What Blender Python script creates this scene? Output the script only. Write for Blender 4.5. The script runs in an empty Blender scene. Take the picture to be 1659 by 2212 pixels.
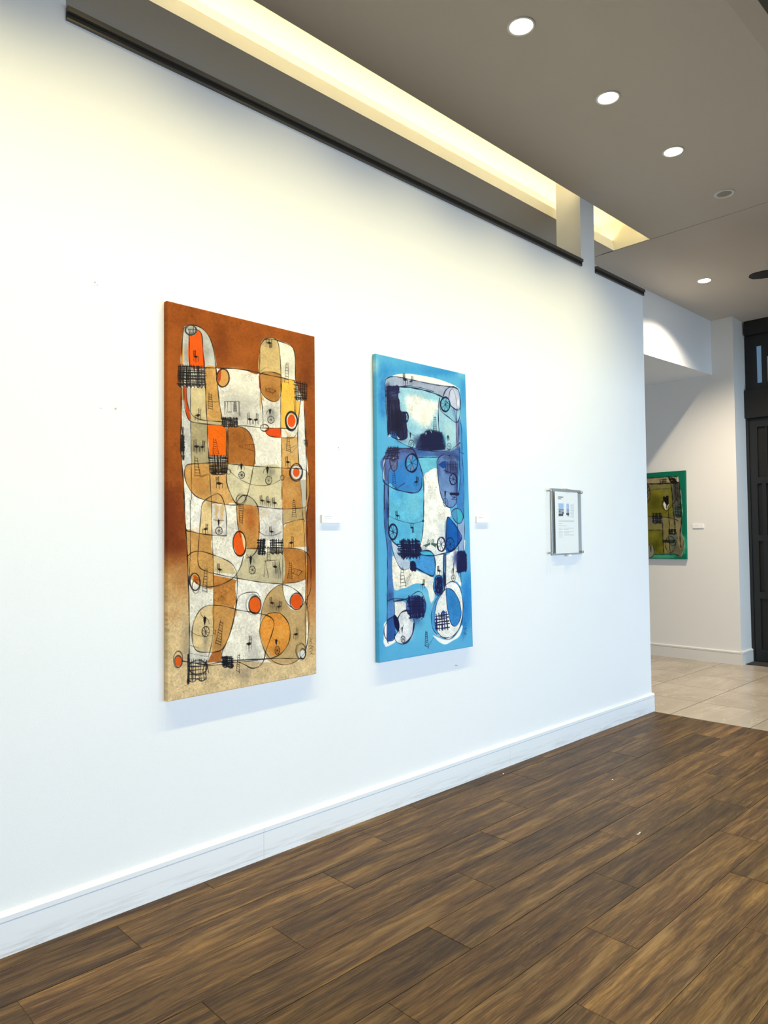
import bpy, bmesh, math, random
import numpy as np
from mathutils import Vector, Matrix
random.seed(7)

# ------------------------------------------------------------------ camera, sky, light, exposure
SC = bpy.context.scene
COL = SC.collection
W_PX = 1659.0
FOCAL, YAW, PITCH, ROLL = 1559.74, 0.767593, 0.0351957, -0.00985269
CAM_Y, CAM_Z = -2.98755, 1.55
cam_d = bpy.data.cameras.new('camera')
cam_d.sensor_fit = 'HORIZONTAL'
cam_d.sensor_width = 36.0
cam_d.lens = FOCAL / W_PX * 36.0
cam_d.clip_start = 0.02
cam = bpy.data.objects.new('camera', cam_d)
COL.objects.link(cam)
fw = Vector((math.sin(YAW) * math.cos(PITCH), math.cos(YAW) * math.cos(PITCH), math.sin(PITCH)))
r0 = Vector((math.cos(YAW), -math.sin(YAW), 0))
u0 = r0.cross(fw)
rr = r0 * math.cos(ROLL) + u0 * math.sin(ROLL)
uu = -r0 * math.sin(ROLL) + u0 * math.cos(ROLL)
cam.matrix_world = Matrix(((rr.x, uu.x, -fw.x, 0), (rr.y, uu.y, -fw.y, CAM_Y), (rr.z, uu.z, -fw.z, CAM_Z), (0, 0, 0, 1)))
SC.camera = cam

world = bpy.data.worlds.new('sky')
SC.world = world
world.use_nodes = True
world.node_tree.nodes['Background'].inputs[0].default_value = (0.62, 0.78, 1.0, 1)
world.node_tree.nodes['Background'].inputs[1].default_value = 1.0

SC.view_settings.view_transform = 'Standard'
SC.view_settings.look = 'None'
SC.view_settings.gamma = 1.0
SC.view_settings.use_curve_mapping = False
SC.view_settings.exposure = 0.0
DAY_W = 150.0         # daylight through each window of the front wall
SPOT_W = 138.0        # each downlight
COVE_E = 12.5         # LED strip in the ceiling recess

def area(name, loc, rot, sx, sy, power, color):
    l = bpy.data.lights.new(name, 'AREA')
    l.shape = 'RECTANGLE'; l.size = sx; l.size_y = sy
    l.energy = power; l.color = color
    o = bpy.data.objects.new(name, l)
    o.location = loc; o.rotation_euler = rot
    COL.objects.link(o)
    return o
ROOM_Y = -6.4
WINDOWS = [(-1.2, 1.6), (2.0, 4.8), (5.4, 9.0)]
for (a, b), k, c in zip(WINDOWS, (1.0, 1.0, 1.35), ((0.71, 0.85, 1.0), (0.71, 0.85, 1.0), (0.50, 0.75, 1.0))):   # daylight just outside the front windows
    area('window_daylight', ((a + b) / 2, ROOM_Y - 0.32, 1.4), (math.radians(90), 0, 0), b - a - 0.1, 2.2, DAY_W * k, c)

# ------------------------------------------------------------------ helpers
def link(o, parent=None):
    COL.objects.link(o)
    if parent: o.parent = parent
    return o
def obj(name, bm, mat, parent=None, smooth=False):
    me = bpy.data.meshes.new(name)
    bmesh.ops.recalc_face_normals(bm, faces=bm.faces)
    bm.to_mesh(me); bm.free()
    if mat: me.materials.append(mat)
    if smooth:
        for p in me.polygons: p.use_smooth = True
    return link(bpy.data.objects.new(name, me), parent)
def struct(name, bm, mat, parent=None):
    o = obj(name, bm, mat, parent)
    if not parent: o['kind'] = 'structure'
    return o
def thing(name, label, cat, loc=(0, 0, 0), group=None):
    o = bpy.data.objects.new(name, None)
    o.empty_display_size = 0.05
    o.location = loc
    COL.objects.link(o)
    return tag(o, label, cat, group)
def tag(o, label, cat, group=None):
    o['label'] = label; o['category'] = cat
    if group: o['group'] = group
    return o
def box(bm, x0, x1, y0, y1, z0, z1, bevel=0.0):
    vs = [bm.verts.new((x, y, z)) for x in (x0, x1) for y in (y0, y1) for z in (z0, z1)]
    fs = [bm.faces.new([vs[i] for i in f]) for f in ((0, 1, 3, 2), (4, 6, 7, 5), (0, 4, 5, 1), (2, 3, 7, 6), (0, 2, 6, 4), (1, 5, 7, 3))]
    if bevel:
        es = set(e for f in fs for e in f.edges)
        bmesh.ops.bevel(bm, geom=list(es), offset=bevel, segments=2, profile=0.6, affect='EDGES', clamp_overlap=True)
    return bm
def B(*a, **k): return box(bmesh.new(), *a, **k)
def prism(bm, pts, axis, a, b):
    """closed 2-D outline extruded along an axis; pts are the other two coordinates in order"""
    def mk(p, t): return (t, p[0], p[1]) if axis == 0 else (p[0], t, p[1]) if axis == 1 else (p[0], p[1], t)
    v0 = [bm.verts.new(mk(p, a)) for p in pts]; v1 = [bm.verts.new(mk(p, b)) for p in pts]
    n = len(pts)
    bm.faces.new(v0); bm.faces.new(v1[::-1])
    for i in range(n): bm.faces.new((v0[i], v0[(i + 1) % n], v1[(i + 1) % n], v1[i]))
    return bm
def lathe(bm, prof, n=32, cx=0, cy=0, close=True):
    rings = []
    for r, z in prof:
        if r < 1e-6: rings.append([bm.verts.new((cx, cy, z))])
        else: rings.append([bm.verts.new((cx + r * math.cos(2 * math.pi * i / n), cy + r * math.sin(2 * math.pi * i / n), z)) for i in range(n)])
    for a, b in zip(rings, rings[1:]):
        for i in range(n):
            j = (i + 1) % n
            if len(a) == 1: bm.faces.new((a[0], b[j], b[i]))
            elif len(b) == 1: bm.faces.new((a[i], a[j], b[0]))
            else: bm.faces.new((a[i], a[j], b[j], b[i]))
    return bm
def srgb(r, g, b):
    f = lambda c: ((c / 255 + 0.055) / 1.055) ** 2.4 if c > 10 else c / 255 / 12.92
    return (f(r), f(g), f(b), 1)

class N:
    """tiny node-tree writer"""
    def __init__(s, name):
        s.m = bpy.data.materials.new(name); s.m.use_nodes = True
        s.t = s.m.node_tree; s.b = s.t.nodes['Principled BSDF']
    def n(s, kind, **kw):
        nd = s.t.nodes.new(kind)
        for k, v in kw.items():
            if k.startswith('_'): nd.inputs[k[1:].replace('_', ' ')].default_value = v
            else: setattr(nd, k, v)
        return nd
    def l(s, a, b): s.t.links.new(a, b)
    def ramp(s, fac, stops, interp='LINEAR'):
        r = s.n('ShaderNodeValToRGB'); r.color_ramp.interpolation = interp
        e = r.color_ramp.elements
        while len(e) < len(stops): e.new(0.5)
        for i, (p, c) in enumerate(stops):
            e[i].position = p; e[i].color = c if len(c) == 4 else (*c, 1)
        s.l(fac, r.inputs[0]); return r.outputs[0]
    def mix(s, fac, a, b, mode='MIX'):
        m = s.n('ShaderNodeMix', data_type='RGBA', blend_type=mode)
        for sock, v in ((m.inputs[0], fac), (m.inputs[6], a), (m.inputs[7], b)):
            if hasattr(v, 'links'): s.l(v, sock)
            else: sock.default_value = v
        return m.outputs[2]
    def math(s, op, a, b=0.0):
        m = s.n('ShaderNodeMath', operation=op)
        for i, v in enumerate((a, b)):
            if hasattr(v, 'links'): s.l(v, m.inputs[i])
            else: m.inputs[i].default_value = v
        return m.outputs[0]
    def noise(s, vec, scale, detail=3, rough=0.5, dist=0.0):
        t = s.n('ShaderNodeTexNoise', _Scale=scale, _Detail=detail, _Roughness=rough, _Distortion=dist)
        if vec is not None: s.l(vec, t.inputs['Vector'])
        return t.outputs['Fac']
    def mapping(s, vec, scale=(1, 1, 1), loc=None):
        m = s.n('ShaderNodeMapping'); m.inputs['Scale'].default_value = scale
        s.l(vec, m.inputs['Vector'])
        if loc is not None:
            if hasattr(loc, 'links'): s.l(loc, m.inputs['Location'])
            else: m.inputs['Location'].default_value = loc
        return m.outputs[0]
    def coord(s, kind='Object'): return s.n('ShaderNodeTexCoord').outputs[kind]
    def rnd(s): return s.n('ShaderNodeObjectInfo').outputs['Random']
    def bump(s, h, strength, dist=0.01):
        b = s.n('ShaderNodeBump', _Strength=strength, _Distance=dist); s.l(h, b.inputs['Height'])
        s.l(b.outputs[0], s.b.inputs['Normal'])
    def set(s, col=None, rough=None, **kw):
        if col is not None:
            if hasattr(col, 'links'): s.l(col, s.b.inputs['Base Color'])
            else: s.b.inputs['Base Color'].default_value = col if len(col) == 4 else (*col, 1)
        if rough is not None:
            if hasattr(rough, 'links'): s.l(rough, s.b.inputs['Roughness'])
            else: s.b.inputs['Roughness'].default_value = rough
        for k, v in kw.items(): s.b.inputs[k.replace('_', ' ')].default_value = v
        return s.m

# ------------------------------------------------------------------ materials
def mat_paint(name, col, rough=0.6, grain=0.25):
    s = N(name); c = s.coord()
    n1 = s.noise(c, 260, 2); n2 = s.noise(c, 1.3, 3)
    col2 = tuple(v * 0.965 for v in col[:3]) + (1,)
    s.bump(n1, grain, 0.002)
    return s.set(s.mix(n2, col, col2), rough)
M_WALL = mat_paint('wall_paint', (0.86, 0.86, 0.855, 1))
M_FAR = mat_paint('far_wall_paint', (0.80, 0.785, 0.75, 1))
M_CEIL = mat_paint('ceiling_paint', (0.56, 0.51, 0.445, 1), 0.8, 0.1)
M_COVE = mat_paint('cove_paint', (0.88, 0.85, 0.74, 1), 0.7, 0.1)
M_UPPER = mat_paint('bulkhead_paint', (0.78, 0.79, 0.80, 1))
def mat_skirting():
    s = N('baseboard_paint'); c = s.coord()
    z = s.n('ShaderNodeSeparateXYZ'); s.l(c, z.inputs[0])
    scuff = s.noise(s.mapping(c, (1.6, 1.6, 26)), 2.2, 6, 0.7)
    low = s.ramp(z.outputs['Z'], [(0.0, (1, 1, 1)), (0.03, (0.9,) * 3), (0.085, (0, 0, 0))])
    dirt = s.math('MULTIPLY', s.ramp(scuff, [(0.46, (0, 0, 0)), (0.68, (1, 1, 1))]), low)
    chip = s.ramp(s.noise(s.mapping(c, (60, 60, 300)), 1.0, 2), [(0.66, (0, 0, 0)), (0.7, (1, 1, 1))])
    edge = s.ramp(z.outputs['Z'], [(0.0, (1, 1, 1)), (0.010, (1, 1, 1)), (0.012, (0, 0, 0))])
    c1 = s.mix(s.math('MULTIPLY', dirt, 0.55), (0.82, 0.83, 0.84, 1), (0.42, 0.40, 0.38, 1))
    c2 = s.mix(s.math('MULTIPLY', s.math('MULTIPLY', chip, edge), 0.7), c1, (0.22, 0.17, 0.12, 1))
    return s.set(c2, 0.38)
M_BASE = mat_skirting()
def mat_wood():
    s = N('wood_look_plank'); c = s.coord(); r = s.rnd()
    off = s.n('ShaderNodeCombineXYZ')
    s.l(s.math('MULTIPLY', r, 83.0), off.inputs[0]); s.l(s.math('MULTIPLY', r, 47.0), off.inputs[1]); s.l(s.math('MULTIPLY', r, 19.0), off.inputs[2])
    base = s.mapping(c, (1, 1, 1), off.outputs[0])
    wob = s.n('ShaderNodeTexNoise', _Scale=2.0, _Detail=3.0); s.l(base, wob.inputs['Vector'])
    warp = s.n('ShaderNodeVectorMath', operation='MULTIPLY_ADD'); s.l(wob.outputs['Color'], warp.inputs[0])
    warp.inputs[1].default_value = (0.0, 0.055, 0.0); s.l(base, warp.inputs[2])
    wv = warp.outputs[0]
    # cathedral figure: bands across the plank, strongly stretched along it
    fig = s.noise(s.mapping(wv, (0.55, 4.2, 1)), 2.2, 2, 0.5, 0.4)
    rings = s.math('FRACT', s.math('MULTIPLY', fig, 22.0))
    rings = s.ramp(rings, [(0.0, (0.0,) * 3), (0.18, (0.85,) * 3), (0.75, (0.7,) * 3), (1.0, (0.0,) * 3)])
    fine = s.noise(s.mapping(wv, (5.0, 150, 1)), 1.5, 6, 0.7)
    pore = s.noise(s.mapping(wv, (14.0, 330, 1)), 1.2, 3, 0.7)
    mid = s.noise(s.mapping(wv, (1.0, 14, 1)), 1.5, 6, 0.68)
    patch = s.noise(s.mapping(base, (1.0, 3.4, 1)), 1.5, 5, 0.6)
    tone = s.ramp(mid, [(0.36, srgb(88, 66, 46)), (0.46, srgb(116, 92, 64)), (0.55, srgb(146, 118, 80)), (0.66, srgb(184, 152, 106))])
    tone = s.mix(s.math('MULTIPLY', s.ramp(patch, [(0.50, (0, 0, 0)), (0.66, (1, 1, 1))]), 0.60), tone, srgb(72, 58, 45))
    tone = s.mix(s.math('MULTIPLY', s.ramp(patch, [(0.28, (1, 1, 1)), (0.44, (0, 0, 0))]), 0.40), tone, srgb(124, 88, 64))
    figmask = s.ramp(s.noise(s.mapping(base, (1.4, 2.2, 1)), 1.1, 2), [(0.46, (0, 0, 0)), (0.58, (1, 1, 1))])
    tone = s.mix(s.math('MULTIPLY', s.math('MULTIPLY', figmask, s.math('SUBTRACT', 1.0, rings)), 0.50), tone, srgb(68, 51, 38))
    tone = s.mix(s.math('MULTIPLY', s.ramp(fine, [(0.5, (0, 0, 0)), (0.66, (1, 1, 1))]), 0.50), tone, srgb(60, 45, 34))
    tone = s.mix(s.math('MULTIPLY', s.ramp(fine, [(0.34, (1, 1, 1)), (0.46, (0, 0, 0))]), 0.46), tone, srgb(196, 166, 124))
    tone = s.mix(s.math('MULTIPLY', s.ramp(pore, [(0.56, (0, 0, 0)), (0.66, (1, 1, 1))]), 0.34), tone, srgb(48, 36, 28))
    # light sapwood streaks and the odd knot
    sap = s.ramp(s.noise(s.mapping(wv, (0.8, 7.5, 1)), 1.7, 4), [(0.62, (0, 0, 0)), (0.72, (1, 1, 1))])
    tone = s.mix(s.math('MULTIPLY', sap, 0.5), tone, srgb(190, 162, 122))
    vor = s.n('ShaderNodeTexVoronoi', _Scale=1.0, _Randomness=1.0); s.l(s.mapping(wv, (1.3, 3.4, 1)), vor.inputs['Vector'])
    knot = s.ramp(vor.outputs['Distance'], [(0.02, (1, 1, 1)), (0.075, (0, 0, 0))])
    tone = s.mix(s.math('MULTIPLY', knot, 0.6), tone, srgb(54, 40, 30))
    hsv = s.n('ShaderNodeHueSaturation'); s.l(tone, hsv.inputs['Color'])
    s.l(s.math('ADD', s.math('MULTIPLY', s.math('FRACT', s.math('MULTIPLY', r, 7.31)), 0.30), 0.31), hsv.inputs['Value'])
    hsv.inputs['Saturation'].default_value = 1.14; hsv.inputs['Hue'].default_value = 0.492
    rough = s.math('ADD', s.math('MULTIPLY', fine, 0.2), 0.36)
    s.bump(fine, 0.18, 0.003)
    return s.set(hsv.outputs[0], rough, Specular_IOR_Level=0.2)
M_WOOD = mat_wood()
def mat_tile():
    s = N('stone_tile'); c = s.coord(); r = s.rnd()
    off = s.n('ShaderNodeCombineXYZ')
    s.l(s.math('MULTIPLY', r, 61.0), off.inputs[0]); s.l(s.math('MULTIPLY', r, 37.0), off.inputs[1])
    b = s.mapping(c, (1, 1, 1), off.outputs[0])
    cl = s.noise(s.mapping(b, (1.0, 2.4, 1)), 1.3, 4, 0.55, 0.3)
    tone = s.ramp(cl, [(0.3, srgb(156, 144, 129)), (0.55, srgb(174, 163, 149)), (0.8, srgb(190, 180, 166))])
    v = s.math('ABSOLUTE', s.math('SUBTRACT', s.noise(s.mapping(b, (0.5, 1.6, 1)), 1.5, 5, 0.62, 0.8), 0.5))
    vein = s.ramp(v, [(0.0, (1, 1, 1)), (0.004, (0.35,) * 3), (0.012, (0, 0, 0))])
    tone = s.mix(s.math('MULTIPLY', vein, 0.45), tone, srgb(216, 204, 188))
    tone = s.mix(s.math('MULTIPLY', s.noise(b, 120, 3), 0.14), tone, srgb(120, 104, 88))
    return s.set(tone, 0.26, Specular_IOR_Level=0.5)
M_TILE = mat_tile()
def flat(name, col, rough=0.5, metal=0.0, grain=60, amt=0.08, **kw):
    s = N(name); n = s.noise(s.coord(), grain, 3)
    c2 = tuple(v * (1 - amt) for v in col[:3]) + (1,)
    return s.set(s.mix(n, (*col[:3], 1), c2), rough, Metallic=metal, **kw)
M_GROUT = flat('grout', srgb(104, 86, 68), 0.9)
M_BRONZE = flat('dark_bronze_rail', srgb(96, 90, 80), 0.42, 0.5)
M_BEAM = flat('dark_beam', srgb(70, 68, 60), 0.7)
M_BLACK = flat('rail_black_groove', srgb(22, 22, 21), 0.6)
M_DOOR = flat('dark_door_stain', srgb(17, 20, 22), 0.5, 0, 24, 0.25)
M_DOORP = flat('dark_door_panel', srgb(9, 9, 10), 0.5, 0, 24, 0.25)
M_WHITE = flat('white_card', (0.93, 0.93, 0.92), 0.55)
M_TRIMW = flat('white_fitting', (0.80, 0.79, 0.76), 0.4)
M_INK = flat('print_ink', srgb(70, 72, 84), 0.7)
M_INKL = flat('print_ink_light', srgb(176, 178, 186), 0.7)
M_WOODBAR = flat('stretcher_pine', srgb(196, 168, 124), 0.7)
M_MAT = flat('dark_mat', srgb(44, 42, 40), 0.9, 0, 220, 0.4)
M_STEEL = flat('brushed_steel', srgb(190, 190, 190), 0.3, 0.9)
M_MIRROR = flat('bright_reflector', srgb(230, 220, 200), 0.2, 0.8)
def mat_emit(name, col, power):
    s = N(name); s.set(tuple(0.5 * v for v in col), 0.4)
    s.b.inputs['Emission Color'].default_value = (*col, 1); s.b.inputs['Emission Strength'].default_value = power
    return s.m
M_LED = mat_emit('led_strip', (1.0, 0.82, 0.44), COVE_E)
M_LED2 = mat_emit('led_strip_rear', (1.0, 0.86, 0.50), COVE_E * 2.6)
M_LAMP = mat_emit('lamp_lens', (1.0, 0.90, 0.68), 14.0)
def mat_glass(name, col, rough=0.02):
    s = N(name); s.set(col, rough, Transmission_Weight=1.0, IOR=1.49); return s.m
def mat_clear(name):
    s = N(name); out = s.t.nodes['Material Output']
    tr = s.n('ShaderNodeBsdfTransparent'); tr.inputs[0].default_value = (0.99, 0.995, 0.995, 1)
    gl = s.n('ShaderNodeBsdfGlossy', _Roughness=0.03)
    mx = s.n('ShaderNodeMixShader'); mx.inputs[0].default_value = 0.05; s.l(tr.outputs[0], mx.inputs[1]); s.l(gl.outputs[0], mx.inputs[2])
    s.l(mx.outputs[0], out.inputs['Surface']); return s.m
M_ACRYL = mat_clear('clear_acrylic')
M_PANE = mat_emit('daylit_pane', (0.15, 0.27, 0.42), 0.55)

# ------------------------------------------------------------------ setting: walls, ceiling, floor
X0, XE, ZR, ZC = -3.0, 6.135, 3.70, 4.258          # room start, end of gallery wall, wall top, ceiling
TW = 0.22                                           # wall thickness
PX0, PX1 = 5.096, 5.306                             # pier
XO = 1.087                                          # start of the opening over the wall
XS = 6.311                                          # ceiling seam
XF, YC = 9.0, 0.275                                 # far wall plane and its outer corner
XD = 9.33                                           # dark door plane
SLOPE = 0.034
def zf(x): return ZC - SLOPE * max(0.0, x - XS)

bm = bmesh.new()
prism(bm, [(X0, 0), (XE, 0), (XE, ZR), (PX1, ZR), (PX1, 4.52), (PX0, 4.52), (PX0, ZR), (XO, ZR), (XO, ZC + 0.26), (X0, ZC + 0.26)], 1, 0, TW)
wall = struct('wall_left', bm, M_WALL)
# small marks on the gallery wall
def disc_bm(x, z, r, n=10, y=-0.0008):
    bm = bmesh.new(); rng = random.Random(int(x * 1000 + z * 77))
    c = [bm.verts.new((x + r * rng.uniform(0.6, 1.2) * math.cos(t), y, z + r * rng.uniform(0.6, 1.2) * math.sin(t))) for t in [2 * math.pi * i / n for i in range(n)]]
    k = [bm.verts.new((v.co.x, 0.0005, v.co.z)) for v in c]
    bm.faces.new(c)
    for i in range(n): bm.faces.new((c[i], k[i], k[(i + 1) % n], c[(i + 1) % n]))
    return bm
M_MARK = flat('wall_mark', (0.50, 0.49, 0.47), 0.8)
for x, z, r in ((1.212, 2.631, 0.0045), (1.222, 2.622, 0.003), (1.303, 2.108, 0.005), (1.239, 2.103, 0.0025), (2.543, 2.041, 0.004), (2.552, 2.03, 0.0025)):
    obj('nail_mark', disc_bm(x, z, r), M_MARK, wall)
bm = bmesh.new()
lathe(bm, [(0, 0.012), (0.004, 0.011), (0.0045, 0.008), (0.002, 0.007), (0.002, 0)], 12)
for v in bm.verts: v.co = Vector((3.5 + v.co.x, -v.co.z, 0.741 + v.co.y))
obj('screw_head', bm, M_STEEL, wall)

# far wall (with the return beside the door), bulkhead, space behind the gallery wall
bm = bmesh.new()
prism(bm, [(XF, YC), (XD + 0.25, YC), (XD + 0.25, YC + 0.3), (XF + 0.3, YC + 0.3), (XF + 0.3, 4.0), (XF, 4.0)], 2, 0, 4.3)
struct('wall_far', bm, M_FAR)
bm = bmesh.new()
prism(bm, [(0.0, 0.695), (6.3, 0.665), (XF - 0.001, 0.53), (XF - 0.001, 4.0), (0.0, 4.0)], 2, 3.5, 4.3)
struct('ceiling_bulkhead', bm, M_UPPER)
struct('wall_rear', B(X0 - 0.2, X0, ROOM_Y - 0.2, 4.2, 0, 4.8), M_WALL)
struct('wall_behind', B(X0, XF + 0.3, 4.0, 4.2, 0, 4.4), M_FAR)
bm = bmesh.new()      # front wall with three window openings
zs0, zs1 = 0.2, 2.6
xs = [X0] + [v for w in WINDOWS for v in w] + [XD + 0.3]
for a, b in zip(xs[0::2], xs[1::2]): box(bm, a, b, ROOM_Y - 0.2, ROOM_Y, 0, 4.8)
for a, b in WINDOWS:
    box(bm, a, b, ROOM_Y - 0.2, ROOM_Y, 0, zs0); box(bm, a, b, ROOM_Y - 0.2, ROOM_Y, zs1, 4.8)
struct('wall_front', bm, M_WALL)
for k, (a, b) in enumerate(WINDOWS):
    bm = bmesh.new(); y0, y1 = ROOM_Y - 0.14, ROOM_Y - 0.06
    box(bm, a, a + 0.06, y0, y1, zs0, zs1); box(bm, b - 0.06, b, y0, y1, zs0, zs1)
    box(bm, a + 0.06, b - 0.06, y0, y1, zs0, zs0 + 0.06); box(bm, a + 0.06, b - 0.06, y0, y1, zs1 - 0.06, zs1)
    box(bm, (a + b) / 2 - 0.03, (a + b) / 2 + 0.03, y0, y1, zs0 + 0.06, zs1 - 0.06)
    o = struct('window_%d' % (k + 1), bm, M_DOOR)
struct('daylight_baffle', B(X0, XD + 0.1, ROOM_Y, -3.15, 2.64, 2.74), M_CEIL)      # added unseen slab behind the viewer, shades the upper wall from window daylight
struct('wall_right', B(XD + 0.1, XD + 0.3, ROOM_Y, YC, 0, 4.8), M_WALL)

# ceilings: gallery slab with light recess, tray beyond it, sloped far ceiling
bm = bmesh.new()
TY, TB = -1.64, -1.7475
prism(bm, [(0.0, ZC), (TY, ZC), (TB, ZC + 0.014), (TB, 4.62), (0.0, 4.62)], 0, X0, XS - 0.004)   # strip over the gallery wall, edge eased
box(bm, X0, XS - 0.004, 0.357, 0.375, ZC, 4.345)                 # upstand lip of the recess
box(bm, X0, XS - 0.004, 0.375, 0.75, ZC, 4.275)
box(bm, X0, XS - 0.004, ROOM_Y, -2.6, ZC, 4.62)
ceil = struct('ceiling', bm, M_CEIL)
bm = bmesh.new()
box(bm, -0.2, XS - 0.004, 0.0, 0.62, 4.52, 4.6)                  # recess top
box(bm, -0.2, XS - 0.004, 0.50, 0.62, 4.275, 4.52)               # recess back
box(bm, XS - 0.012, XS - 0.004, 0.0, 0.5, ZC, 4.52)              # recess end
box(bm, -0.2, -0.1, 0.0, 0.5, ZC, 4.52)
box(bm, -0.1, XS - 0.012, 0.3565, 0.357, ZC, 4.345)              # painted face of the lip
box(bm, -0.1, XS - 0.012, 0.0, 0.0005, ZC + 0.001, 4.52)
obj('light_recess', bm, M_COVE, ceil)
bm = bmesh.new()
xa, xb = XS + 0.004, XD + 0.3
prism(bm, [(xa, zf(xa)), (xb, zf(xb)), (xb, 4.62), (xa, 4.62)], 1, ROOM_Y, 4.0)
struct('ceiling.001', bm, M_CEIL)
struct('trim_1', B(XS - 0.004, XS + 0.004, ROOM_Y, 0.75, ZC + 0.02, 4.62), M_BLACK)

struct('trim_4', B(X0, XS - 0.004, -2.6, TB - 0.0005, ZC + 0.005, 4.5, 0.004), M_BEAM)     # dark beam across the ceiling
# top rail of the gallery wall (two lengths, interrupted by the pier)
def rail(name, a, b):
    bm = bmesh.new(); box(bm, a, b, -0.022, 0.10, 3.725, 3.748, 0.002); o = struct(name, bm, M_BRONZE)
    obj('groove', B(a, b, -0.010, 0.09, 3.700, 3.725), M_BLACK, o)
    obj('lip', B(a, b - 0.004, -0.014, 0.06, 3.694, 3.701), M_BRONZE, o)
rail('trim_2', XO, PX0)
rail('trim_3', PX1, XE + 0.012)

# baseboards: capped boards butted end to end
def base_profile(d=1.0): return [(0, 0), (-0.018, 0), (-0.018, 0.126), (-0.012, 0.1275), (-0.012, 0.131), (-0.0195, 0.1325), (-0.0195, 0.149), (-0.008, 0.158), (0, 0.158)]
def baseboard(name, joints, y):
    o = bpy.data.objects.new(name, None); COL.objects.link(o); o['kind'] = 'structure'
    for a, b in zip(joints, joints[1:]):
        bm = bmesh.new(); prism(bm, [(p[0] + y, p[1]) for p in base_profile()], 0, a, b - 0.0012)
        obj('board', bm, M_BASE, o)
    return o
bb = baseboard('baseboard_left', [X0, -0.62, 2.036, 4.028, XE + 0.019], 0.0)
bm = bmesh.new(); prism(bm, [(XE - p[0], p[1]) for p in base_profile()], 1, 0.0, TW); obj('board', bm, M_BASE, bb)
M_BASEF = mat_paint('far_baseboard_paint', (0.74, 0.72, 0.67, 1), 0.4, 0.05)
bf = bpy.data.objects.new('baseboard_far', None); COL.objects.link(bf); bf['kind'] = 'structure'
bm = bmesh.new(); prism(bm, [(XF + p[0], p[1]) for p in base_profile()], 1, YC, 4.0); obj('board', bm, M_BASEF, bf)
bm = bmesh.new(); prism(bm, [(YC + p[0], p[1]) for p in base_profile()], 0, XF - 0.0195, XD + 0.07); obj('board', bm, M_BASEF, bf)

# floor: wood-look planks, then square stone tiles beyond the end of the wall
floor = struct('floor', B(X0, XD + 0.3, ROOM_Y, 4.0, -0.08, -0.0025), M_GROUT)
PITCH, PLEN, G = 0.2213, 1.3215, 0.0011
def slab_mesh(name, lx, ly, mat, h=0.0125, bev=0.0007):
    bm = bmesh.new(); box(bm, -lx / 2, lx / 2, -ly / 2, ly / 2, -h, 0)
    top = [e for e in bm.edges if all(v.co.z > -1e-6 for v in e.verts)]
    bmesh.ops.bevel(bm, geom=top, offset=bev, segments=1, affect='EDGES')
    bmesh.ops.recalc_face_normals(bm, faces=bm.faces)
    me = bpy.data.meshes.new(name); bm.to_mesh(me); bm.free(); me.materials.append(mat)
    return me
cache = {}
def lay(name, x0, x1, y0, y1, mat, g, z=0.0):
    key = (name, round(x1 - x0, 4), round(y1 - y0, 4))
    if key not in cache: cache[key] = slab_mesh(name, x1 - x0 - 2 * g, y1 - y0 - 2 * g, mat)
    o = bpy.data.objects.new(name, cache[key]); o.location = ((x0 + x1) / 2, (y0 + y1) / 2, z)
    return link(o, floor)
rng = random.Random(5)
for r in range(16):
    y1 = 0.0 if r == 0 else -0.104 - PITCH * (r - 1)
    y0 = -0.104 - PITCH * r
    x = 1.709 - 0.4405 * (r % 3) - PLEN * 3
    while x < XE:
        a, b = max(x, -1.6), min(x + PLEN, XE - 0.002)
        if b - a > 0.02: lay('plank', a, b, y0, y1, M_WOOD, G, rng.uniform(-0.0004, 0.0004))
        x += PLEN
TX = [XE, 6.765, 7.410, 8.060, 8.705, 9.36]
TYS = [-3.425, -2.772, -2.119, -1.466, -0.815, -0.162, 0.485, 1.132, 1.779, 2.426, 3.073]
for xa_, xb_ in zip(TX, TX[1:]):
    for ya, yb in zip(TYS, TYS[1:]): lay('tile', xa_, xb_, ya, yb, M_TILE, 0.0034)
# ------------------------------------------------------------------ painted canvases
# Each picture is drawn in millimetres on its own canvas: F = brushed patch, S = ink or charcoal stroke.
def spline(p, closed):
    p = np.asarray(p, float); n = len(p)
    if n < 3: return p
    if closed: q = np.vstack([p[-1], p, p[0], p[1]])
    else: q = np.vstack([2 * p[0] - p[1], p, 2 * p[-1] - p[-2]])
    out = []
    for i in range(1, len(q) - 2):
        a, b, c, d = q[i - 1], q[i], q[i + 1], q[i + 2]
        k = max(3, min(14, int(np.hypot(*(c - b)) / 6)))
        t = np.linspace(0, 1, k, endpoint=False)[:, None]
        out.append(0.5 * (2 * b + (c - a) * t + (2 * a - 5 * b + 4 * c - d) * t ** 2 + (3 * b - a - 3 * c + d) * t ** 3))
    if not closed: out.append(p[-1:])
    return np.vstack(out)
def vnoise(rng, h, w, cell, aspect=1.0):
    gh, gw = int(h / (cell * aspect)) + 3, int(w / cell) + 3
    g = rng.random((gh, gw)).astype(np.float32)
    y = np.arange(h) / (cell * aspect); x = np.arange(w) / cell
    yi, xi = y.astype(int), x.astype(int)
    fy, fx = (y - yi)[:, None], (x - xi)[None, :]
    fy, fx = fy * fy * (3 - 2 * fy), fx * fx * (3 - 2 * fx)
    return (g[yi][:, xi] * (1 - fy) * (1 - fx) + g[yi + 1][:, xi] * fy * (1 - fx) + g[yi][:, xi + 1] * (1 - fy) * fx + g[yi + 1][:, xi + 1] * fy * fx)
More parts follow.
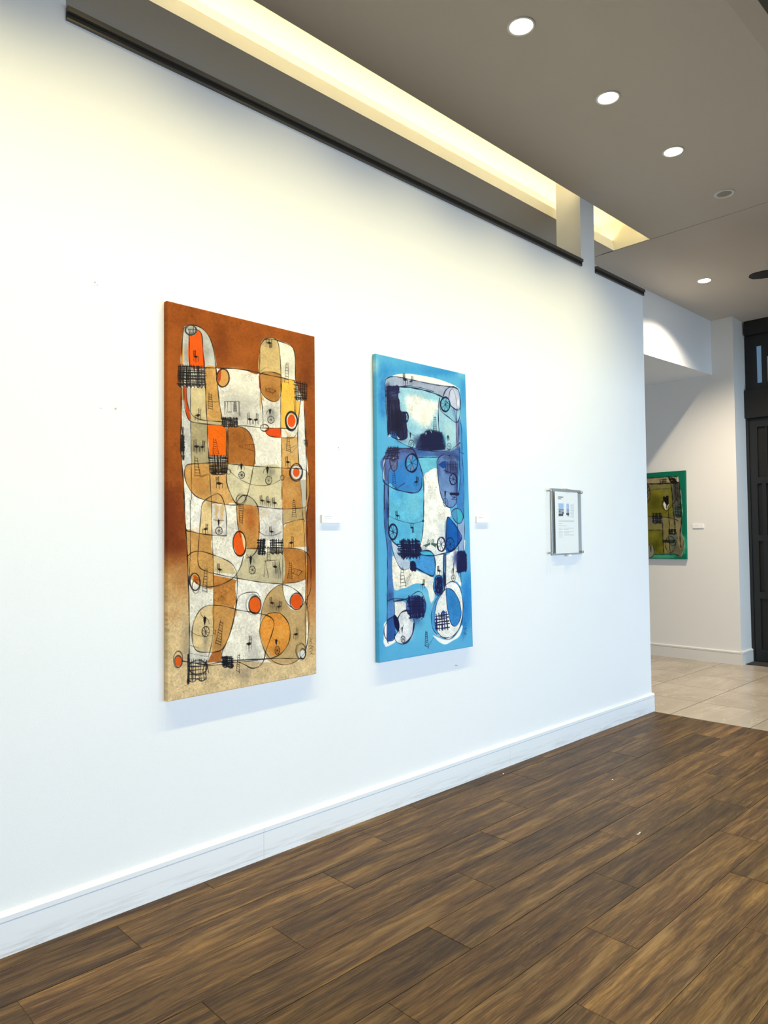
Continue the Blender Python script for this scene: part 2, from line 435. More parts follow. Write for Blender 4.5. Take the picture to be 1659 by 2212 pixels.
def blur(m, r):
    r = int(r)
    if r < 1: return m
    for _ in range(2):
        for ax in (0, 1):
            p = np.pad(m, [(r + 1, r) if k == ax else (0, 0) for k in (0, 1)], mode='edge')
            c = np.cumsum(p, axis=ax, dtype=np.float32)
            m = (np.take(c, range(2 * r + 1, c.shape[ax]), ax) - np.take(c, range(0, c.shape[ax] - 2 * r - 1), ax)) / (2 * r + 1)
    return m
def polymask(p, y0, y1, x0, x1):
    h, w = y1 - y0, x1 - x0
    m = np.zeros((h, w + 1), np.int16)
    a = p; b = np.roll(p, -1, 0)
    for (ax, ay), (bx, by) in zip(a, b):
        if ay == by: continue
        if ay > by: ax, ay, bx, by = bx, by, ax, ay
        r0 = max(y0, int(math.ceil(ay - 0.5))); r1 = min(y1, int(math.ceil(by - 0.5)))
        if r1 <= r0: continue
        r = np.arange(r0, r1)
        x = ax + (r + 0.5 - ay) / (by - ay) * (bx - ax)
        c = np.clip(np.ceil(x - 0.5).astype(int) - x0, 0, w)
        np.add.at(m, (r - y0, c), 1)
    return (np.cumsum(m, 1)[:, :w] % 2).astype(np.float32)
def paint(data, wmm, hmm, W, H, seed, base, mottle=0.04):
    """returns an H x W x 3 array of sRGB colour"""
    SS = 2; w, h = W * SS, H * SS
    sx, sy = w / wmm, h / hmm; sc = (sx + sy) / 2
    rng = np.random.default_rng(seed)
    img = np.empty((h, w, 3), np.float32); img[:] = np.array(base, np.float32)
    tex = 0.34 * vnoise(rng, h, w, 40 * sc) + 0.33 * vnoise(rng, h, w, 9 * sc) + 0.33 * vnoise(rng, h, w, 3.4 * sc) - 0.5
    spk = vnoise(rng, h, w, 3.2 * sc)
    spk = np.clip((spk - 0.74) * 5, 0, 1) * np.clip((vnoise(rng, h, w, 40 * sc) - 0.35) * 3, 0, 1)
    edge = 0.5 * vnoise(rng, h, w, 9 * sc) + 0.5 * vnoise(rng, h, w, 28 * sc) - 0.5
    for row in data.strip().split('\n'):
        t = row.split()
        col = np.array(t[1:4], np.float32)
        if t[0] == 'F':
            soft, al, tx, sm = float(t[4]), float(t[5]), float(t[6]), int(t[7])
            p = np.array(t[8:], float).reshape(-1, 2) * (sx, sy)
            if sm: p = spline(p, True)
            pad = int(soft * sc * 2.2) + 2
            y0, y1 = max(0, int(p[:, 1].min()) - pad), min(h, int(p[:, 1].max()) + pad + 1)
            x0, x1 = max(0, int(p[:, 0].min()) - pad), min(w, int(p[:, 0].max()) + pad + 1)
            if y1 <= y0 or x1 <= x0: continue
            m = polymask(p, y0, y1, x0, x1)
            if soft: m = blur(m, soft * sc)
            if soft > 6: m = np.clip(m + edge[y0:y1, x0:x1] * 0.55 * np.clip(4 * m * (1 - m), 0, 1), 0, 1)
            m = (m * al)[..., None]
            c = np.broadcast_to(col, (y1 - y0, x1 - x0, 3))
            if tx:
                k = tex[y0:y1, x0:x1, None] * tx * 2.4 - spk[y0:y1, x0:x1, None] * tx * 1.9
                c = np.clip(col * (1 + k), 0, 255)
            img[y0:y1, x0:x1] = img[y0:y1, x0:x1] * (1 - m) + c * m
        else:
            lw, al, sm, cl = float(t[4]) * sc, float(t[5]), int(t[6]), int(t[7])
            p = np.array(t[8:], float).reshape(-1, 2) * (sx, sy)
            if sm: p = spline(p, bool(cl))
            if cl: p = np.vstack([p, p[:1]])
            d = np.hypot(*np.diff(p, axis=0).T); L = np.concatenate([[0], np.cumsum(d)])
            if L[-1] < 0.5: continue
            n = max(2, int(L[-1] / 0.7)); u = np.linspace(0, L[-1], n)
            X = np.interp(u, L, p[:, 0]); Y = np.interp(u, L, p[:, 1])
            r = lw / 2 * (0.85 + 0.3 * np.sin(u / (17 * sc) + seed + L[-1])); k = int(lw / 2 * 1.2) + 2
            y0, y1 = max(0, int(Y.min()) - k - 1), min(h, int(Y.max()) + k + 2)
            x0, x1 = max(0, int(X.min()) - k - 1), min(w, int(X.max()) + k + 2)
            if y1 <= y0 or x1 <= x0: continue
            m = np.zeros((y1 - y0, x1 - x0), np.float32)
            xi, yi = np.floor(X).astype(int), np.floor(Y).astype(int)
            for dy in range(-k, k + 1):
                for dx in range(-k, k + 1):
                    gx, gy = xi + dx, yi + dy
                    v = np.clip(r + 0.5 - np.hypot(gx + 0.5 - X, gy + 0.5 - Y), 0, 1).astype(np.float32)
                    ok = (v > 0) & (gx >= x0) & (gx < x1) & (gy >= y0) & (gy < y1)
                    if ok.any(): np.maximum.at(m, (gy[ok] - y0, gx[ok] - x0), v[ok])
            m = (m * al * (0.86 + 0.5 * tex[y0:y1, x0:x1]))[..., None]
            m = np.clip(m, 0, 1)
            img[y0:y1, x0:x1] = img[y0:y1, x0:x1] * (1 - m) + col * m
    img *= (1 + mottle * (tex * 1.2 + 0.6 * (vnoise(rng, h, w, 1.6 * sc) - 0.5)))[..., None]
    img = img.reshape(H, SS, W, SS, 3).mean((1, 3))
    return np.clip(img, 0, 255)
ORANGE_ART = '''
F 160 88 36 0 1 0.1 0 -13 -10 858 -29 850 1086 -14 1072
F 118 60 24 40 0.5 0 1 191 31 183 47 162 63 131 75 97 82 68 82 47 75 40 63 47 48 68 33 98 20 131 13 162 12 183 19
F 112 56 24 30 0.6 0 1 313 135 309 177 299 212 283 233 267 236 252 220 241 189 238 149 242 107 252 72 267 51 284 47 299 63 310 94
F 126 66 30 30 0.5 0 1 830 82 825 152 814 209 798 242 780 245 764 217 754 164 750 96 755 27 766 -30 782 -63 800 -67 816 -39 826 14
F 176 100 44 40 0.5 0 1 74 351 70 450 59 530 43 575 26 577 10 535 0 459 -4 363 0 265 11 186 26 139 44 136 59 177 70 254
F 176 100 42 30 0.6 0 1 460 157 453 178 434 196 406 209 376 214 349 210 331 198 324 181 331 161 349 142 376 129 407 124 434 127 453 139
F 110 56 28 22 0.5 0 1 822 221 817 250 804 273 785 288 765 291 747 282 734 262 730 235 734 207 747 184 766 168 786 165 805 174 818 194
F 112 50 28 50 0.75 0 1 83 957 77 1021 60 1073 37 1101 11 1100 -12 1072 -27 1021 -33 958 -27 895 -11 844 12 815 37 814 61 841 77 893
F 122 62 32 40 0.6 0 1 850 1023 846 1110 834 1179 818 1217 800 1216 784 1177 774 1108 770 1023 775 937 786 868 802 829 820 829 836 867 847 936
F 108 48 28 30 0.6 0 1 107 1093 101 1110 85 1124 61 1131 35 1130 12 1122 -4 1108 -9 1090 -4 1073 12 1060 35 1052 61 1052 85 1060 101 1075
F 206 160 104 46 1 0.12 0 -182 1155 48 1172 157 1158 155 2021 -182 1945
F 222 192 144 50 1 0.12 0 -182 1294 97 1336 157 1295 155 2021 -182 1945
F 206 152 96 40 1 0.12 0 736 1296 1088 1299 1080 2227 731 2149
F 212 178 126 40 1 0.1 0 735 1501 1086 1508 1080 2227 731 2149
F 222 194 148 30 1 0.14 0 -182 1543 1085 1705 1080 2227 -182 1945
F 180 116 60 24 0.5 0 1 57 1395 55 1409 48 1419 39 1424 28 1423 18 1416 12 1405 9 1391 12 1378 18 1368 28 1362 39 1363 48 1370 55 1381
F 164 92 44 26 0.6 0 1 835 1338 832 1365 827 1387 819 1398 810 1397 802 1385 796 1363 795 1335 797 1309 802 1287 811 1275 819 1276 827 1288 833 1311
F 150 84 40 26 0.5 0 1 87 1245 85 1268 80 1287 72 1297 63 1296 55 1285 50 1266 48 1243 50 1220 55 1202 63 1192 72 1192 80 1203 85 1222
F 236 227 208 0 1 0.13 1 80 110 114 88 147 85 186 98 217 134 235 187 246 260 308 254 397 248 488 249 492 122 513 78 555 61 598 63 679 78 703 115 707 249 749 347 762 460 770 564 776 636 786 719 788 824 778 892 769 971 771 1075 776 1178 765 1333 769 1436 780 1541 766 1653 708 1686 506 1664 336 1636 271 1637 187 1626 107 1610 107 1494 105 1381 102 1245 97 1119 90 1019 85 952 82 882 79 803 71 713 66 624 69 533 68 379 69 289 73 197
F 170 166 158 30 0.45 0 1 488 415 477 455 446 489 402 510 355 515 313 503 284 476 274 441 285 402 313 369 356 346 403 340 447 351 477 378
F 150 146 140 26 0.5 0 1 608 441 603 461 587 479 565 490 541 492 520 486 505 472 500 453 505 433 520 416 542 405 566 402 588 408 603 422
F 246 236 214 14 0.7 0 1 402 265 396 274 379 283 354 291 327 295 303 295 286 291 280 283 286 274 303 265 327 258 354 253 379 253 396 257
F 240 230 206 30 0.6 0 1 459 320 452 344 433 366 406 380 375 384 348 377 330 361 324 339 330 315 349 294 376 280 406 275 433 281 453 297
F 236 228 212 26 0.5 0 1 601 608 595 642 576 669 549 686 520 687 494 675 476 650 470 619 476 586 494 559 520 542 550 539 576 551 595 576
F 196 192 182 0 1 0.1 1 80 110 114 88 147 85 186 98 217 134 235 187 246 260 185 271 74 280 73 197
F 150 148 138 18 0.5 0 1 217 190 214 213 207 232 196 244 185 246 174 237 167 221 165 199 167 177 175 158 185 146 196 144 207 152 214 168
F 140 140 132 8 0.6 0 1 105 219 104 241 102 259 98 269 94 270 91 261 88 244 87 222 88 200 91 182 94 172 98 171 102 180 105 197
F 216 212 200 10 0.6 0 1 237 229 236 243 232 255 227 263 222 263 217 258 213 247 212 233 213 219 217 207 222 199 227 198 232 204 236 215
F 236 176 104 0 1 0 0 73 234 78 178 82 196 83 278 74 280
F 232 98 28 0 1 0.04 1 107 136 122 136 140 126 149 101 164 108 174 129 179 197 185 264 111 274
F 206 158 92 0 1 0.12 1 189 271 246 262 253 325 263 418 272 510 196 525 192 381
F 212 192 146 0 1 0.08 0 114 375 190 360 195 473 198 524 116 526
F 178 162 124 0 1 0.1 0 116 526 198 526 202 612 210 713 118 726
F 204 200 190 0 1 0.12 1 68 379 80 378 83 477 98 512 113 528 117 720 93 732 79 749 79 613
F 168 146 106 0 1 0 0 69 379 80 378 80 437 70 433
F 198 82 34 0 1 0.05 1 81 380 95 376 98 439 112 490 112 522 98 505 87 459
F 186 184 176 0 1 0 0 95 376 116 373 114 487 104 461
F 196 176 132 0 1 0 0 199 510 274 511 274 527 200 531
F 222 164 92 0 1 0.06 1 315 296 312 316 302 332 289 343 274 345 260 338 251 325 248 306 251 287 261 270 274 260 289 257 302 264 312 278
F 186 84 40 0 1 0 0 253 306 260 272 275 263 271 313 260 334
F 214 184 126 0 1 0.09 1 490 251 494 121 513 79 555 62 592 68 611 131 618 247
F 150 136 108 16 0.5 0 1 586 85 582 96 570 107 553 115 534 119 517 117 505 110 501 100 506 89 517 78 534 70 553 66 570 68 582 74
F 240 230 206 0 1 0.08 0 593 68 679 80 702 115 706 254 622 254 614 141
F 196 188 170 20 0.5 0 1 698 199 694 215 683 229 668 238 651 241 636 236 626 225 622 211 626 194 636 180 652 171 668 168 684 173 694 183
F 188 134 72 0 1 0.1 1 490 256 549 235 607 234 617 252 610 329 595 373 566 378 524 366 497 344 490 301
F 150 94 44 20 0.6 0 1 603 330 598 344 584 356 565 365 543 367 524 364 511 355 506 343 511 330 524 317 544 309 565 306 585 309 598 318
F 196 92 44 0 1 0 0 482 262 490 259 500 339 486 321
F 196 160 108 0 0.8 0 0 489 341 506 358 518 386 500 379 494 434 487 420
F 206 160 96 0 1 0.1 0 619 255 704 255 699 276 619 285
F 246 190 82 0 1 0.07 1 619 283 699 263 700 423 658 428 638 468 650 509 616 509 614 374
F 250 208 112 18 0.6 0 1 684 391 681 407 674 421 664 429 653 430 643 424 636 413 634 397 636 382 643 368 653 360 664 359 675 364 682 376
F 242 186 84 0 1 0 0 707 359 738 355 727 438 707 422
F 232 226 214 0 1 0.08 1 738 355 760 353 765 460 770 553 779 720 760 762 728 702 719 558 730 458
F 196 104 44 0 1 0 0 762 353 775 351 771 543 766 543
F 226 88 28 0 1 0.04 0 518 530 529 518 614 509 614 555 565 559 526 547
F 236 228 210 0 1 0.1 0 618 511 709 507 716 527 696 547 618 557
F 226 186 126 0 0.7 0 0 634 512 652 523 677 541 702 549 658 553
F 238 112 22 0 1 0.05 0 201 533 301 530 301 672 210 679
F 176 112 52 0 1 0.13 1 309 532 362 524 407 533 441 567 457 620 459 664 449 709 308 708
F 130 74 30 24 0.5 0 1 395 586 392 601 382 613 369 621 354 622 341 617 332 606 328 592 332 577 341 564 354 557 369 555 383 561 392 572
F 200 132 66 20 0.5 0 1 446 630 444 643 435 654 424 661 411 662 400 657 392 647 389 635 392 622 400 611 412 605 424 604 436 608 444 618
F 214 168 102 0 1 0.1 0 618 557 718 542 722 620 731 706 619 709
F 220 190 140 20 0.6 0 1 715 600 712 615 705 629 695 636 683 637 673 631 666 619 664 604 666 588 673 575 684 567 695 566 705 572 712 584
F 206 158 92 0 1 0.13 1 84 753 93 730 118 721 210 710 301 707 306 793 318 847 344 882 360 901 327 902 252 894 168 877 128 856 98 816 85 785
F 196 128 62 30 0.5 0 1 210 797 205 820 192 838 173 848 153 849 135 840 122 823 118 801 122 779 135 761 153 751 174 750 192 758 205 775
F 216 168 104 0 1 0.1 1 215 765 301 761 306 803 318 847 349 887 327 902 252 895 218 888
F 216 202 164 0 1 0.09 1 308 709 452 710 614 710 616 917 474 908 400 899 360 898 322 854 306 769
F 160 152 126 26 0.5 0 1 588 755 582 769 563 780 537 787 507 788 481 784 464 774 457 762 464 749 482 738 508 730 537 729 563 733 582 743
F 232 224 200 20 0.6 0 1 406 740 402 753 393 764 379 770 365 771 351 766 342 756 339 744 342 731 351 721 365 714 380 713 393 718 403 728
F 226 206 158 30 0.6 0 1 582 826 575 841 554 854 526 862 494 863 466 857 447 846 440 831 447 816 466 803 494 795 526 794 555 800 575 811
F 200 142 76 0 1 0.13 0 622 710 676 707 733 764 740 826 746 912 621 917
F 222 180 118 22 0.5 0 1 713 821 709 837 699 850 683 857 666 858 651 851 641 839 637 824 641 808 652 796 667 788 684 787 699 794 710 806
F 192 186 170 0 1 0 0 732 764 768 762 771 909 746 911
F 190 134 74 0 1 0 0 770 715 791 735 793 824 782 881 769 903
F 236 230 216 0 1 0.14 1 88 849 113 850 168 877 186 880 169 901 166 952 158 1031 112 1025 92 1017 86 952
F 232 202 148 0 1 0.1 0 166 952 171 906 189 883 220 895 223 1040 159 1035
F 150 120 80 10 0.5 0 1 225 895 224 903 219 910 213 913 206 914 200 910 195 904 194 896 196 888 200 881 206 877 213 877 219 881 224 887
F 222 214 200 0 1 0.12 0 223 901 300 904 306 1046 228 1040
S 220 168 100 14.8 0.67 0 0 241 904 248 939 246 974
S 220 168 100 14.8 0.67 0 0 273 908 275 948 268 988
S 220 168 100 14.8 0.67 0 0 252 913 251 930 241 946
S 220 168 100 14.8 0.67 0 0 284 903 285 924 278 946
F 220 168 100 0 0.7 0 1 291 1060 290 1064 286 1068 282 1070 276 1069 272 1067 268 1064 267 1059 268 1055 272 1051 276 1049 282 1049 286 1051 290 1055
F 206 158 92 0 1 0.13 1 92 1019 158 1035 223 1042 228 1123 230 1281 172 1274 147 1262 122 1247 103 1210 97 1119
F 196 140 74 30 0.5 0 1 225 1086 222 1110 213 1129 200 1139 186 1139 174 1128 166 1108 163 1085 166 1061 174 1042 187 1031 201 1031 213 1042 222 1061
F 230 172 104 22 0.5 0 1 158 1057 156 1079 150 1096 142 1106 133 1106 125 1096 119 1078 117 1057 119 1035 125 1018 133 1008 142 1008 150 1018 156 1035
F 216 192 146 0 1 0.1 0 230 1133 304 1163 343 1197 355 1231 231 1212
F 196 132 66 0 1 0.2 0 231 1227 304 1243 356 1257 351 1355 339 1388 230 1365
F 236 227 208 0 1 0.14 1 305 907 355 903 360 988 376 1098 398 1137 376 1199 355 1227 315 1169 231 1132 228 1044 306 1046
F 202 144 78 0 1 0.13 1 355 914 394 897 445 901 474 915 481 973 479 1071 467 1119 438 1149 404 1153 411 1108 399 1055 372 1026
F 168 84 30 24 0.7 0 1 460 963 457 986 450 1005 439 1015 427 1015 417 1005 410 986 407 963 410 940 417 922 428 911 440 911 450 921 457 940
F 190 176 142 0 0.8 0 0 361 858 400 852 451 870 477 899 394 898 360 902
F 222 214 202 0 1 0.13 0 483 900 618 912 619 1063 581 1068 521 1072 485 1062
F 196 172 126 12 0.5 0 1 533 938 531 946 524 953 514 957 504 957 495 953 488 947 486 938 488 930 495 923 504 919 515 919 524 922 531 929
F 150 148 144 16 0.5 0 1 587 1037 583 1046 573 1053 559 1056 542 1056 528 1052 518 1045 515 1037 518 1028 528 1021 543 1017 559 1018 573 1021 583 1028
F 194 164 114 0 1 0.1 0 624 916 745 910 769 898 772 966 649 978 624 998
F 214 164 94 0 1 0.1 0 624 1015 649 983 745 967 765 977 771 1107 623 1111
F 188 126 60 0 1 0.12 0 623 1112 718 1116 771 1138 777 1267 717 1287 622 1287
F 202 188 152 0 1 0.1 1 411 1114 473 1120 485 1140 617 1119 620 1287 473 1271 359 1250 355 1227 394 1166 407 1143
F 140 134 116 18 0.5 0 1 479 1159 476 1171 468 1181 456 1187 443 1186 432 1180 424 1170 421 1157 424 1144 432 1135 444 1129 456 1130 468 1136 476 1146
F 130 124 110 18 0.5 0 1 616 1234 613 1247 605 1257 592 1262 579 1261 567 1255 559 1244 556 1231 559 1218 567 1208 579 1203 593 1203 605 1210 614 1220
F 238 230 216 0 1 0.13 1 357 1256 473 1273 620 1290 579 1303 526 1358 498 1434 472 1423 353 1394 353 1355
F 224 196 146 0 1 0.1 1 230 1365 349 1393 336 1448 303 1539 276 1578 230 1578 146 1567 124 1519 121 1473 131 1429 162 1383
F 206 154 88 0 1 0.1 1 230 1365 349 1393 336 1448 303 1539 276 1578 224 1578 232 1485
F 140 110 70 20 0.5 0 1 287 1547 284 1558 277 1567 266 1571 254 1570 244 1563 237 1553 234 1540 237 1529 244 1520 255 1516 266 1517 277 1523 284 1534
F 182 112 56 0 1 0.1 0 224 1578 271 1574 271 1629 196 1624
F 196 164 114 0 1 0.1 1 619 1295 573 1305 525 1349 501 1391 492 1463 483 1511 500 1591 535 1660 620 1686 714 1679 760 1637 770 1489 769 1396 710 1428 672 1410 640 1376 622 1324
F 140 120 90 20 0.4 0 1 603 1403 599 1416 587 1425 570 1430 551 1428 534 1421 523 1410 519 1397 523 1384 535 1375 552 1370 570 1372 587 1379 599 1390
F 212 170 108 20 0.6 0 1 567 1346 565 1358 558 1368 548 1373 538 1373 528 1366 521 1355 519 1342 522 1330 528 1320 538 1315 548 1315 558 1322 565 1333
F 240 234 220 0 1 0.08 1 626 1297 678 1313 742 1358 747 1399 710 1428 665 1414 634 1365
F 226 152 66 0 1 0.12 1 567 1428 609 1437 652 1483 666 1540 652 1594 614 1630 560 1638 524 1603 495 1551 486 1501 507 1446
F 242 180 92 20 0.6 0 1 640 1537 636 1552 628 1563 615 1569 602 1567 589 1559 581 1546 578 1531 581 1516 590 1505 602 1499 616 1500 628 1508 637 1522
F 150 100 54 14 0.5 0 1 608 1624 606 1632 599 1638 589 1641 578 1639 569 1634 562 1627 560 1618 562 1609 569 1603 579 1601 589 1602 599 1607 606 1615
F 224 220 212 0 1 0 1 764 1658 761 1667 755 1673 745 1676 735 1675 726 1670 719 1662 717 1653 719 1644 726 1638 735 1635 746 1636 755 1641 761 1649
F 140 134 130 20 0.45 0 1 471 1616 468 1648 460 1672 448 1684 436 1682 424 1667 416 1641 414 1609 417 1578 425 1554 436 1542 449 1543 460 1558 468 1585
F 110 108 106 10 0.6 0 1 195 1527 195 1552 192 1573 189 1584 185 1584 182 1572 180 1551 179 1525 180 1499 182 1479 186 1468 189 1468 192 1480 195 1501
F 170 166 160 20 0.4 0 1 197 1591 193 1601 182 1607 165 1609 147 1607 131 1600 120 1591 116 1581 120 1571 131 1565 147 1563 165 1565 182 1571 193 1581
F 120 114 108 22 0.5 0 1 425 1712 421 1726 412 1736 398 1740 383 1738 370 1730 361 1717 357 1702 361 1688 370 1678 383 1673 398 1675 412 1684 421 1697
F 120 116 112 18 0.5 0 1 111 1517 110 1566 106 1604 100 1625 93 1624 87 1602 83 1562 82 1514 83 1465 87 1427 93 1406 100 1406 106 1429 110 1468
F 140 134 128 20 0.4 0 1 330 1684 327 1693 320 1700 309 1703 297 1702 286 1695 279 1686 276 1676 279 1666 286 1659 297 1656 309 1658 320 1664 327 1673
F 230 94 32 0 1 0.04 1 706 462 703 477 696 489 686 496 674 497 664 492 657 481 655 467 658 453 665 441 675 433 686 432 696 437 703 448
S 52 46 42 4.9 0.84 1 1 715 462 710 484 699 501 685 511 669 512 656 504 647 488 645 468 649 447 660 429 674 419 690 418 703 426 712 442
S 52 46 42 4.9 0.84 1 1 717 456 715 476 706 493 691 504 674 507 658 501 646 487 641 469 643 450 652 433 666 421 683 418 700 424 712 438
S 52 46 42 4.9 0.84 1 1 721 462 716 482 704 499 688 509 671 510 656 502 647 487 644 467 649 447 660 430 676 419 693 418 708 426 718 441
S 52 46 42 4.9 0.84 1 1 718 464 712 484 700 501 683 511 666 512 652 503 643 487 641 467 646 447 659 430 675 420 692 419 707 427 716 443
S 52 46 42 4.9 0.84 1 1 719 457 717 478 707 496 693 507 676 510 660 503 648 488 643 468 646 448 655 430 669 418 686 415 702 422 714 437
S 52 46 42 4.9 0.84 1 1 714 466 708 488 695 505 680 514 664 514 651 505 644 488 643 467 650 446 662 429 678 419 694 418 707 428 714 445
S 52 46 42 4.9 0.84 1 1 717 462 713 484 704 503 690 514 674 516 660 508 650 492 646 471 649 449 659 431 673 419 688 417 703 425 713 441
S 52 46 42 4.9 0.84 1 1 715 461 714 480 706 496 693 507 679 509 665 503 654 490 649 472 650 453 658 437 670 426 685 423 699 429 710 442
S 52 46 42 4.9 0.84 1 1 719 460 715 480 705 497 690 507 673 509 659 502 649 487 645 468 649 448 659 432 674 421 691 420 705 427 716 441
F 214 210 202 0 1 0 1 740 724 736 739 728 752 715 759 702 760 690 754 681 742 678 727 681 712 690 700 702 693 716 692 728 698 737 709
F 224 96 36 0 1 0.04 1 730 725 728 735 722 744 713 749 704 749 695 745 690 737 688 727 690 717 696 708 704 703 714 702 722 706 728 714
S 52 46 42 4 0.84 1 1 746 727 739 745 726 759 710 767 693 766 680 757 672 742 671 723 678 705 690 691 706 683 723 684 737 693 745 708
S 52 46 42 4 0.84 1 1 750 727 745 748 732 764 715 773 697 773 682 764 672 748 670 728 675 708 687 692 704 683 722 682 737 691 747 707
S 52 46 42 4 0.84 1 1 749 726 744 746 732 762 715 772 697 772 681 764 670 749 666 729 671 709 683 693 699 684 718 683 734 691 745 706
S 52 46 42 4 0.84 1 1 750 720 747 739 737 755 722 764 704 766 687 760 675 746 670 728 673 710 682 694 698 684 716 682 732 689 745 702
S 52 46 42 4 0.84 1 1 748 728 742 745 729 757 712 764 693 764 678 756 668 743 666 727 672 711 685 698 702 691 720 691 736 699 746 712
S 52 46 42 4 0.84 1 1 744 725 737 744 725 759 710 767 694 767 682 758 674 742 674 723 680 704 692 689 707 681 722 681 735 690 743 706
F 232 98 28 0 1 0.04 1 370 1084 370 1085 369 1086 368 1086 368 1086 367 1086 367 1085 366 1084 367 1084 367 1083 368 1083 368 1083 369 1083 370 1084
F 232 98 28 0 1 0.03 1 363 1030 381 1032 391 1089 400 1118 387 1140 359 1136 339 1097 335 1059 347 1036
F 238 206 152 0 1 0 0 380 1032 398 1045 408 1079 404 1113 397 1106 388 1069
S 26 20 17 4 0.95 1 1 406 1084 404 1110 395 1131 381 1143 365 1143 351 1132 340 1111 335 1086 337 1060 346 1039 359 1027 375 1027 390 1037 401 1058
S 26 20 17 4 0.95 1 1 408 1084 406 1111 397 1133 383 1145 367 1145 351 1134 340 1113 335 1087 337 1060 346 1039 359 1027 376 1026 391 1037 403 1058
S 26 20 17 4 0.95 1 1 406 1084 403 1109 394 1129 380 1140 364 1140 349 1129 339 1109 335 1085 338 1060 347 1040 361 1029 376 1029 391 1040 402 1060
F 232 104 32 0 1 0.04 1 490 1384 486 1401 477 1414 463 1420 448 1419 435 1410 426 1396 423 1379 426 1363 435 1350 449 1343 463 1344 477 1353 486 1367
S 52 46 42 4.9 0.84 1 1 490 1382 488 1401 479 1415 466 1423 451 1423 437 1414 427 1399 422 1380 425 1362 433 1347 446 1339 461 1339 475 1348 486 1363
S 52 46 42 4.9 0.84 1 1 492 1386 488 1403 478 1417 464 1423 448 1422 435 1413 425 1398 422 1380 425 1362 435 1349 449 1342 465 1343 479 1352 489 1367
S 52 46 42 4.9 0.84 1 1 492 1389 485 1406 473 1418 457 1423 442 1420 429 1410 422 1394 421 1375 427 1358 439 1346 455 1341 471 1344 484 1354 491 1370
S 90 84 78 2 0.67 1 1 492 1382 489 1403 478 1420 461 1429 441 1428 423 1418 410 1401 405 1380 407 1359 418 1342 435 1333 454 1333 473 1343 486 1361
S 90 84 78 2 0.67 1 1 492 1384 488 1404 477 1420 460 1428 441 1427 423 1417 411 1400 407 1379 410 1359 422 1343 438 1334 457 1335 475 1345 487 1363
S 90 84 78 2 0.67 1 1 491 1378 490 1401 481 1419 465 1430 446 1430 427 1421 413 1403 406 1381 406 1359 415 1341 431 1330 450 1329 469 1338 483 1356
F 226 92 28 0 1 0.04 1 743 1386 739 1402 729 1415 714 1421 698 1420 684 1411 674 1397 670 1381 674 1365 684 1352 699 1346 715 1347 730 1355 740 1369
S 52 46 42 4 0.84 1 1 749 1389 743 1406 730 1419 713 1425 694 1422 678 1412 668 1397 666 1378 671 1361 684 1348 701 1342 720 1344 736 1354 746 1370
S 52 46 42 4 0.84 1 1 746 1389 738 1407 725 1420 708 1425 691 1422 677 1411 670 1394 669 1375 676 1358 689 1345 706 1340 723 1343 737 1354 745 1370
S 52 46 42 4 0.84 1 1 748 1385 744 1403 733 1417 717 1424 699 1423 682 1415 670 1400 665 1382 668 1364 679 1350 695 1343 713 1343 730 1352 743 1367
S 52 46 42 4 0.84 1 1 748 1385 744 1403 733 1417 717 1424 699 1423 682 1414 670 1399 665 1381 669 1364 679 1350 695 1342 714 1343 731 1352 743 1367
F 222 100 34 0 1 0.04 1 70 1602 68 1611 63 1618 57 1621 49 1620 43 1615 38 1607 37 1597 38 1588 43 1581 50 1577 57 1578 64 1583 68 1592
S 52 46 42 4 0.84 1 1 72 1600 71 1611 67 1620 59 1625 51 1624 43 1618 37 1609 35 1597 36 1586 41 1577 48 1573 56 1573 64 1579 70 1589
S 52 46 42 4 0.84 1 1 71 1602 70 1612 65 1620 57 1624 49 1623 42 1617 37 1608 35 1598 36 1587 41 1579 48 1575 56 1576 64 1582 69 1591
S 60 54 50 3.3 0.78 1 1 74 1594 70 1609 63 1620 53 1625 43 1623 35 1614 30 1600 29 1584 33 1569 41 1558 51 1553 61 1555 69 1564 74 1578
S 60 54 50 3.3 0.78 1 1 73 1595 70 1610 63 1622 54 1627 44 1625 36 1617 31 1603 29 1587 32 1572 39 1561 48 1555 58 1557 66 1565 72 1579
F 206 102 36 0 1 0 0 126 1225 139 1221 152 1240 154 1262 142 1264 129 1247
S 50 46 44 3.6 0.84 1 1 160 1254 157 1270 150 1283 141 1289 130 1289 121 1281 114 1267 112 1251 115 1234 121 1222 131 1215 142 1216 151 1223 158 1237
S 50 46 44 3.6 0.84 1 1 161 1253 160 1270 153 1284 143 1291 131 1291 120 1283 111 1270 107 1254 109 1237 115 1224 125 1216 137 1216 149 1223 157 1237
S 50 46 44 3.6 0.84 1 1 162 1252 162 1269 156 1283 146 1291 134 1292 123 1285 114 1271 109 1254 110 1237 115 1223 125 1215 137 1214 149 1221 158 1235
S 50 46 44 3.6 0.84 1 1 159 1254 157 1271 150 1285 141 1292 130 1292 120 1284 113 1270 110 1253 112 1236 119 1222 128 1215 139 1215 149 1223 156 1237
S 50 46 44 3.6 0.84 1 1 162 1250 162 1267 156 1280 147 1289 135 1289 123 1283 113 1270 108 1254 108 1237 113 1224 123 1215 135 1214 147 1221 156 1233
S 60 56 54 3.3 0.67 1 1 161 1277 157 1290 150 1299 141 1304 132 1302 125 1295 121 1283 121 1270 125 1257 132 1247 141 1243 150 1244 157 1252 161 1263
S 60 56 54 3.3 0.67 1 1 160 1271 157 1286 151 1298 143 1305 135 1304 128 1296 123 1283 122 1267 125 1252 131 1240 139 1234 147 1234 154 1242 159 1255
S 26 20 17 4.9 0.95 1 0 80 110 73 197 72 279
S 26 20 17 4 0.95 1 0 80 110 99 94 124 85 150 85 186 98 217 134 235 187 246 261
S 26 20 17 4.9 0.95 1 0 246 261 253 325 263 418 277 492 280 525
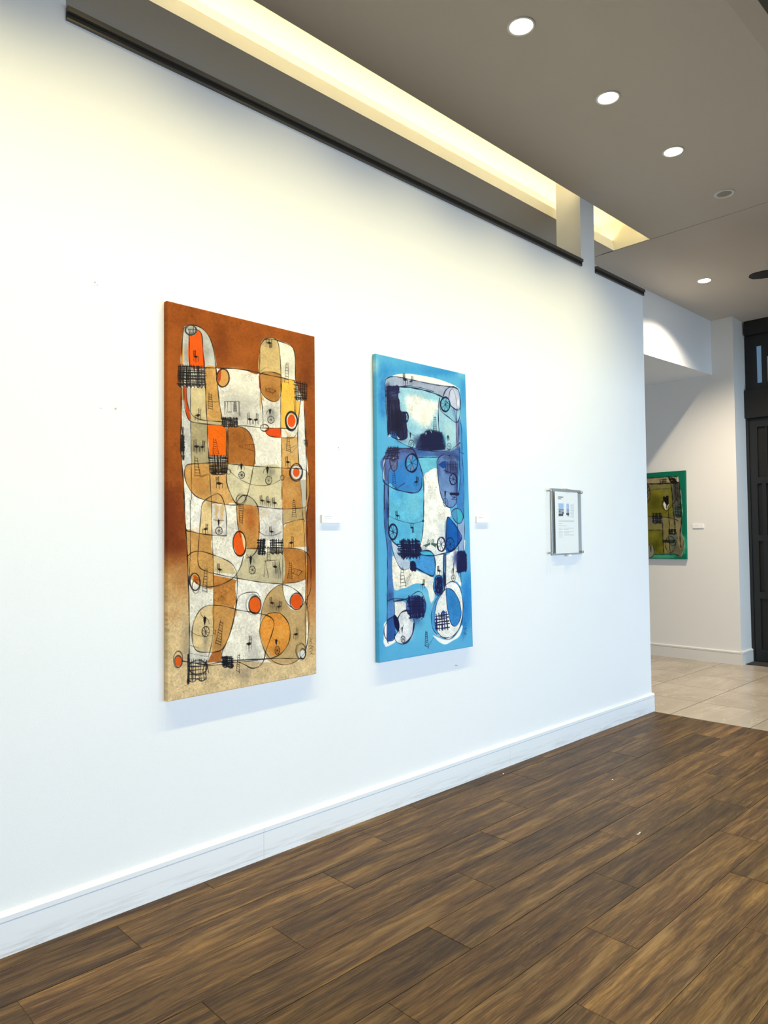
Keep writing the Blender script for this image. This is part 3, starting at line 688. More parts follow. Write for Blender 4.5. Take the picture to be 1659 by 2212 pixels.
S 26 20 17 4 0.95 1 0 108 108 108 136 111 273
S 26 20 17 4.6 0.95 1 0 142 99 164 108 174 129 179 197 185 264 191 362 195 473 200 533 202 612 211 714
S 26 20 17 4.3 0.95 1 0 185 271 254 262 341 251 419 247 489 249 548 251 622 252 704 255
S 26 20 17 5.6 0.95 1 0 69 379 69 533 65 624 71 713 79 803 83 880
S 26 20 17 4 0.95 1 0 81 378 84 459 98 507 118 528 169 532 232 531 274 529
S 26 20 17 4 0.95 1 0 95 376 99 443 118 491 149 511 200 515 274 512
S 26 20 17 3 0.95 1 0 115 373 115 528 118 719 118 881
S 26 20 17 4 0.95 1 0 362 521 418 518 499 519
S 26 20 17 4 0.95 1 0 499 519 535 516 614 509 677 506
S 26 20 17 4 0.95 1 0 488 249 491 152 495 111 519 77 555 61 586 63 601 82 611 141 616 247 614 374 614 509 618 577 619 709 619 867
S 26 20 17 4.9 0.95 1 0 519 77 555 68 598 67 679 80 700 105 706 156 706 254
S 26 20 17 4 0.95 1 0 488 249 494 340 505 428 508 512
S 26 20 17 4 0.95 1 0 489 256 513 241 555 233 597 235 619 247 619 303 610 349 593 373 560 379 518 364 496 340
S 26 20 17 2 0.67 1 0 495 240 519 219 549 213
S 26 20 17 4 0.95 1 0 520 535 541 553 583 557 658 554 696 547 716 522
S 26 20 17 4 0.95 1 0 697 356 700 415
S 26 20 17 4 0.95 1 0 708 355 707 420
S 26 20 17 4.9 0.95 1 0 739 351 730 412 720 506 720 568 727 681 746 711
S 26 20 17 4.9 0.95 1 0 760 348 765 460 773 637 775 772 774 863
S 26 20 17 2.3 0.95 1 0 768 347 773 459 773 564
S 26 20 17 4.9 0.95 1 0 309 532 308 708 300 770 308 817 338 877 360 896
S 26 20 17 4 0.95 1 0 301 530 301 670
S 26 20 17 4.3 0.95 1 0 329 527 362 524 407 533 441 567 457 620 459 664 449 718 434 787 417 846 394 886 360 898
S 26 20 17 4 0.95 1 0 84 753 93 730 118 721 210 710
S 26 20 17 4 0.95 1 0 308 708 452 710 619 709 669 707
S 26 20 17 4 0.95 1 0 84 753 85 780 98 816 128 856 168 877 252 894 327 902 394 898
S 26 20 17 4.3 0.95 1 0 213 765 215 820 220 878
S 26 20 17 2.3 0.95 1 0 317 740 361 771 428 797 498 803 558 794 607 770
S 38 30 26 2.3 0.9 1 1 322 743 322 749 320 754 316 757 312 757 308 756 305 752 303 747 303 741 305 736 309 733 313 733 317 734 320 738
S 38 30 26 2.3 0.9 1 1 323 746 321 751 318 755 313 757 309 757 305 754 302 750 302 744 304 739 307 735 312 733 317 733 320 736 323 740
S 38 30 26 2.3 0.9 1 1 634 758 632 764 629 768 624 771 619 771 614 769 611 764 610 759 611 753 615 748 620 746 625 745 630 748 633 752
S 38 30 26 2.3 0.9 1 1 631 758 630 763 627 767 623 769 618 770 614 767 611 763 611 758 612 753 615 749 619 747 624 747 628 749 631 753
S 38 30 26 2.5 0.9 1 1 541 513 539 521 532 528 523 533 511 534 501 532 494 527 491 520 493 512 500 505 510 501 521 499 531 501 538 506
S 38 30 26 2.5 0.9 1 1 538 515 536 523 530 530 521 534 511 536 502 534 496 528 493 521 495 513 501 506 510 501 520 499 529 502 535 507
S 38 30 26 2.5 0.9 1 1 540 516 536 523 529 529 519 532 508 532 499 530 493 524 491 518 494 511 502 505 512 502 522 502 532 504 538 510
S 26 20 17 4 0.95 1 0 676 707 733 707 772 714 792 745 793 824 783 881 765 903 706 911 618 915 533 910 463 904
S 26 20 17 2.6 0.95 1 0 733 764 740 826 748 908
S 26 20 17 4.3 0.95 1 0 83 867 86 952 92 1017 112 1025 158 1035 230 1044 299 1047
S 26 20 17 5.3 0.95 1 0 90 1016 97 1119 102 1246 106 1381 107 1494 105 1606
S 26 20 17 3 0.95 1 0 113 884 113 1020 112 1129 106 1246 106 1336
S 26 20 17 3.3 0.95 1 0 220 863 223 1039 228 1132 230 1281 231 1438 222 1530 197 1619
S 26 20 17 4 0.95 1 0 299 1047 300 974 294 917 278 870 257 851 231 858 189 882 171 906 166 952 158 1034 151 1121 150 1157 160 1190 198 1210 261 1227 337 1244 473 1271 555 1283 622 1288 717 1285 765 1272
S 26 20 17 4 0.95 1 0 97 1138 122 1120 157 1116 199 1124 304 1163 343 1197 356 1236 357 1307 347 1392 333 1462 303 1534 276 1583 271 1619
S 26 20 17 4.6 0.95 1 0 393 1146 376 1194 348 1235 304 1262 251 1277 198 1280 157 1269 137 1252
S 26 20 17 4.9 0.95 1 0 355 914 360 882 389 855 423 857 457 880 477 914 483 973 480 1071 467 1119 438 1148 410 1154
S 26 20 17 4.3 0.95 1 0 355 914 360 988 377 1055
S 60 54 46 2 0.67 1 1 411 876 408 886 399 894 387 898 374 898 363 893 355 885 352 876 356 866 364 858 376 854 389 854 401 858 409 866
S 60 54 46 2 0.67 1 1 407 872 404 883 397 892 387 897 376 897 366 892 359 884 357 873 359 863 366 854 376 849 387 849 397 853 404 862
S 60 54 46 2 0.67 1 1 409 870 407 881 400 889 389 895 377 897 364 894 355 888 351 879 352 869 359 860 370 854 383 852 395 855 404 861
S 60 54 46 2 0.67 1 1 402 875 398 888 390 898 380 903 370 902 361 896 356 885 355 872 359 859 367 849 377 844 387 844 396 851 401 861
S 26 20 17 4 0.95 1 0 410 1108 473 1109 556 1109 623 1111 705 1115 763 1132 796 1174 800 1263 795 1335 761 1390 729 1413
S 26 20 17 3.3 0.95 1 0 624 1022 631 994 662 981 745 966 764 976
S 26 20 17 3.6 0.95 1 0 621 906 624 1022 622 1274 625 1335 647 1387 684 1417
S 26 20 17 2.3 0.95 1 0 480 1027 509 1044 551 1049 593 1040 618 1027
S 26 20 17 3.3 0.95 1 0 745 909 760 1075 765 1282 761 1488 765 1643
S 26 20 17 4 0.95 1 0 771 898 769 1023 776 1179 777 1282
S 26 20 17 4 0.95 1 0 784 882 775 971 783 1127
S 26 20 17 4.3 0.95 1 0 765 1385 784 1464 780 1568 760 1653
S 26 20 17 4 0.95 1 0 775 1282 775 1386 768 1437
S 26 20 17 4 0.95 1 0 483 1511 489 1453 501 1390 531 1338 579 1302 622 1294 678 1312 736 1352 758 1395
S 26 20 17 4.9 0.95 1 0 567 1428 609 1438 652 1483 666 1540 652 1594 608 1634 553 1649 471 1646 336 1632 249 1630 187 1631 72 1600
S 26 20 17 3.3 0.95 1 0 567 1428 525 1434 495 1468 483 1511 495 1571 530 1634 577 1675 639 1693 708 1682 760 1643 777 1583
S 26 20 17 3.6 0.95 1 0 271 1628 336 1632 414 1638 530 1649 651 1664 740 1677
S 26 20 17 3.3 0.95 1 0 187 1638 271 1642 336 1642 471 1650
S 26 20 17 4 0.95 1 0 347 1392 359 1346 381 1326 426 1319 467 1324 484 1345
S 26 20 17 4.9 0.95 1 0 347 1395 415 1410 507 1432 554 1454 568 1485 554 1533 518 1613 506 1655 477 1680 436 1682 397 1660 358 1640
S 26 20 17 4 0.95 1 0 230 1365 282 1373 347 1393
S 26 20 17 4.3 0.95 1 0 230 1365 193 1366 157 1386 129 1433 120 1482 126 1537 151 1567 208 1578 266 1577 298 1543 325 1480 359 1346
S 26 20 17 2 0.67 1 0 111 1472 146 1494 187 1503 229 1503
S 26 20 17 2 0.67 1 0 111 1535 156 1554
S 26 20 17 2 0.67 1 0 111 1571 197 1596
S 38 30 26 2.6 0.9 1 1 241 1489 241 1493 239 1497 237 1498 234 1498 231 1496 230 1493 229 1488 229 1484 231 1481 233 1479 236 1479 238 1481 240 1485
S 38 30 26 2.6 0.9 1 1 241 1489 241 1493 239 1497 237 1498 234 1498 232 1496 230 1493 229 1488 229 1484 231 1481 233 1479 236 1479 239 1481 241 1485
S 60 54 50 2.3 0.78 1 1 764 1640 763 1657 756 1671 744 1678 730 1678 716 1670 705 1656 699 1639 700 1622 707 1609 719 1601 733 1601 747 1609 758 1623
S 60 54 50 2.3 0.78 1 1 763 1641 761 1661 753 1676 740 1684 727 1682 714 1672 705 1655 701 1635 703 1615 711 1600 723 1592 737 1593 750 1604 759 1620
S 60 54 50 2.3 0.78 1 1 765 1644 762 1661 754 1673 742 1679 729 1678 718 1669 710 1654 707 1637 710 1621 718 1608 730 1602 742 1604 754 1613 762 1627
S 60 54 50 2.3 0.78 1 1 768 1641 766 1658 758 1672 746 1679 732 1678 718 1669 708 1655 703 1637 705 1619 712 1606 725 1599 739 1600 752 1608 763 1623
S 38 30 26 2.6 0.9 1 1 761 1654 759 1663 755 1671 748 1675 740 1674 733 1669 728 1660 727 1650 728 1640 733 1633 739 1629 747 1630 754 1635 759 1643
S 38 30 26 2.6 0.9 1 1 765 1657 761 1668 755 1677 746 1680 738 1678 730 1672 726 1661 726 1649 729 1638 735 1630 744 1626 753 1628 760 1634 764 1645
S 38 30 26 2.6 0.9 1 1 760 1653 758 1665 752 1673 745 1677 737 1675 730 1669 726 1659 725 1648 728 1637 733 1628 740 1624 748 1626 755 1632 759 1642
S 38 34 32 4 0.9 1 0 66 279 65 327 62 372
S 38 34 32 4.7 0.9 1 0 57 280 54 328 54 373
S 38 34 32 4.6 0.9 1 0 63 278 61 327 64 375
S 38 34 32 4.3 0.9 1 0 78 276 74 326 77 373
S 38 34 32 4.5 0.9 1 0 74 276 68 326 69 374
S 38 34 32 3.5 0.9 1 0 77 280 78 325 77 372
S 38 34 32 3.6 0.9 1 0 83 278 80 325 82 374
S 38 34 32 3.8 0.9 1 0 91 275 93 323 92 371
S 38 34 32 3.8 0.9 1 0 97 277 92 324 95 373
S 38 34 32 3.4 0.9 1 0 98 277 95 323 95 371
S 38 34 32 4.6 0.9 1 0 100 272 97 323 99 370
S 38 34 32 3 0.9 1 0 106 276 103 322 106 369
S 38 34 32 4 0.9 1 0 108 272 106 322 111 369
S 38 34 32 4.6 0.9 1 0 116 271 115 321 114 370
S 38 34 32 4.3 0.9 1 0 119 270 117 320 116 367
S 38 34 32 3.1 0.9 1 0 127 269 123 320 124 366
S 38 34 32 3.6 0.9 1 0 131 268 128 319 132 366
S 38 34 32 4 0.9 1 0 132 272 137 318 134 366
S 38 34 32 4 0.9 1 0 135 271 138 318 139 364
S 38 34 32 2.9 0.9 1 0 145 268 143 317 146 366
S 38 34 32 4.4 0.9 1 0 151 270 153 316 150 366
S 38 34 32 4.8 0.9 1 0 147 267 149 316 147 366
S 38 34 32 4.2 0.9 1 0 155 269 156 316 156 365
S 38 34 32 4.1 0.9 1 0 156 266 160 315 159 366
S 38 34 32 3.9 0.9 1 0 159 268 157 315 161 364
S 38 34 32 4.4 0.9 1 0 167 266 167 314 168 364
S 38 34 32 2.8 0.9 1 0 172 265 170 314 173 364
S 38 34 32 3.9 0.9 1 0 173 263 175 313 177 361
S 38 34 32 2.9 0.9 1 0 181 261 181 312 184 359
S 38 34 32 4.5 0.9 1 0 187 264 186 312 190 362
S 38 34 32 4 0.9 1 0 54 287 121 278 187 270
S 38 34 32 4.8 0.9 1 0 56 289 121 277 192 271
S 38 34 32 3.3 0.9 1 0 54 295 121 286 193 276
S 38 34 32 4.2 0.9 1 0 54 303 121 294 186 286
S 38 34 32 3.8 0.9 1 0 54 304 121 293 190 284
S 38 34 32 4.5 0.9 1 0 54 310 121 303 193 290
S 38 34 32 4.8 0.9 1 0 57 313 121 304 187 297
S 38 34 32 4.8 0.9 1 0 51 317 121 305 194 298
S 38 34 32 3.7 0.9 1 0 51 323 121 316 195 307
S 38 34 32 3 0.9 1 0 53 327 121 317 188 310
S 38 34 32 3.7 0.9 1 0 51 331 121 322 192 312
S 38 34 32 3.5 0.9 1 0 53 336 121 331 193 319
S 38 34 32 3 0.9 1 0 52 339 121 329 189 324
S 38 34 32 2.7 0.9 1 0 55 342 121 334 191 326
S 38 34 32 3.6 0.9 1 0 55 345 121 335 188 329
S 38 34 32 3.2 0.9 1 0 55 353 121 346 189 341
S 38 34 32 2.8 0.9 1 0 52 352 121 347 191 336
S 38 34 32 3.2 0.9 1 0 53 364 121 355 196 346
S 38 34 32 4.9 0.9 1 0 49 365 121 356 190 350
S 38 34 32 2.8 0.9 1 0 55 369 121 362 190 354
S 38 34 32 3.8 0.9 1 0 55 366 64 379 73 364 81 377 90 362 99 376 108 360 117 374 126 358 135 372 143 356 153 370 162 354 171 368 180 352 189 366
S 38 34 32 4.1 0.78 1 0 65 284 64 326 61 371
S 38 34 32 2.9 0.78 1 0 70 283 71 325 70 366
S 38 34 32 2.7 0.78 1 0 76 281 75 324 75 369
S 38 34 32 3.1 0.78 1 0 83 278 81 323 81 366
S 38 34 32 3.5 0.78 1 0 86 279 84 323 83 367
S 38 34 32 3.2 0.78 1 0 94 278 92 322 93 362
S 38 34 32 4 0.78 1 0 101 279 99 321 100 364
S 38 34 32 2.5 0.78 1 0 107 274 107 319 106 362
S 38 34 32 3.6 0.78 1 0 111 278 110 319 109 360
S 38 34 32 2.8 0.78 1 0 60 286 87 284 116 278
S 38 34 32 3.9 0.78 1 0 59 302 87 297 116 294
S 38 34 32 2.4 0.78 1 0 59 305 86 300 116 297
S 38 34 32 4 0.78 1 0 58 320 86 312 115 309
S 38 34 32 3.2 0.78 1 0 57 325 86 321 115 316
S 38 34 32 3.2 0.78 1 0 56 328 86 325 114 320
S 38 34 32 3.8 0.78 1 0 58 340 86 337 114 333
S 38 34 32 3 0.78 1 0 56 347 86 341 115 340
S 38 34 32 4 0.78 1 0 57 353 85 349 117 347
S 38 34 32 4.1 0.78 1 0 55 369 85 363 115 361
S 38 34 32 3.3 0.78 1 0 57 362 71 373 85 358 99 369 114 354
S 38 34 34 3.2 0.9 1 0 706 252 707 302 710 352
S 38 34 34 3.9 0.9 1 0 712 256 715 302 715 350
S 38 34 34 4.2 0.9 1 0 714 255 715 302 716 351
S 38 34 34 4.2 0.9 1 0 722 255 724 301 724 347
S 38 34 34 3.2 0.9 1 0 735 251 736 301 735 347
S 38 34 34 3.5 0.9 1 0 739 253 739 301 742 347
S 38 34 34 2.8 0.9 1 0 751 255 749 301 751 345
S 38 34 34 3.6 0.9 1 0 755 256 753 301 754 349
S 38 34 34 3.5 0.9 1 0 766 251 763 300 765 344
S 38 34 34 4.3 0.9 1 0 767 254 766 300 768 345
S 38 34 34 4.5 0.9 1 0 776 256 776 300 776 347
S 38 34 34 4.4 0.9 1 0 698 261 740 264 785 262
S 38 34 34 4.5 0.9 1 0 698 266 740 265 784 268
S 38 34 34 3.7 0.9 1 0 696 275 740 275 784 272
S 38 34 34 3.3 0.9 1 0 699 279 740 280 783 277
S 38 34 34 3.7 0.9 1 0 696 287 740 289 781 285
S 38 34 34 3.8 0.9 1 0 696 296 740 295 783 290
S 38 34 34 4 0.9 1 0 698 302 740 302 785 298
S 38 34 34 4.5 0.9 1 0 698 310 740 309 784 304
S 38 34 34 4.6 0.9 1 0 699 315 740 311 782 312
S 38 34 34 2.7 0.9 1 0 699 321 740 318 781 320
S 38 34 34 3.9 0.9 1 0 700 326 740 326 784 325
S 38 34 34 3.6 0.9 1 0 702 339 741 340 781 335
S 38 34 34 4.5 0.9 1 0 699 341 741 339 785 336
S 38 34 34 3.6 0.9 1 0 702 341 718 355 733 340 749 353 764 338 780 351
S 40 36 34 3.8 0.67 1 0 714 330 713 341 711 352
S 40 36 34 3.4 0.67 1 0 735 327 738 338 734 350
S 40 36 34 2.6 0.67 1 0 761 324 764 335 761 346
S 40 36 34 4.3 0.67 1 0 702 334 739 328 776 324
S 40 36 34 2.9 0.67 1 0 702 339 739 336 777 330
S 40 36 34 3.4 0.67 1 0 702 342 739 337 777 332
S 40 36 34 4 0.67 1 0 701 347 739 341 777 338
S 40 36 34 2.4 0.67 1 0 699 351 739 345 776 340
S 40 36 34 3.3 0.67 1 0 703 351 721 352 739 347 757 348 775 342
S 34 31 29 5.4 0.95 1 0 284 490 283 512 284 534
S 34 31 29 4.5 0.95 1 0 290 491 291 511 290 533
S 34 31 29 4.2 0.95 1 0 289 491 289 512 289 532
S 34 31 29 5.9 0.95 1 0 298 489 299 511 299 531
S 34 31 29 4 0.95 1 0 298 490 301 511 300 532
S 34 31 29 4.7 0.95 1 0 309 489 310 510 312 532
S 34 31 29 3.4 0.95 1 0 311 489 311 510 313 532
S 34 31 29 5.7 0.95 1 0 318 486 319 509 320 531
S 34 31 29 4.3 0.95 1 0 322 487 321 509 322 530
S 34 31 29 4.3 0.95 1 0 325 486 326 508 326 529
S 34 31 29 4.7 0.95 1 0 331 487 332 508 333 528
S 34 31 29 4.5 0.95 1 0 339 485 342 507 343 530
S 34 31 29 4 0.95 1 0 341 484 343 507 345 530
S 34 31 29 3.3 0.95 1 0 345 484 343 507 345 528
S 34 31 29 5 0.95 1 0 353 484 355 506 357 528
S 34 31 29 4.5 0.95 1 0 358 484 361 505 361 527
S 34 31 29 5.7 0.95 1 0 274 496 319 491 362 487
S 34 31 29 4.3 0.95 1 0 277 501 319 497 364 491
S 34 31 29 3.5 0.95 1 0 276 502 319 499 362 494
S 34 31 29 5.1 0.95 1 0 277 508 319 504 362 500
S 34 31 29 5 0.95 1 0 278 512 319 510 361 505
S 34 31 29 3.4 0.95 1 0 275 517 320 514 364 509
S 34 31 29 5.8 0.95 1 0 278 521 320 519 362 515
S 34 31 29 4.6 0.95 1 0 275 524 320 520 362 517
S 34 31 29 3.7 0.95 1 0 275 530 320 526 364 523
S 34 31 29 4.6 0.95 1 0 279 529 290 535 300 528 310 534 320 526 331 532 341 525 352 531 362 523
S 38 35 33 4.1 0.95 1 0 208 673 211 716 213 756
S 38 35 33 3.5 0.95 1 0 215 673 217 715 222 757
S 38 35 33 3.1 0.95 1 0 222 673 225 715 228 756
S 38 35 33 4.8 0.95 1 0 228 673 230 715 231 758
S 38 35 33 3.5 0.95 1 0 228 671 229 715 233 756
S 38 35 33 5.2 0.95 1 0 235 672 238 714 239 755
S 38 35 33 5.1 0.95 1 0 238 671 240 714 243 755
S 38 35 33 5.3 0.95 1 0 239 672 243 714 245 756
S 38 35 33 4.7 0.95 1 0 249 671 251 713 251 751
S 38 35 33 4.5 0.95 1 0 253 672 256 713 258 754
S 38 35 33 4 0.95 1 0 254 672 257 713 261 751
S 38 35 33 3.5 0.95 1 0 258 672 259 712 261 752
S 38 35 33 4.3 0.95 1 0 265 674 268 712 271 753
S 38 35 33 5.4 0.95 1 0 268 673 271 711 275 749
S 38 35 33 4.3 0.95 1 0 275 672 279 711 278 751
S 38 35 33 3.3 0.95 1 0 276 669 280 711 282 752
S 38 35 33 5 0.95 1 0 287 672 288 710 291 749
S 38 35 33 4.9 0.95 1 0 287 672 288 710 289 751
S 38 35 33 4.5 0.95 1 0 294 671 297 710 296 749
S 38 35 33 4.3 0.95 1 0 296 672 300 709 300 750
S 38 35 33 4.9 0.95 1 0 205 684 255 680 301 678
S 38 35 33 4.9 0.95 1 0 209 687 255 688 305 683
S 38 35 33 4.6 0.95 1 0 207 690 255 687 302 683
S 38 35 33 4.2 0.95 1 0 210 699 256 696 306 694
S 38 35 33 4.8 0.95 1 0 208 707 256 705 302 700
S 38 35 33 5.1 0.95 1 0 211 708 256 704 307 700
S 38 35 33 4.2 0.95 1 0 207 715 256 712 304 707
S 38 35 33 4.5 0.95 1 0 210 723 257 720 303 716
S 38 35 33 3.5 0.95 1 0 209 728 257 723 303 720
S 38 35 33 4.3 0.95 1 0 211 736 257 731 307 727
S 38 35 33 5.4 0.95 1 0 211 738 258 737 306 730
S 38 35 33 3.9 0.95 1 0 210 747 258 741 309 736
S 38 35 33 4.1 0.95 1 0 214 756 259 751 305 747
S 38 35 33 4.3 0.95 1 0 214 750 223 761 231 748 241 759 249 746 259 757 267 744 277 755 285 742 295 753 304 741
S 38 30 26 3.3 0.9 1 1 294 756 290 758 279 760 264 761 248 760 234 758 224 755 221 752 225 750 235 748 250 747 266 748 281 750 290 752
S 38 30 26 3.3 0.9 1 1 301 751 297 754 286 757 269 759 251 760 234 760 223 759 219 756 223 753 234 750 251 748 269 747 286 747 297 749
S 38 30 26 3.3 0.9 1 1 295 748 292 751 282 755 267 759 250 762 235 763 225 762 221 760 224 756 234 752 249 749 265 746 281 745 291 745
S 36 34 36 3.7 0.95 1 0 70 592 68 630 67 667
S 36 34 36 4.6 0.95 1 0 72 593 71 630 70 666
S 36 34 36 3.8 0.95 1 0 73 593 73 630 71 667
S 36 34 36 3.1 0.95 1 0 77 593 76 630 75 666
S 36 34 36 3.6 0.95 1 0 80 594 80 629 79 667
S 36 34 36 3.1 0.95 1 0 82 595 82 629 82 665
S 36 34 36 3.8 0.95 1 0 67 595 76 596 85 597
S 36 34 36 4.1 0.95 1 0 67 602 76 604 85 601
S 36 34 36 4.1 0.95 1 0 67 608 76 606 85 608
S 36 34 36 3 0.95 1 0 66 613 76 612 85 611
S 36 34 36 4.3 0.95 1 0 66 622 75 622 84 621
S 36 34 36 3.8 0.95 1 0 65 628 75 630 85 626
S 36 34 36 3 0.95 1 0 65 638 75 638 85 634
S 36 34 36 2.6 0.95 1 0 65 641 75 640 85 639
S 36 34 36 4.5 0.95 1 0 65 648 75 650 85 645
S 36 34 36 3.2 0.95 1 0 65 650 75 646 85 646
S 36 34 36 4.4 0.95 1 0 64 654 75 652 85 651
S 36 34 36 2.9 0.95 1 0 63 666 74 662 84 662
S 36 34 36 3.6 0.95 1 0 65 659 69 670 74 659 79 669 84 658
S 38 36 36 2.9 0.9 1 0 73 557 74 630 75 698
S 38 36 36 3.5 0.9 1 0 75 562 77 629 79 702
S 38 36 36 4.2 0.9 1 0 78 557 80 629 82 700
S 38 36 36 3.2 0.9 1 0 71 583 76 577 80 580
S 38 36 36 3.5 0.9 1 0 72 626 77 627 81 625
S 38 36 36 3.2 0.9 1 0 72 673 78 675 83 669
S 38 36 36 4 0.9 1 0 73 686 76 707 78 686 81 706 83 685
S 50 44 40 2.4 0.78 1 0 765 551 766 567 768 583
S 50 44 40 2.6 0.78 1 0 766 550 768 567 769 583
S 50 44 40 3.1 0.78 1 0 771 546 772 566 775 581
S 50 44 40 3.4 0.78 1 0 774 549 776 566 777 586
S 50 44 40 3.1 0.78 1 0 777 552 779 566 780 585
S 50 44 40 2 0.78 1 0 758 560 772 558 782 558
S 50 44 40 3 0.78 1 0 757 557 772 557 782 554
S 50 44 40 2.8 0.78 1 0 759 561 772 558 786 558
S 50 44 40 2.2 0.78 1 0 758 566 772 565 786 566
S 50 44 40 2.1 0.78 1 0 762 570 773 568 786 568
S 50 44 40 3.3 0.78 1 0 758 574 773 572 784 571
S 50 44 40 3.1 0.78 1 0 761 575 773 575 785 573
S 50 44 40 2.5 0.78 1 0 762 579 773 580 788 578
S 50 44 40 2.6 0.78 1 0 763 578 769 591 773 577 779 591 783 577
S 60 58 54 2.6 0.84 1 1 145 104 142 113 135 121 125 127 114 130 103 129 96 124 93 116 95 107 102 99 112 92 123 90 134 91 142 96
S 60 58 54 2.6 0.84 1 1 149 103 146 114 137 124 124 131 110 134 98 132 89 126 86 117 89 106 97 96 110 89 124 86 137 88 146 94
S 60 58 54 2.6 0.84 1 1 147 105 144 115 135 124 124 131 111 133 99 131 91 125 88 116 91 106 99 97 111 90 124 88 136 90 144 96
S 60 58 54 2.6 0.84 1 1 142 105 141 116 134 126 124 133 112 136 102 134 94 127 91 118 93 107 99 97 109 90 121 87 131 89 139 95
S 60 58 54 2.6 0.84 1 1 146 105 143 115 134 124 123 129 110 131 99 128 92 122 90 113 94 103 102 94 113 88 126 87 137 89 144 96
S 60 58 54 2.6 0.84 1 1 141 105 138 116 131 125 121 131 109 133 99 130 93 124 90 114 93 104 100 95 110 89 122 87 132 89 139 96
S 60 58 54 2.6 0.84 1 1 141 104 138 116 131 126 121 133 109 135 99 132 92 125 89 115 91 104 98 94 109 87 120 84 131 87 138 94
S 70 68 64 2.9 0.78 1 0 101 99 107 116 111 131
S 70 68 64 3.1 0.78 1 0 106 98 110 115 114 131
S 70 68 64 2.7 0.78 1 0 113 97 115 114 118 131
S 70 68 64 3.6 0.78 1 0 118 97 119 113 122 129
S 70 68 64 2.5 0.78 1 0 123 95 125 112 125 130
S 70 68 64 3.1 0.78 1 0 130 94 130 111 131 129
S 70 68 64 3.7 0.78 1 0 132 93 131 111 132 129
S 70 68 64 2.4 0.78 1 0 141 91 138 110 137 127
S 70 68 64 3.3 0.78 1 0 102 110 121 106 143 102
S 70 68 64 3.6 0.78 1 0 107 124 123 122 140 120
S 70 68 64 3 0.78 1 0 108 129 117 133 123 127 131 131 139 124
S 44 38 34 3.6 0.9 1 1 318 299 314 318 305 334 291 344 276 346 262 340 253 327 249 309 253 290 262 274 276 264 291 262 305 268 315 281
S 44 38 34 3.6 0.9 1 1 317 300 313 319 303 334 289 344 274 346 262 339 253 325 251 308 255 289 264 273 278 263 293 262 305 268 314 282
S 44 38 34 3.6 0.9 1 1 314 299 311 319 302 335 289 345 275 347 263 341 254 327 251 309 254 290 263 273 275 263 289 260 302 267 311 281
S 44 38 34 3.6 0.9 1 1 316 302 310 322 298 338 284 347 269 348 257 340 250 324 249 305 255 285 266 269 281 259 296 258 308 266 315 282
S 44 38 34 3.6 0.9 1 1 318 302 313 320 301 335 286 344 271 345 258 337 250 324 249 306 254 288 265 273 280 264 296 263 309 270 317 284
S 44 38 34 3.6 0.9 1 1 318 296 317 315 308 332 295 343 280 346 265 341 255 329 249 312 251 293 259 277 272 266 287 262 302 267 313 279
S 28 26 28 6.1 1 1 0 480 1066 479 1103 478 1138
S 28 26 28 7 1 1 0 489 1067 487 1103 485 1140
S 28 26 28 7.9 1 1 0 494 1065 492 1103 489 1139
S 28 26 28 7.3 1 1 0 502 1068 501 1104 499 1140
S 28 26 28 8.8 1 1 0 507 1066 507 1104 504 1141
S 28 26 28 7.3 1 1 0 515 1066 512 1104 513 1142
S 28 26 28 8.2 1 1 0 475 1070 497 1072 518 1074
S 28 26 28 8 1 1 0 474 1082 496 1083 517 1085
S 28 26 28 5.1 1 1 0 475 1095 496 1093 518 1096
S 28 26 28 8.6 1 1 0 473 1102 496 1102 518 1104
S 28 26 28 5.3 1 1 0 474 1113 495 1111 517 1115
S 28 26 28 7.3 1 1 0 472 1122 495 1123 517 1127
S 28 26 28 5.7 1 1 0 473 1132 494 1136 518 1134
S 32 30 30 6.4 1 1 0 552 1068 550 1101 552 1134
S 32 30 30 4.1 1 1 0 560 1066 559 1102 561 1136
S 32 30 30 4.8 1 1 0 564 1067 564 1102 565 1135
S 32 30 30 5.4 1 1 0 571 1066 572 1102 571 1135
S 32 30 30 4.5 1 1 0 581 1069 581 1102 580 1138
S 32 30 30 6.1 1 1 0 585 1066 584 1102 585 1138
S 32 30 30 4.7 1 1 0 598 1067 599 1102 598 1137
S 32 30 30 5.2 1 1 0 598 1068 599 1102 598 1139
S 32 30 30 3.8 1 1 0 612 1068 613 1102 612 1136
S 32 30 30 4.2 1 1 0 620 1065 618 1102 619 1136
S 32 30 30 4.2 1 1 0 546 1072 585 1074 621 1074
S 32 30 30 5.9 1 1 0 546 1084 585 1083 623 1082
S 32 30 30 3.7 1 1 0 546 1087 585 1086 624 1087
S 32 30 30 6 1 1 0 549 1095 585 1097 625 1097
S 32 30 30 4.1 1 1 0 547 1107 585 1107 621 1108
S 32 30 30 4.2 1 1 0 548 1115 585 1116 623 1115
S 32 30 30 5.3 1 1 0 549 1123 585 1125 622 1126
S 32 30 30 5.2 1 1 0 548 1133 585 1134 621 1134
S 32 30 30 4.9 1 1 0 550 1129 564 1140 578 1130 592 1141 606 1131 620 1142
S 30 30 34 6.3 1 1 0 278 1606 280 1631 281 1655
S 30 30 34 6.3 1 1 0 287 1609 286 1632 290 1657
S 30 30 34 6.6 1 1 0 292 1609 294 1633 297 1658
S 30 30 34 7.2 1 1 0 298 1609 300 1634 302 1658
S 30 30 34 6.3 1 1 0 305 1610 306 1635 309 1661
S 30 30 34 4.9 1 1 0 313 1612 316 1636 319 1662
S 30 30 34 4.6 1 1 0 320 1612 323 1637 324 1663
S 30 30 34 6.6 1 1 0 323 1612 326 1638 328 1665
S 30 30 34 6.3 1 1 0 275 1611 302 1612 330 1615
S 30 30 34 6.6 1 1 0 274 1617 303 1619 332 1624
S 30 30 34 5.6 1 1 0 274 1624 303 1629 333 1632
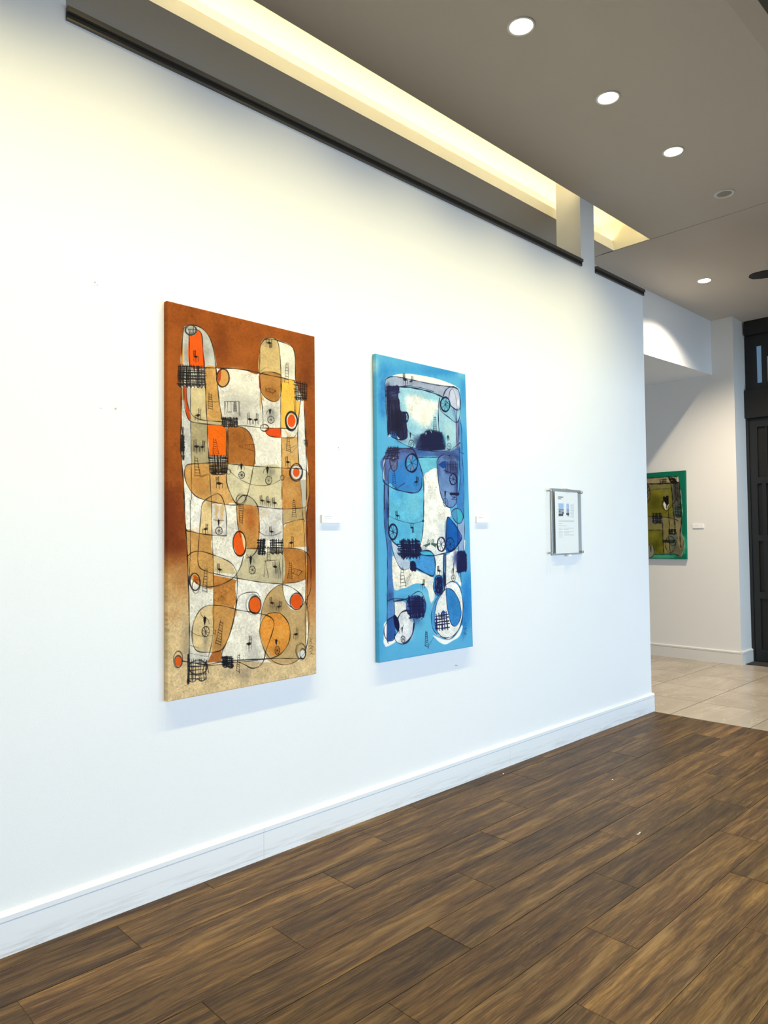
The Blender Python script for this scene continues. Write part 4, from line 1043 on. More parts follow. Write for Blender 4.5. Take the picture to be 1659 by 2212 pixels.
S 30 30 34 7.2 1 1 0 275 1632 304 1637 332 1639
S 30 30 34 6.8 1 1 0 274 1635 304 1638 334 1642
S 30 30 34 6.5 1 1 0 274 1643 305 1646 334 1651
S 30 30 34 5.4 1 1 0 277 1648 305 1654 335 1657
S 30 30 34 5.6 1 1 0 277 1650 292 1660 305 1655 320 1665 334 1660
S 36 36 42 3.9 0.95 1 0 108 1595 106 1647 106 1698
S 36 36 42 4.2 0.95 1 0 117 1598 117 1648 115 1697
S 36 36 42 5.7 0.95 1 0 127 1599 124 1648 123 1697
S 36 36 42 3.8 0.95 1 0 137 1600 137 1649 136 1698
S 36 36 42 3.7 0.95 1 0 158 1603 154 1651 157 1699
S 36 36 42 4.2 0.95 1 0 166 1604 162 1652 166 1699
S 36 36 42 3.3 0.95 1 0 182 1605 177 1653 181 1701
S 36 36 42 4.1 0.95 1 0 191 1609 189 1654 191 1701
S 36 36 42 3.8 0.95 1 0 101 1613 147 1618 194 1622
S 36 36 42 5.8 0.95 1 0 100 1628 146 1634 193 1637
S 36 36 42 3.6 0.95 1 0 101 1647 146 1649 194 1652
S 36 36 42 3.7 0.95 1 0 99 1662 146 1670 193 1673
S 36 36 42 3.8 0.95 1 0 100 1683 146 1688 193 1691
S 36 36 42 4.6 0.95 1 0 100 1688 123 1701 146 1691 169 1703 192 1694
S 36 36 42 4.3 0.9 1 1 197 1644 193 1657 179 1665 159 1668 138 1666 118 1658 104 1646 99 1633 104 1621 117 1612 136 1609 158 1611 178 1619 192 1631
S 36 36 42 4.3 0.9 1 1 194 1641 191 1657 181 1668 164 1675 145 1674 127 1666 114 1654 108 1638 110 1623 120 1611 136 1605 155 1606 174 1613 187 1626
S 34 34 40 6.2 0.95 1 0 100 1576 99 1637 98 1697
S 34 34 40 5.6 0.95 1 0 103 1574 102 1637 102 1697
S 34 34 40 4.5 0.95 1 0 107 1578 107 1638 106 1697
S 34 34 40 5.3 0.95 1 0 97 1687 99 1706 102 1687 104 1706 107 1688
S 38 30 26 4.9 0.95 0 0 171 1661 192 1613 205 1672
S 30 24 22 2.5 0.95 0 0 130 204 131 228
S 30 24 22 2.5 0.95 0 0 140 199 141 222
S 30 24 22 2.6 0.95 0 0 130 204 140 199
S 30 24 22 2.6 0.95 0 0 130 209 140 204
S 30 24 22 2.6 0.95 0 0 131 215 141 210
S 30 24 22 2.6 0.95 0 0 131 220 141 215
S 30 24 22 2.6 0.95 0 0 131 226 141 221
F 30 24 22 0 0.95 0 0 131 229 141 222 154 225 142 234
S 30 24 22 2.7 0.95 0 0 132 229 132 249
S 30 24 22 2.7 0.95 0 0 142 233 142 253
S 30 24 22 2.7 0.95 0 0 154 225 154 246
S 30 24 22 2.7 0.95 0 0 142 231 142 244
S 30 24 22 2.5 0.95 0 0 167 467 165 492
S 30 24 22 2.5 0.95 0 0 155 465 153 489
S 30 24 22 2.6 0.95 0 0 167 467 155 465
S 30 24 22 2.6 0.95 0 0 166 473 154 471
S 30 24 22 2.6 0.95 0 0 166 479 154 477
S 30 24 22 2.6 0.95 0 0 166 484 154 482
S 30 24 22 2.6 0.95 0 0 165 490 153 488
F 30 24 22 0 0.95 0 0 166 493 153 489 138 497 152 503
S 30 24 22 2.7 0.95 0 0 165 494 165 515
S 30 24 22 2.7 0.95 0 0 152 502 152 522
S 30 24 22 2.7 0.95 0 0 138 497 138 518
S 30 24 22 2.7 0.95 0 0 153 500 153 513
S 30 24 22 2.5 0.95 0 0 130 613 131 639
S 30 24 22 2.5 0.95 0 0 143 608 144 633
S 30 24 22 2.6 0.95 0 0 130 613 143 608
S 30 24 22 2.6 0.95 0 0 130 618 143 614
S 30 24 22 2.6 0.95 0 0 130 624 143 620
S 30 24 22 2.6 0.95 0 0 131 630 144 626
S 30 24 22 2.6 0.95 0 0 131 636 144 632
F 30 24 22 0 0.95 0 0 130 640 144 633 161 637 145 647
S 30 24 22 2.7 0.95 0 0 132 640 132 662
S 30 24 22 2.7 0.95 0 0 145 646 145 667
S 30 24 22 2.7 0.95 0 0 160 638 160 660
S 30 24 22 2.7 0.95 0 0 144 644 144 658
S 30 24 22 2.5 0.95 0 0 187 612 186 636
S 30 24 22 2.5 0.95 0 0 176 610 175 633
S 30 24 22 2.6 0.95 0 0 187 612 176 610
S 30 24 22 2.6 0.95 0 0 186 617 176 615
S 30 24 22 2.6 0.95 0 0 186 623 176 621
S 30 24 22 2.6 0.95 0 0 186 628 175 626
S 30 24 22 2.6 0.95 0 0 186 634 175 631
F 30 24 22 0 0.95 0 0 186 637 175 633 161 639 174 646
S 30 24 22 2.7 0.95 0 0 185 637 185 658
S 30 24 22 2.7 0.95 0 0 174 645 174 664
S 30 24 22 2.7 0.95 0 0 162 640 162 660
S 30 24 22 2.7 0.95 0 0 174 642 174 656
S 30 24 22 2.5 0.95 0 0 244 776 246 801
S 30 24 22 2.5 0.95 0 0 259 772 260 796
S 30 24 22 2.6 0.95 0 0 244 776 259 772
S 30 24 22 2.6 0.95 0 0 245 782 259 777
S 30 24 22 2.6 0.95 0 0 245 787 260 783
S 30 24 22 2.6 0.95 0 0 246 793 260 789
S 30 24 22 2.6 0.95 0 0 246 799 260 795
F 30 24 22 0 0.95 0 0 245 803 260 796 280 801 262 810
S 30 24 22 2.7 0.95 0 0 247 802 247 825
S 30 24 22 2.7 0.95 0 0 262 809 262 830
S 30 24 22 2.7 0.95 0 0 279 802 279 823
S 30 24 22 2.7 0.95 0 0 261 807 261 820
S 30 24 22 2.5 0.95 0 0 417 456 418 483
S 30 24 22 2.5 0.95 0 0 429 451 430 477
S 30 24 22 2.6 0.95 0 0 417 456 429 451
S 30 24 22 2.6 0.95 0 0 417 462 429 457
S 30 24 22 2.6 0.95 0 0 417 468 430 463
S 30 24 22 2.6 0.95 0 0 417 474 430 469
S 30 24 22 2.6 0.95 0 0 418 480 430 475
F 30 24 22 0 0.95 0 0 417 484 430 477 447 481 432 491
S 30 24 22 2.7 0.95 0 0 418 484 418 507
S 30 24 22 2.7 0.95 0 0 432 490 432 511
S 30 24 22 2.7 0.95 0 0 446 482 446 504
S 30 24 22 2.7 0.95 0 0 431 487 431 502
S 30 24 22 2.5 0.95 0 0 480 454 478 479
S 30 24 22 2.5 0.95 0 0 468 452 467 476
S 30 24 22 2.6 0.95 0 0 480 454 468 452
S 30 24 22 2.6 0.95 0 0 479 460 468 457
S 30 24 22 2.6 0.95 0 0 479 465 467 463
S 30 24 22 2.6 0.95 0 0 479 471 467 469
S 30 24 22 2.6 0.95 0 0 478 477 467 475
F 30 24 22 0 0.95 0 0 479 480 467 476 452 483 465 490
S 30 24 22 2.7 0.95 0 0 478 480 478 502
S 30 24 22 2.7 0.95 0 0 465 489 465 509
S 30 24 22 2.7 0.95 0 0 453 484 453 505
S 30 24 22 2.7 0.95 0 0 466 486 466 500
S 30 24 22 2.5 0.95 0 0 642 652 643 676
S 30 24 22 2.5 0.95 0 0 655 648 656 671
S 30 24 22 2.6 0.95 0 0 642 652 655 648
S 30 24 22 2.6 0.95 0 0 642 657 655 653
S 30 24 22 2.6 0.95 0 0 643 663 655 659
S 30 24 22 2.6 0.95 0 0 643 669 655 664
S 30 24 22 2.6 0.95 0 0 643 674 656 670
F 30 24 22 0 0.95 0 0 643 678 656 671 672 676 657 684
S 30 24 22 2.7 0.95 0 0 644 677 644 699
S 30 24 22 2.7 0.95 0 0 657 683 657 704
S 30 24 22 2.7 0.95 0 0 671 676 671 697
S 30 24 22 2.7 0.95 0 0 656 681 656 695
S 30 24 22 2.5 0.95 0 0 563 107 561 87
S 30 24 22 2.5 0.95 0 0 548 113 547 94
S 30 24 22 2.6 0.95 0 0 563 107 548 113
S 30 24 22 2.6 0.95 0 0 562 103 548 108
S 30 24 22 2.6 0.95 0 0 562 98 548 104
S 30 24 22 2.6 0.95 0 0 561 94 547 99
S 30 24 22 2.6 0.95 0 0 561 89 547 94
F 30 24 22 0 0.95 0 0 562 86 547 94 528 92 545 83
S 30 24 22 2.7 0.95 0 0 560 86 560 69
S 30 24 22 2.7 0.95 0 0 545 84 545 67
S 30 24 22 2.7 0.95 0 0 529 92 529 75
S 30 24 22 2.7 0.95 0 0 546 85 546 74
F 80 74 66 10 0.4 0 1 184 646 181 652 173 658 160 661 147 662 134 661 126 656 123 651 126 644 134 639 147 635 160 634 173 636 181 640
F 90 82 70 8 0.4 0 1 169 504 167 508 161 512 153 515 144 516 136 515 130 512 128 508 130 504 136 500 144 498 153 497 161 498 167 500
S 40 30 26 2.6 0.95 0 0 209 385 206 460
S 40 30 26 2.6 0.95 0 0 221 388 230 462
S 40 30 26 2.4 0.95 0 0 209 392 222 395
S 40 30 26 2.4 0.95 0 0 208 403 223 405
S 40 30 26 2.4 0.95 0 0 208 413 224 416
S 40 30 26 2.4 0.95 0 0 207 424 226 426
S 40 30 26 2.4 0.95 0 0 207 435 227 437
S 40 30 26 2.4 0.95 0 0 206 445 228 447
S 40 30 26 2.4 0.95 0 0 206 456 229 458
S 44 24 20 3 0.95 0 0 136 684 136 778
S 44 24 20 3 0.95 0 0 147 686 164 777
S 44 24 20 2.7 0.95 0 0 136 692 149 693
S 44 24 20 2.7 0.95 0 0 136 705 151 706
S 44 24 20 2.7 0.95 0 0 136 719 154 720
S 44 24 20 2.7 0.95 0 0 136 732 156 733
S 44 24 20 2.7 0.95 0 0 136 746 159 746
S 44 24 20 2.7 0.95 0 0 136 759 161 759
S 44 24 20 2.7 0.95 0 0 136 772 163 772
S 110 34 20 3 0.95 0 0 232 595 229 666
S 110 34 20 3 0.95 0 0 244 597 260 666
S 110 34 20 2.7 0.95 0 0 232 601 245 603
S 110 34 20 2.7 0.95 0 0 232 612 248 613
S 110 34 20 2.7 0.95 0 0 231 622 250 622
S 110 34 20 2.7 0.95 0 0 231 632 252 632
S 110 34 20 2.7 0.95 0 0 230 642 254 642
S 110 34 20 2.7 0.95 0 0 230 652 257 652
S 110 34 20 2.7 0.95 0 0 229 662 259 662
S 40 30 26 2.6 0.95 0 0 649 173 638 274
S 40 30 26 2.6 0.95 0 0 660 171 664 278
S 40 30 26 2.4 0.95 0 0 648 182 660 180
S 40 30 26 2.4 0.95 0 0 646 196 661 196
S 40 30 26 2.4 0.95 0 0 645 211 662 211
S 40 30 26 2.4 0.95 0 0 643 225 662 226
S 40 30 26 2.4 0.95 0 0 642 240 663 242
S 40 30 26 2.4 0.95 0 0 640 254 663 257
S 40 30 26 2.4 0.95 0 0 639 269 664 272
S 40 30 26 2.6 0.95 0 0 654 546 647 620
S 40 30 26 2.6 0.95 0 0 664 546 676 629
S 40 30 26 2.4 0.95 0 0 653 551 665 552
S 40 30 26 2.4 0.95 0 0 653 561 666 563
S 40 30 26 2.4 0.95 0 0 652 570 668 573
S 40 30 26 2.4 0.95 0 0 651 579 669 584
S 40 30 26 2.4 0.95 0 0 650 588 671 594
S 40 30 26 2.4 0.95 0 0 649 598 673 604
S 40 30 26 2.4 0.95 0 0 648 607 674 615
S 40 30 26 2.4 0.95 0 0 648 616 676 625
S 110 50 20 2.6 0.95 0 0 378 615 378 621
S 110 50 20 2.6 0.95 0 0 388 614 388 623
S 110 50 20 2.6 0.95 0 0 398 612 398 625
S 110 50 20 2.6 0.95 0 0 408 610 408 626
S 110 50 20 2.6 0.95 0 0 418 609 418 628
S 110 50 20 2.6 0.95 0 0 428 607 428 630
S 110 50 20 2.6 0.95 0 0 438 605 438 632
S 110 50 20 2.6 0.95 0 0 448 604 448 634
S 110 50 20 2.6 0.95 0 0 458 602 458 635
S 110 50 20 2.8 0.95 0 0 368 615 457 603
S 110 50 20 2.8 0.95 0 0 368 621 457 637
S 38 30 26 2.1 0.95 0 0 198 427 264 421
S 38 30 26 1.8 0.67 0 0 678 602 716 584
S 38 30 26 1.8 0.67 0 0 677 629 715 592
S 38 30 26 2.3 0.78 0 0 169 772 210 758
S 38 30 26 2.3 0.78 0 0 168 777 215 762
F 30 28 32 0 0.95 0 0 549 415 551 419 557 422 554 436 550 446 547 446 543 434 542 424 547 420
S 30 28 32 2.1 0.95 0 0 543 424 531 436 528 447
S 30 28 32 2.1 0.95 0 0 555 422 566 432 568 442
S 30 28 32 2 0.78 0 0 549 446 549 457
S 38 32 30 3 0.95 1 1 574 470 573 478 568 485 560 490 552 491 544 489 538 484 535 476 536 468 541 461 549 456 557 455 565 457 571 462
S 38 32 30 3 0.95 1 1 574 469 573 477 569 484 562 488 553 490 545 488 539 484 536 477 537 469 541 462 549 457 557 455 565 457 571 462
S 38 32 30 2.4 0.95 0 0 555 473 574 475
S 38 32 30 2.4 0.95 0 0 555 473 565 487
S 38 32 30 2.4 0.95 0 0 555 473 550 491
S 38 32 30 2.4 0.95 0 0 555 473 538 484
S 38 32 30 2.4 0.95 0 0 555 473 535 471
S 38 32 30 2.4 0.95 0 0 555 473 544 459
S 38 32 30 2.4 0.95 0 0 555 473 559 455
S 38 32 30 2.4 0.95 0 0 555 473 572 462
F 30 28 32 0 0.95 0 0 382 697 384 702 390 706 387 721 384 732 380 732 377 718 376 707 381 702
S 30 28 32 2.1 0.95 0 0 377 707 365 719 363 731
S 30 28 32 2.1 0.95 0 0 388 706 398 717 400 729
S 30 28 32 2 0.78 0 0 382 732 382 744
S 38 32 30 3 0.95 1 1 400 758 397 765 392 771 385 773 377 773 371 769 368 763 367 756 370 749 375 744 383 741 390 742 396 745 400 751
S 38 32 30 3 0.95 1 1 401 756 399 763 394 769 388 773 380 773 374 770 369 765 368 758 370 751 374 745 381 742 388 741 395 744 399 749
S 38 32 30 2.4 0.95 0 0 384 757 400 760
S 38 32 30 2.4 0.95 0 0 384 757 393 770
S 38 32 30 2.4 0.95 0 0 384 757 380 773
S 38 32 30 2.4 0.95 0 0 384 757 369 766
S 38 32 30 2.4 0.95 0 0 384 757 367 754
S 38 32 30 2.4 0.95 0 0 384 757 375 743
S 38 32 30 2.4 0.95 0 0 384 757 388 741
S 38 32 30 2.4 0.95 0 0 384 757 398 747
F 30 28 32 0 0.95 0 0 532 702 534 708 541 712 538 730 533 742 530 742 526 727 524 713 530 708
S 30 28 32 2.1 0.95 0 0 525 713 511 728 508 742
S 30 28 32 2.1 0.95 0 0 539 712 551 725 553 739
S 30 28 32 2 0.78 0 0 532 742 532 756
S 38 32 30 3 0.95 1 1 558 775 556 784 550 790 542 794 534 794 527 790 522 783 521 775 524 766 530 760 537 756 546 756 553 760 557 767
S 38 32 30 3 0.95 1 1 559 775 557 784 551 791 543 795 534 795 527 791 522 784 521 775 523 766 529 759 537 755 546 755 553 759 558 766
S 38 32 30 2.4 0.95 0 0 540 775 559 779
S 38 32 30 2.4 0.95 0 0 540 775 550 792
S 38 32 30 2.4 0.95 0 0 540 775 535 795
S 38 32 30 2.4 0.95 0 0 540 775 524 786
S 38 32 30 2.4 0.95 0 0 540 775 521 771
S 38 32 30 2.4 0.95 0 0 540 775 530 759
S 38 32 30 2.4 0.95 0 0 540 775 544 756
S 38 32 30 2.4 0.95 0 0 540 775 556 764
F 90 86 80 12 0.35 0 1 584 439 581 450 575 459 565 465 554 466 544 463 538 455 536 444 538 433 545 424 554 418 565 416 575 420 582 428
F 90 86 80 14 0.4 0 1 390 470 388 477 381 483 372 486 363 487 354 486 347 481 345 475 347 469 354 463 363 459 373 458 382 460 388 464
F 90 86 74 12 0.35 0 1 570 731 568 742 563 751 556 756 548 757 541 752 536 744 534 733 536 722 541 713 548 708 556 708 564 712 569 720
S 38 30 26 2.6 0.95 0 0 292 414 371 404
S 38 30 26 2.5 0.95 0 0 292 414 292 476
S 38 30 26 2.1 0.95 0 0 295 414 301 471
S 38 30 26 2.5 0.95 0 0 371 404 376 474
S 38 30 26 2.1 0.95 0 0 369 405 371 472
S 38 30 26 2.3 0.95 0 0 307 413 308 463
S 38 30 26 2.3 0.95 0 0 326 410 328 460
S 38 30 26 2.6 0.95 0 0 308 463 329 460
S 60 56 52 3.3 0.95 0 0 344 408 341 457
S 60 56 52 3.3 0.95 0 0 353 407 356 455
S 60 56 52 3 0.95 0 0 344 414 354 413
S 60 56 52 3 0.95 0 0 343 424 354 422
S 60 56 52 3 0.95 0 0 343 433 355 432
S 60 56 52 3 0.95 0 0 342 443 356 441
S 60 56 52 3 0.95 0 0 341 453 356 451
F 90 86 82 6 0.6 0 1 357 435 356 444 354 451 350 455 346 455 343 452 340 446 339 438 340 429 343 422 346 418 350 417 354 421 356 427
S 60 36 20 2.6 0.95 0 0 524 317 525 341
S 60 36 20 2.6 0.95 0 0 525 328 542 317 585 323 566 338 525 331
S 60 36 20 2.6 0.95 0 0 585 323 585 334
S 60 36 20 2.6 0.95 0 0 566 338 566 345
S 60 36 20 2.3 0.95 0 0 542 317 554 336
S 30 24 22 2.5 0.95 0 0 487 854 489 875
S 30 24 22 2.5 0.95 0 0 499 850 500 871
S 30 24 22 2.6 0.95 0 0 487 854 499 850
S 30 24 22 2.6 0.95 0 0 488 859 499 855
S 30 24 22 2.6 0.95 0 0 488 863 500 860
S 30 24 22 2.6 0.95 0 0 488 868 500 865
S 30 24 22 2.6 0.95 0 0 489 873 500 870
F 30 24 22 0 0.95 0 0 488 876 500 871 516 876 502 883
S 30 24 22 2.7 0.95 0 0 489 876 489 895
S 30 24 22 2.7 0.95 0 0 502 882 502 900
S 30 24 22 2.7 0.95 0 0 515 876 515 894
S 30 24 22 2.7 0.95 0 0 501 880 501 892
S 30 24 22 2.5 0.95 0 0 524 858 525 880
S 30 24 22 2.5 0.95 0 0 535 854 536 876
S 30 24 22 2.6 0.95 0 0 524 858 535 854
S 30 24 22 2.6 0.95 0 0 524 863 536 859
S 30 24 22 2.6 0.95 0 0 524 868 536 865
S 30 24 22 2.6 0.95 0 0 525 873 536 870
S 30 24 22 2.6 0.95 0 0 525 878 536 875
F 30 24 22 0 0.95 0 0 524 882 536 876 551 881 538 889
S 30 24 22 2.7 0.95 0 0 526 882 526 901
S 30 24 22 2.7 0.95 0 0 538 887 538 906
S 30 24 22 2.7 0.95 0 0 550 881 550 901
S 30 24 22 2.7 0.95 0 0 537 885 537 898
S 30 24 22 2.5 0.95 0 0 561 862 562 885
S 30 24 22 2.5 0.95 0 0 573 859 574 880
S 30 24 22 2.6 0.95 0 0 561 862 573 859
S 30 24 22 2.6 0.95 0 0 561 868 573 864
S 30 24 22 2.6 0.95 0 0 562 873 573 869
S 30 24 22 2.6 0.95 0 0 562 878 573 874
S 30 24 22 2.6 0.95 0 0 562 883 574 879
F 30 24 22 0 0.95 0 0 562 886 574 880 589 885 575 893
S 30 24 22 2.7 0.95 0 0 563 886 563 905
S 30 24 22 2.7 0.95 0 0 575 892 575 910
S 30 24 22 2.7 0.95 0 0 588 886 588 905
S 30 24 22 2.7 0.95 0 0 574 890 574 902
S 30 24 22 2.5 0.95 0 0 202 994 201 1014
S 30 24 22 2.5 0.95 0 0 191 991 190 1010
S 30 24 22 2.6 0.95 0 0 202 994 191 991
S 30 24 22 2.6 0.95 0 0 202 998 191 996
S 30 24 22 2.6 0.95 0 0 202 1003 191 1000
S 30 24 22 2.6 0.95 0 0 201 1008 190 1005
S 30 24 22 2.6 0.95 0 0 201 1012 190 1009
F 30 24 22 0 0.95 0 0 202 1015 190 1010 176 1015 189 1021
S 30 24 22 2.7 0.95 0 0 200 1015 200 1033
S 30 24 22 2.7 0.95 0 0 189 1021 189 1037
S 30 24 22 2.7 0.95 0 0 176 1015 176 1032
S 30 24 22 2.7 0.95 0 0 189 1019 189 1030
S 30 24 22 2.5 0.95 0 0 251 1179 252 1201
S 30 24 22 2.5 0.95 0 0 261 1176 262 1197
S 30 24 22 2.6 0.95 0 0 251 1179 261 1176
S 30 24 22 2.6 0.95 0 0 251 1184 262 1181
S 30 24 22 2.6 0.95 0 0 251 1189 262 1186
S 30 24 22 2.6 0.95 0 0 252 1194 262 1191
S 30 24 22 2.6 0.95 0 0 252 1199 262 1196
F 30 24 22 0 0.95 0 0 251 1202 262 1197 276 1203 264 1210
S 30 24 22 2.7 0.95 0 0 252 1202 252 1221
S 30 24 22 2.7 0.95 0 0 264 1209 264 1227
S 30 24 22 2.7 0.95 0 0 275 1203 275 1222
S 30 24 22 2.7 0.95 0 0 263 1206 263 1219
S 30 24 22 2.5 0.95 0 0 542 1005 543 1027
S 30 24 22 2.5 0.95 0 0 554 1002 555 1023
S 30 24 22 2.6 0.95 0 0 542 1005 554 1002
S 30 24 22 2.6 0.95 0 0 543 1010 554 1007
S 30 24 22 2.6 0.95 0 0 543 1015 554 1012
S 30 24 22 2.6 0.95 0 0 543 1020 555 1017
S 30 24 22 2.6 0.95 0 0 543 1025 555 1022
F 30 24 22 0 0.95 0 0 543 1028 555 1023 570 1028 556 1035
S 30 24 22 2.7 0.95 0 0 544 1028 544 1047
S 30 24 22 2.7 0.95 0 0 556 1034 556 1052
S 30 24 22 2.7 0.95 0 0 569 1029 569 1047
S 30 24 22 2.7 0.95 0 0 555 1032 555 1044
S 30 24 22 2.5 0.95 0 0 691 1057 690 1084
S 30 24 22 2.5 0.95 0 0 678 1053 677 1079
S 30 24 22 2.6 0.95 0 0 691 1057 678 1053
S 30 24 22 2.6 0.95 0 0 691 1063 678 1059
S 30 24 22 2.6 0.95 0 0 690 1069 677 1065
S 30 24 22 2.6 0.95 0 0 690 1075 677 1071
S 30 24 22 2.6 0.95 0 0 690 1081 677 1078
F 30 24 22 0 0.95 0 0 690 1085 677 1079 660 1085 675 1093
S 30 24 22 2.7 0.95 0 0 689 1085 689 1108
S 30 24 22 2.7 0.95 0 0 675 1092 675 1114
S 30 24 22 2.7 0.95 0 0 661 1085 661 1108
S 30 24 22 2.7 0.95 0 0 676 1090 676 1104
S 30 24 22 2.5 0.95 0 0 437 1533 436 1564
S 30 24 22 2.5 0.95 0 0 424 1528 422 1557
S 30 24 22 2.6 0.95 0 0 437 1533 424 1528
S 30 24 22 2.6 0.95 0 0 437 1540 424 1535
S 30 24 22 2.6 0.95 0 0 437 1547 423 1542
S 30 24 22 2.6 0.95 0 0 436 1554 423 1549
S 30 24 22 2.6 0.95 0 0 436 1561 422 1556
F 30 24 22 0 0.95 0 0 437 1566 422 1557 405 1562 421 1574
S 30 24 22 2.7 0.95 0 0 435 1566 435 1592
S 30 24 22 2.7 0.95 0 0 421 1572 421 1598
S 30 24 22 2.7 0.95 0 0 406 1563 406 1589
S 30 24 22 2.7 0.95 0 0 422 1570 422 1587
S 30 24 22 2.5 0.95 0 0 543 1353 544 1377
S 30 24 22 2.5 0.95 0 0 554 1351 555 1374
S 30 24 22 2.6 0.95 0 0 543 1353 554 1351
S 30 24 22 2.6 0.95 0 0 543 1359 555 1356
S 30 24 22 2.6 0.95 0 0 544 1364 555 1362
S 30 24 22 2.6 0.95 0 0 544 1370 555 1367
S 30 24 22 2.6 0.95 0 0 544 1375 555 1373
F 30 24 22 0 0.95 0 0 543 1378 555 1374 571 1380 557 1387
S 30 24 22 2.7 0.95 0 0 545 1378 545 1399
S 30 24 22 2.7 0.95 0 0 557 1386 557 1406
S 30 24 22 2.7 0.95 0 0 570 1381 569 1401
S 30 24 22 2.7 0.95 0 0 556 1384 556 1397
S 30 24 22 2.5 0.95 0 0 613 1378 612 1401
S 30 24 22 2.5 0.95 0 0 600 1374 599 1396
S 30 24 22 2.6 0.95 0 0 613 1378 600 1374
S 30 24 22 2.6 0.95 0 0 613 1383 600 1379
S 30 24 22 2.6 0.95 0 0 612 1388 600 1384
S 30 24 22 2.6 0.95 0 0 612 1394 599 1390
S 30 24 22 2.6 0.95 0 0 612 1399 599 1395
F 30 24 22 0 0.95 0 0 612 1402 599 1396 583 1400 597 1408
S 30 24 22 2.7 0.95 0 0 611 1402 611 1422
S 30 24 22 2.7 0.95 0 0 597 1407 597 1426
S 30 24 22 2.7 0.95 0 0 584 1400 583 1419
S 30 24 22 2.7 0.95 0 0 598 1405 598 1418
S 30 24 22 2.5 0.95 0 0 716 1521 714 1548
S 30 24 22 2.5 0.95 0 0 704 1516 703 1542
S 30 24 22 2.6 0.95 0 0 716 1521 704 1516
S 30 24 22 2.6 0.95 0 0 715 1527 704 1523
S 30 24 22 2.6 0.95 0 0 715 1533 704 1529
S 30 24 22 2.6 0.95 0 0 715 1540 703 1535
S 30 24 22 2.6 0.95 0 0 714 1546 703 1541
F 30 24 22 0 0.95 0 0 715 1549 703 1542 688 1547 702 1557
S 30 24 22 2.7 0.95 0 0 714 1549 713 1573
S 30 24 22 2.7 0.95 0 0 702 1555 701 1577
S 30 24 22 2.7 0.95 0 0 689 1547 689 1570
S 30 24 22 2.7 0.95 0 0 702 1553 702 1568
S 30 24 22 2.5 0.95 0 0 588 1233 587 1205
S 30 24 22 2.5 0.95 0 0 577 1237 576 1210
S 30 24 22 2.6 0.95 0 0 588 1233 577 1237
S 30 24 22 2.6 0.95 0 0 588 1227 577 1230
S 30 24 22 2.6 0.95 0 0 588 1220 577 1224
S 30 24 22 2.6 0.95 0 0 588 1214 577 1217
S 30 24 22 2.6 0.95 0 0 587 1207 576 1211
F 30 24 22 0 0.95 0 0 588 1203 576 1210 562 1202 575 1194
S 30 24 22 2.7 0.95 0 0 587 1203 587 1179
S 30 24 22 2.7 0.95 0 0 575 1195 575 1172
S 30 24 22 2.7 0.95 0 0 563 1202 563 1178
S 30 24 22 2.7 0.95 0 0 576 1198 576 1182
F 110 98 76 12 0.35 0 1 588 882 582 888 567 894 545 897 521 898 500 895 485 891 480 884 485 878 500 872 521 869 545 868 567 870 582 875
F 100 84 60 14 0.35 0 1 622 1400 618 1408 608 1414 593 1417 577 1416 562 1411 552 1403 549 1394 552 1386 562 1380 577 1377 593 1378 608 1383 618 1391
S 40 30 26 2.6 0.95 0 0 367 900 373 985
S 40 30 26 2.6 0.95 0 0 393 898 387 990
S 40 30 26 2.4 0.95 0 0 368 907 392 905
S 40 30 26 2.4 0.95 0 0 368 917 392 917
S 40 30 26 2.4 0.95 0 0 369 928 391 928
S 40 30 26 2.4 0.95 0 0 370 939 390 940
S 40 30 26 2.4 0.95 0 0 371 949 389 951
S 40 30 26 2.4 0.95 0 0 372 960 389 963
S 40 30 26 2.4 0.95 0 0 372 970 388 974
S 40 30 26 2.4 0.95 0 0 373 981 387 985
S 40 30 26 2.6 0.95 0 0 689 865 681 954
S 40 30 26 2.6 0.95 0 0 698 865 707 958
S 40 30 26 2.4 0.95 0 0 688 871 698 871
S 40 30 26 2.4 0.95 0 0 687 881 699 881
S 40 30 26 2.4 0.95 0 0 686 891 700 892
S 40 30 26 2.4 0.95 0 0 685 900 702 902
S 40 30 26 2.4 0.95 0 0 685 910 703 913
S 40 30 26 2.4 0.95 0 0 684 920 704 923
S 40 30 26 2.4 0.95 0 0 683 930 705 933
S 40 30 26 2.4 0.95 0 0 682 940 706 944
S 40 30 26 2.4 0.95 0 0 681 950 707 954
S 40 36 38 3 0.95 0 0 186 1195 172 1300
S 40 36 38 3 0.95 0 0 197 1196 196 1306
S 40 36 38 2.7 0.95 0 0 185 1203 197 1204
S 40 36 38 2.7 0.95 0 0 183 1216 197 1218
S 40 36 38 2.7 0.95 0 0 182 1230 197 1232
S 40 36 38 2.7 0.95 0 0 180 1243 197 1246
S 40 36 38 2.7 0.95 0 0 178 1256 197 1259
S 40 36 38 2.7 0.95 0 0 176 1269 196 1273
S 40 36 38 2.7 0.95 0 0 175 1282 196 1287
S 40 36 38 2.7 0.95 0 0 173 1295 196 1301
S 40 30 26 2.5 0.95 0 0 530 1101 528 1168
S 40 30 26 2.5 0.95 0 0 539 1102 549 1171
S 40 30 26 2.2 0.95 0 0 530 1106 540 1107
S 40 30 26 2.2 0.95 0 0 530 1114 541 1116
S 40 30 26 2.2 0.95 0 0 529 1123 542 1125
S 40 30 26 2.2 0.95 0 0 529 1131 544 1133
S 40 30 26 2.2 0.95 0 0 529 1139 545 1142
S 40 30 26 2.2 0.95 0 0 529 1148 546 1150
S 40 30 26 2.2 0.95 0 0 529 1156 547 1159
S 40 30 26 2.2 0.95 0 0 528 1164 548 1168
S 40 30 26 2.6 0.95 0 0 665 1183 651 1266
S 40 30 26 2.6 0.95 0 0 675 1184 679 1270
S 40 30 26 2.4 0.95 0 0 664 1189 676 1191
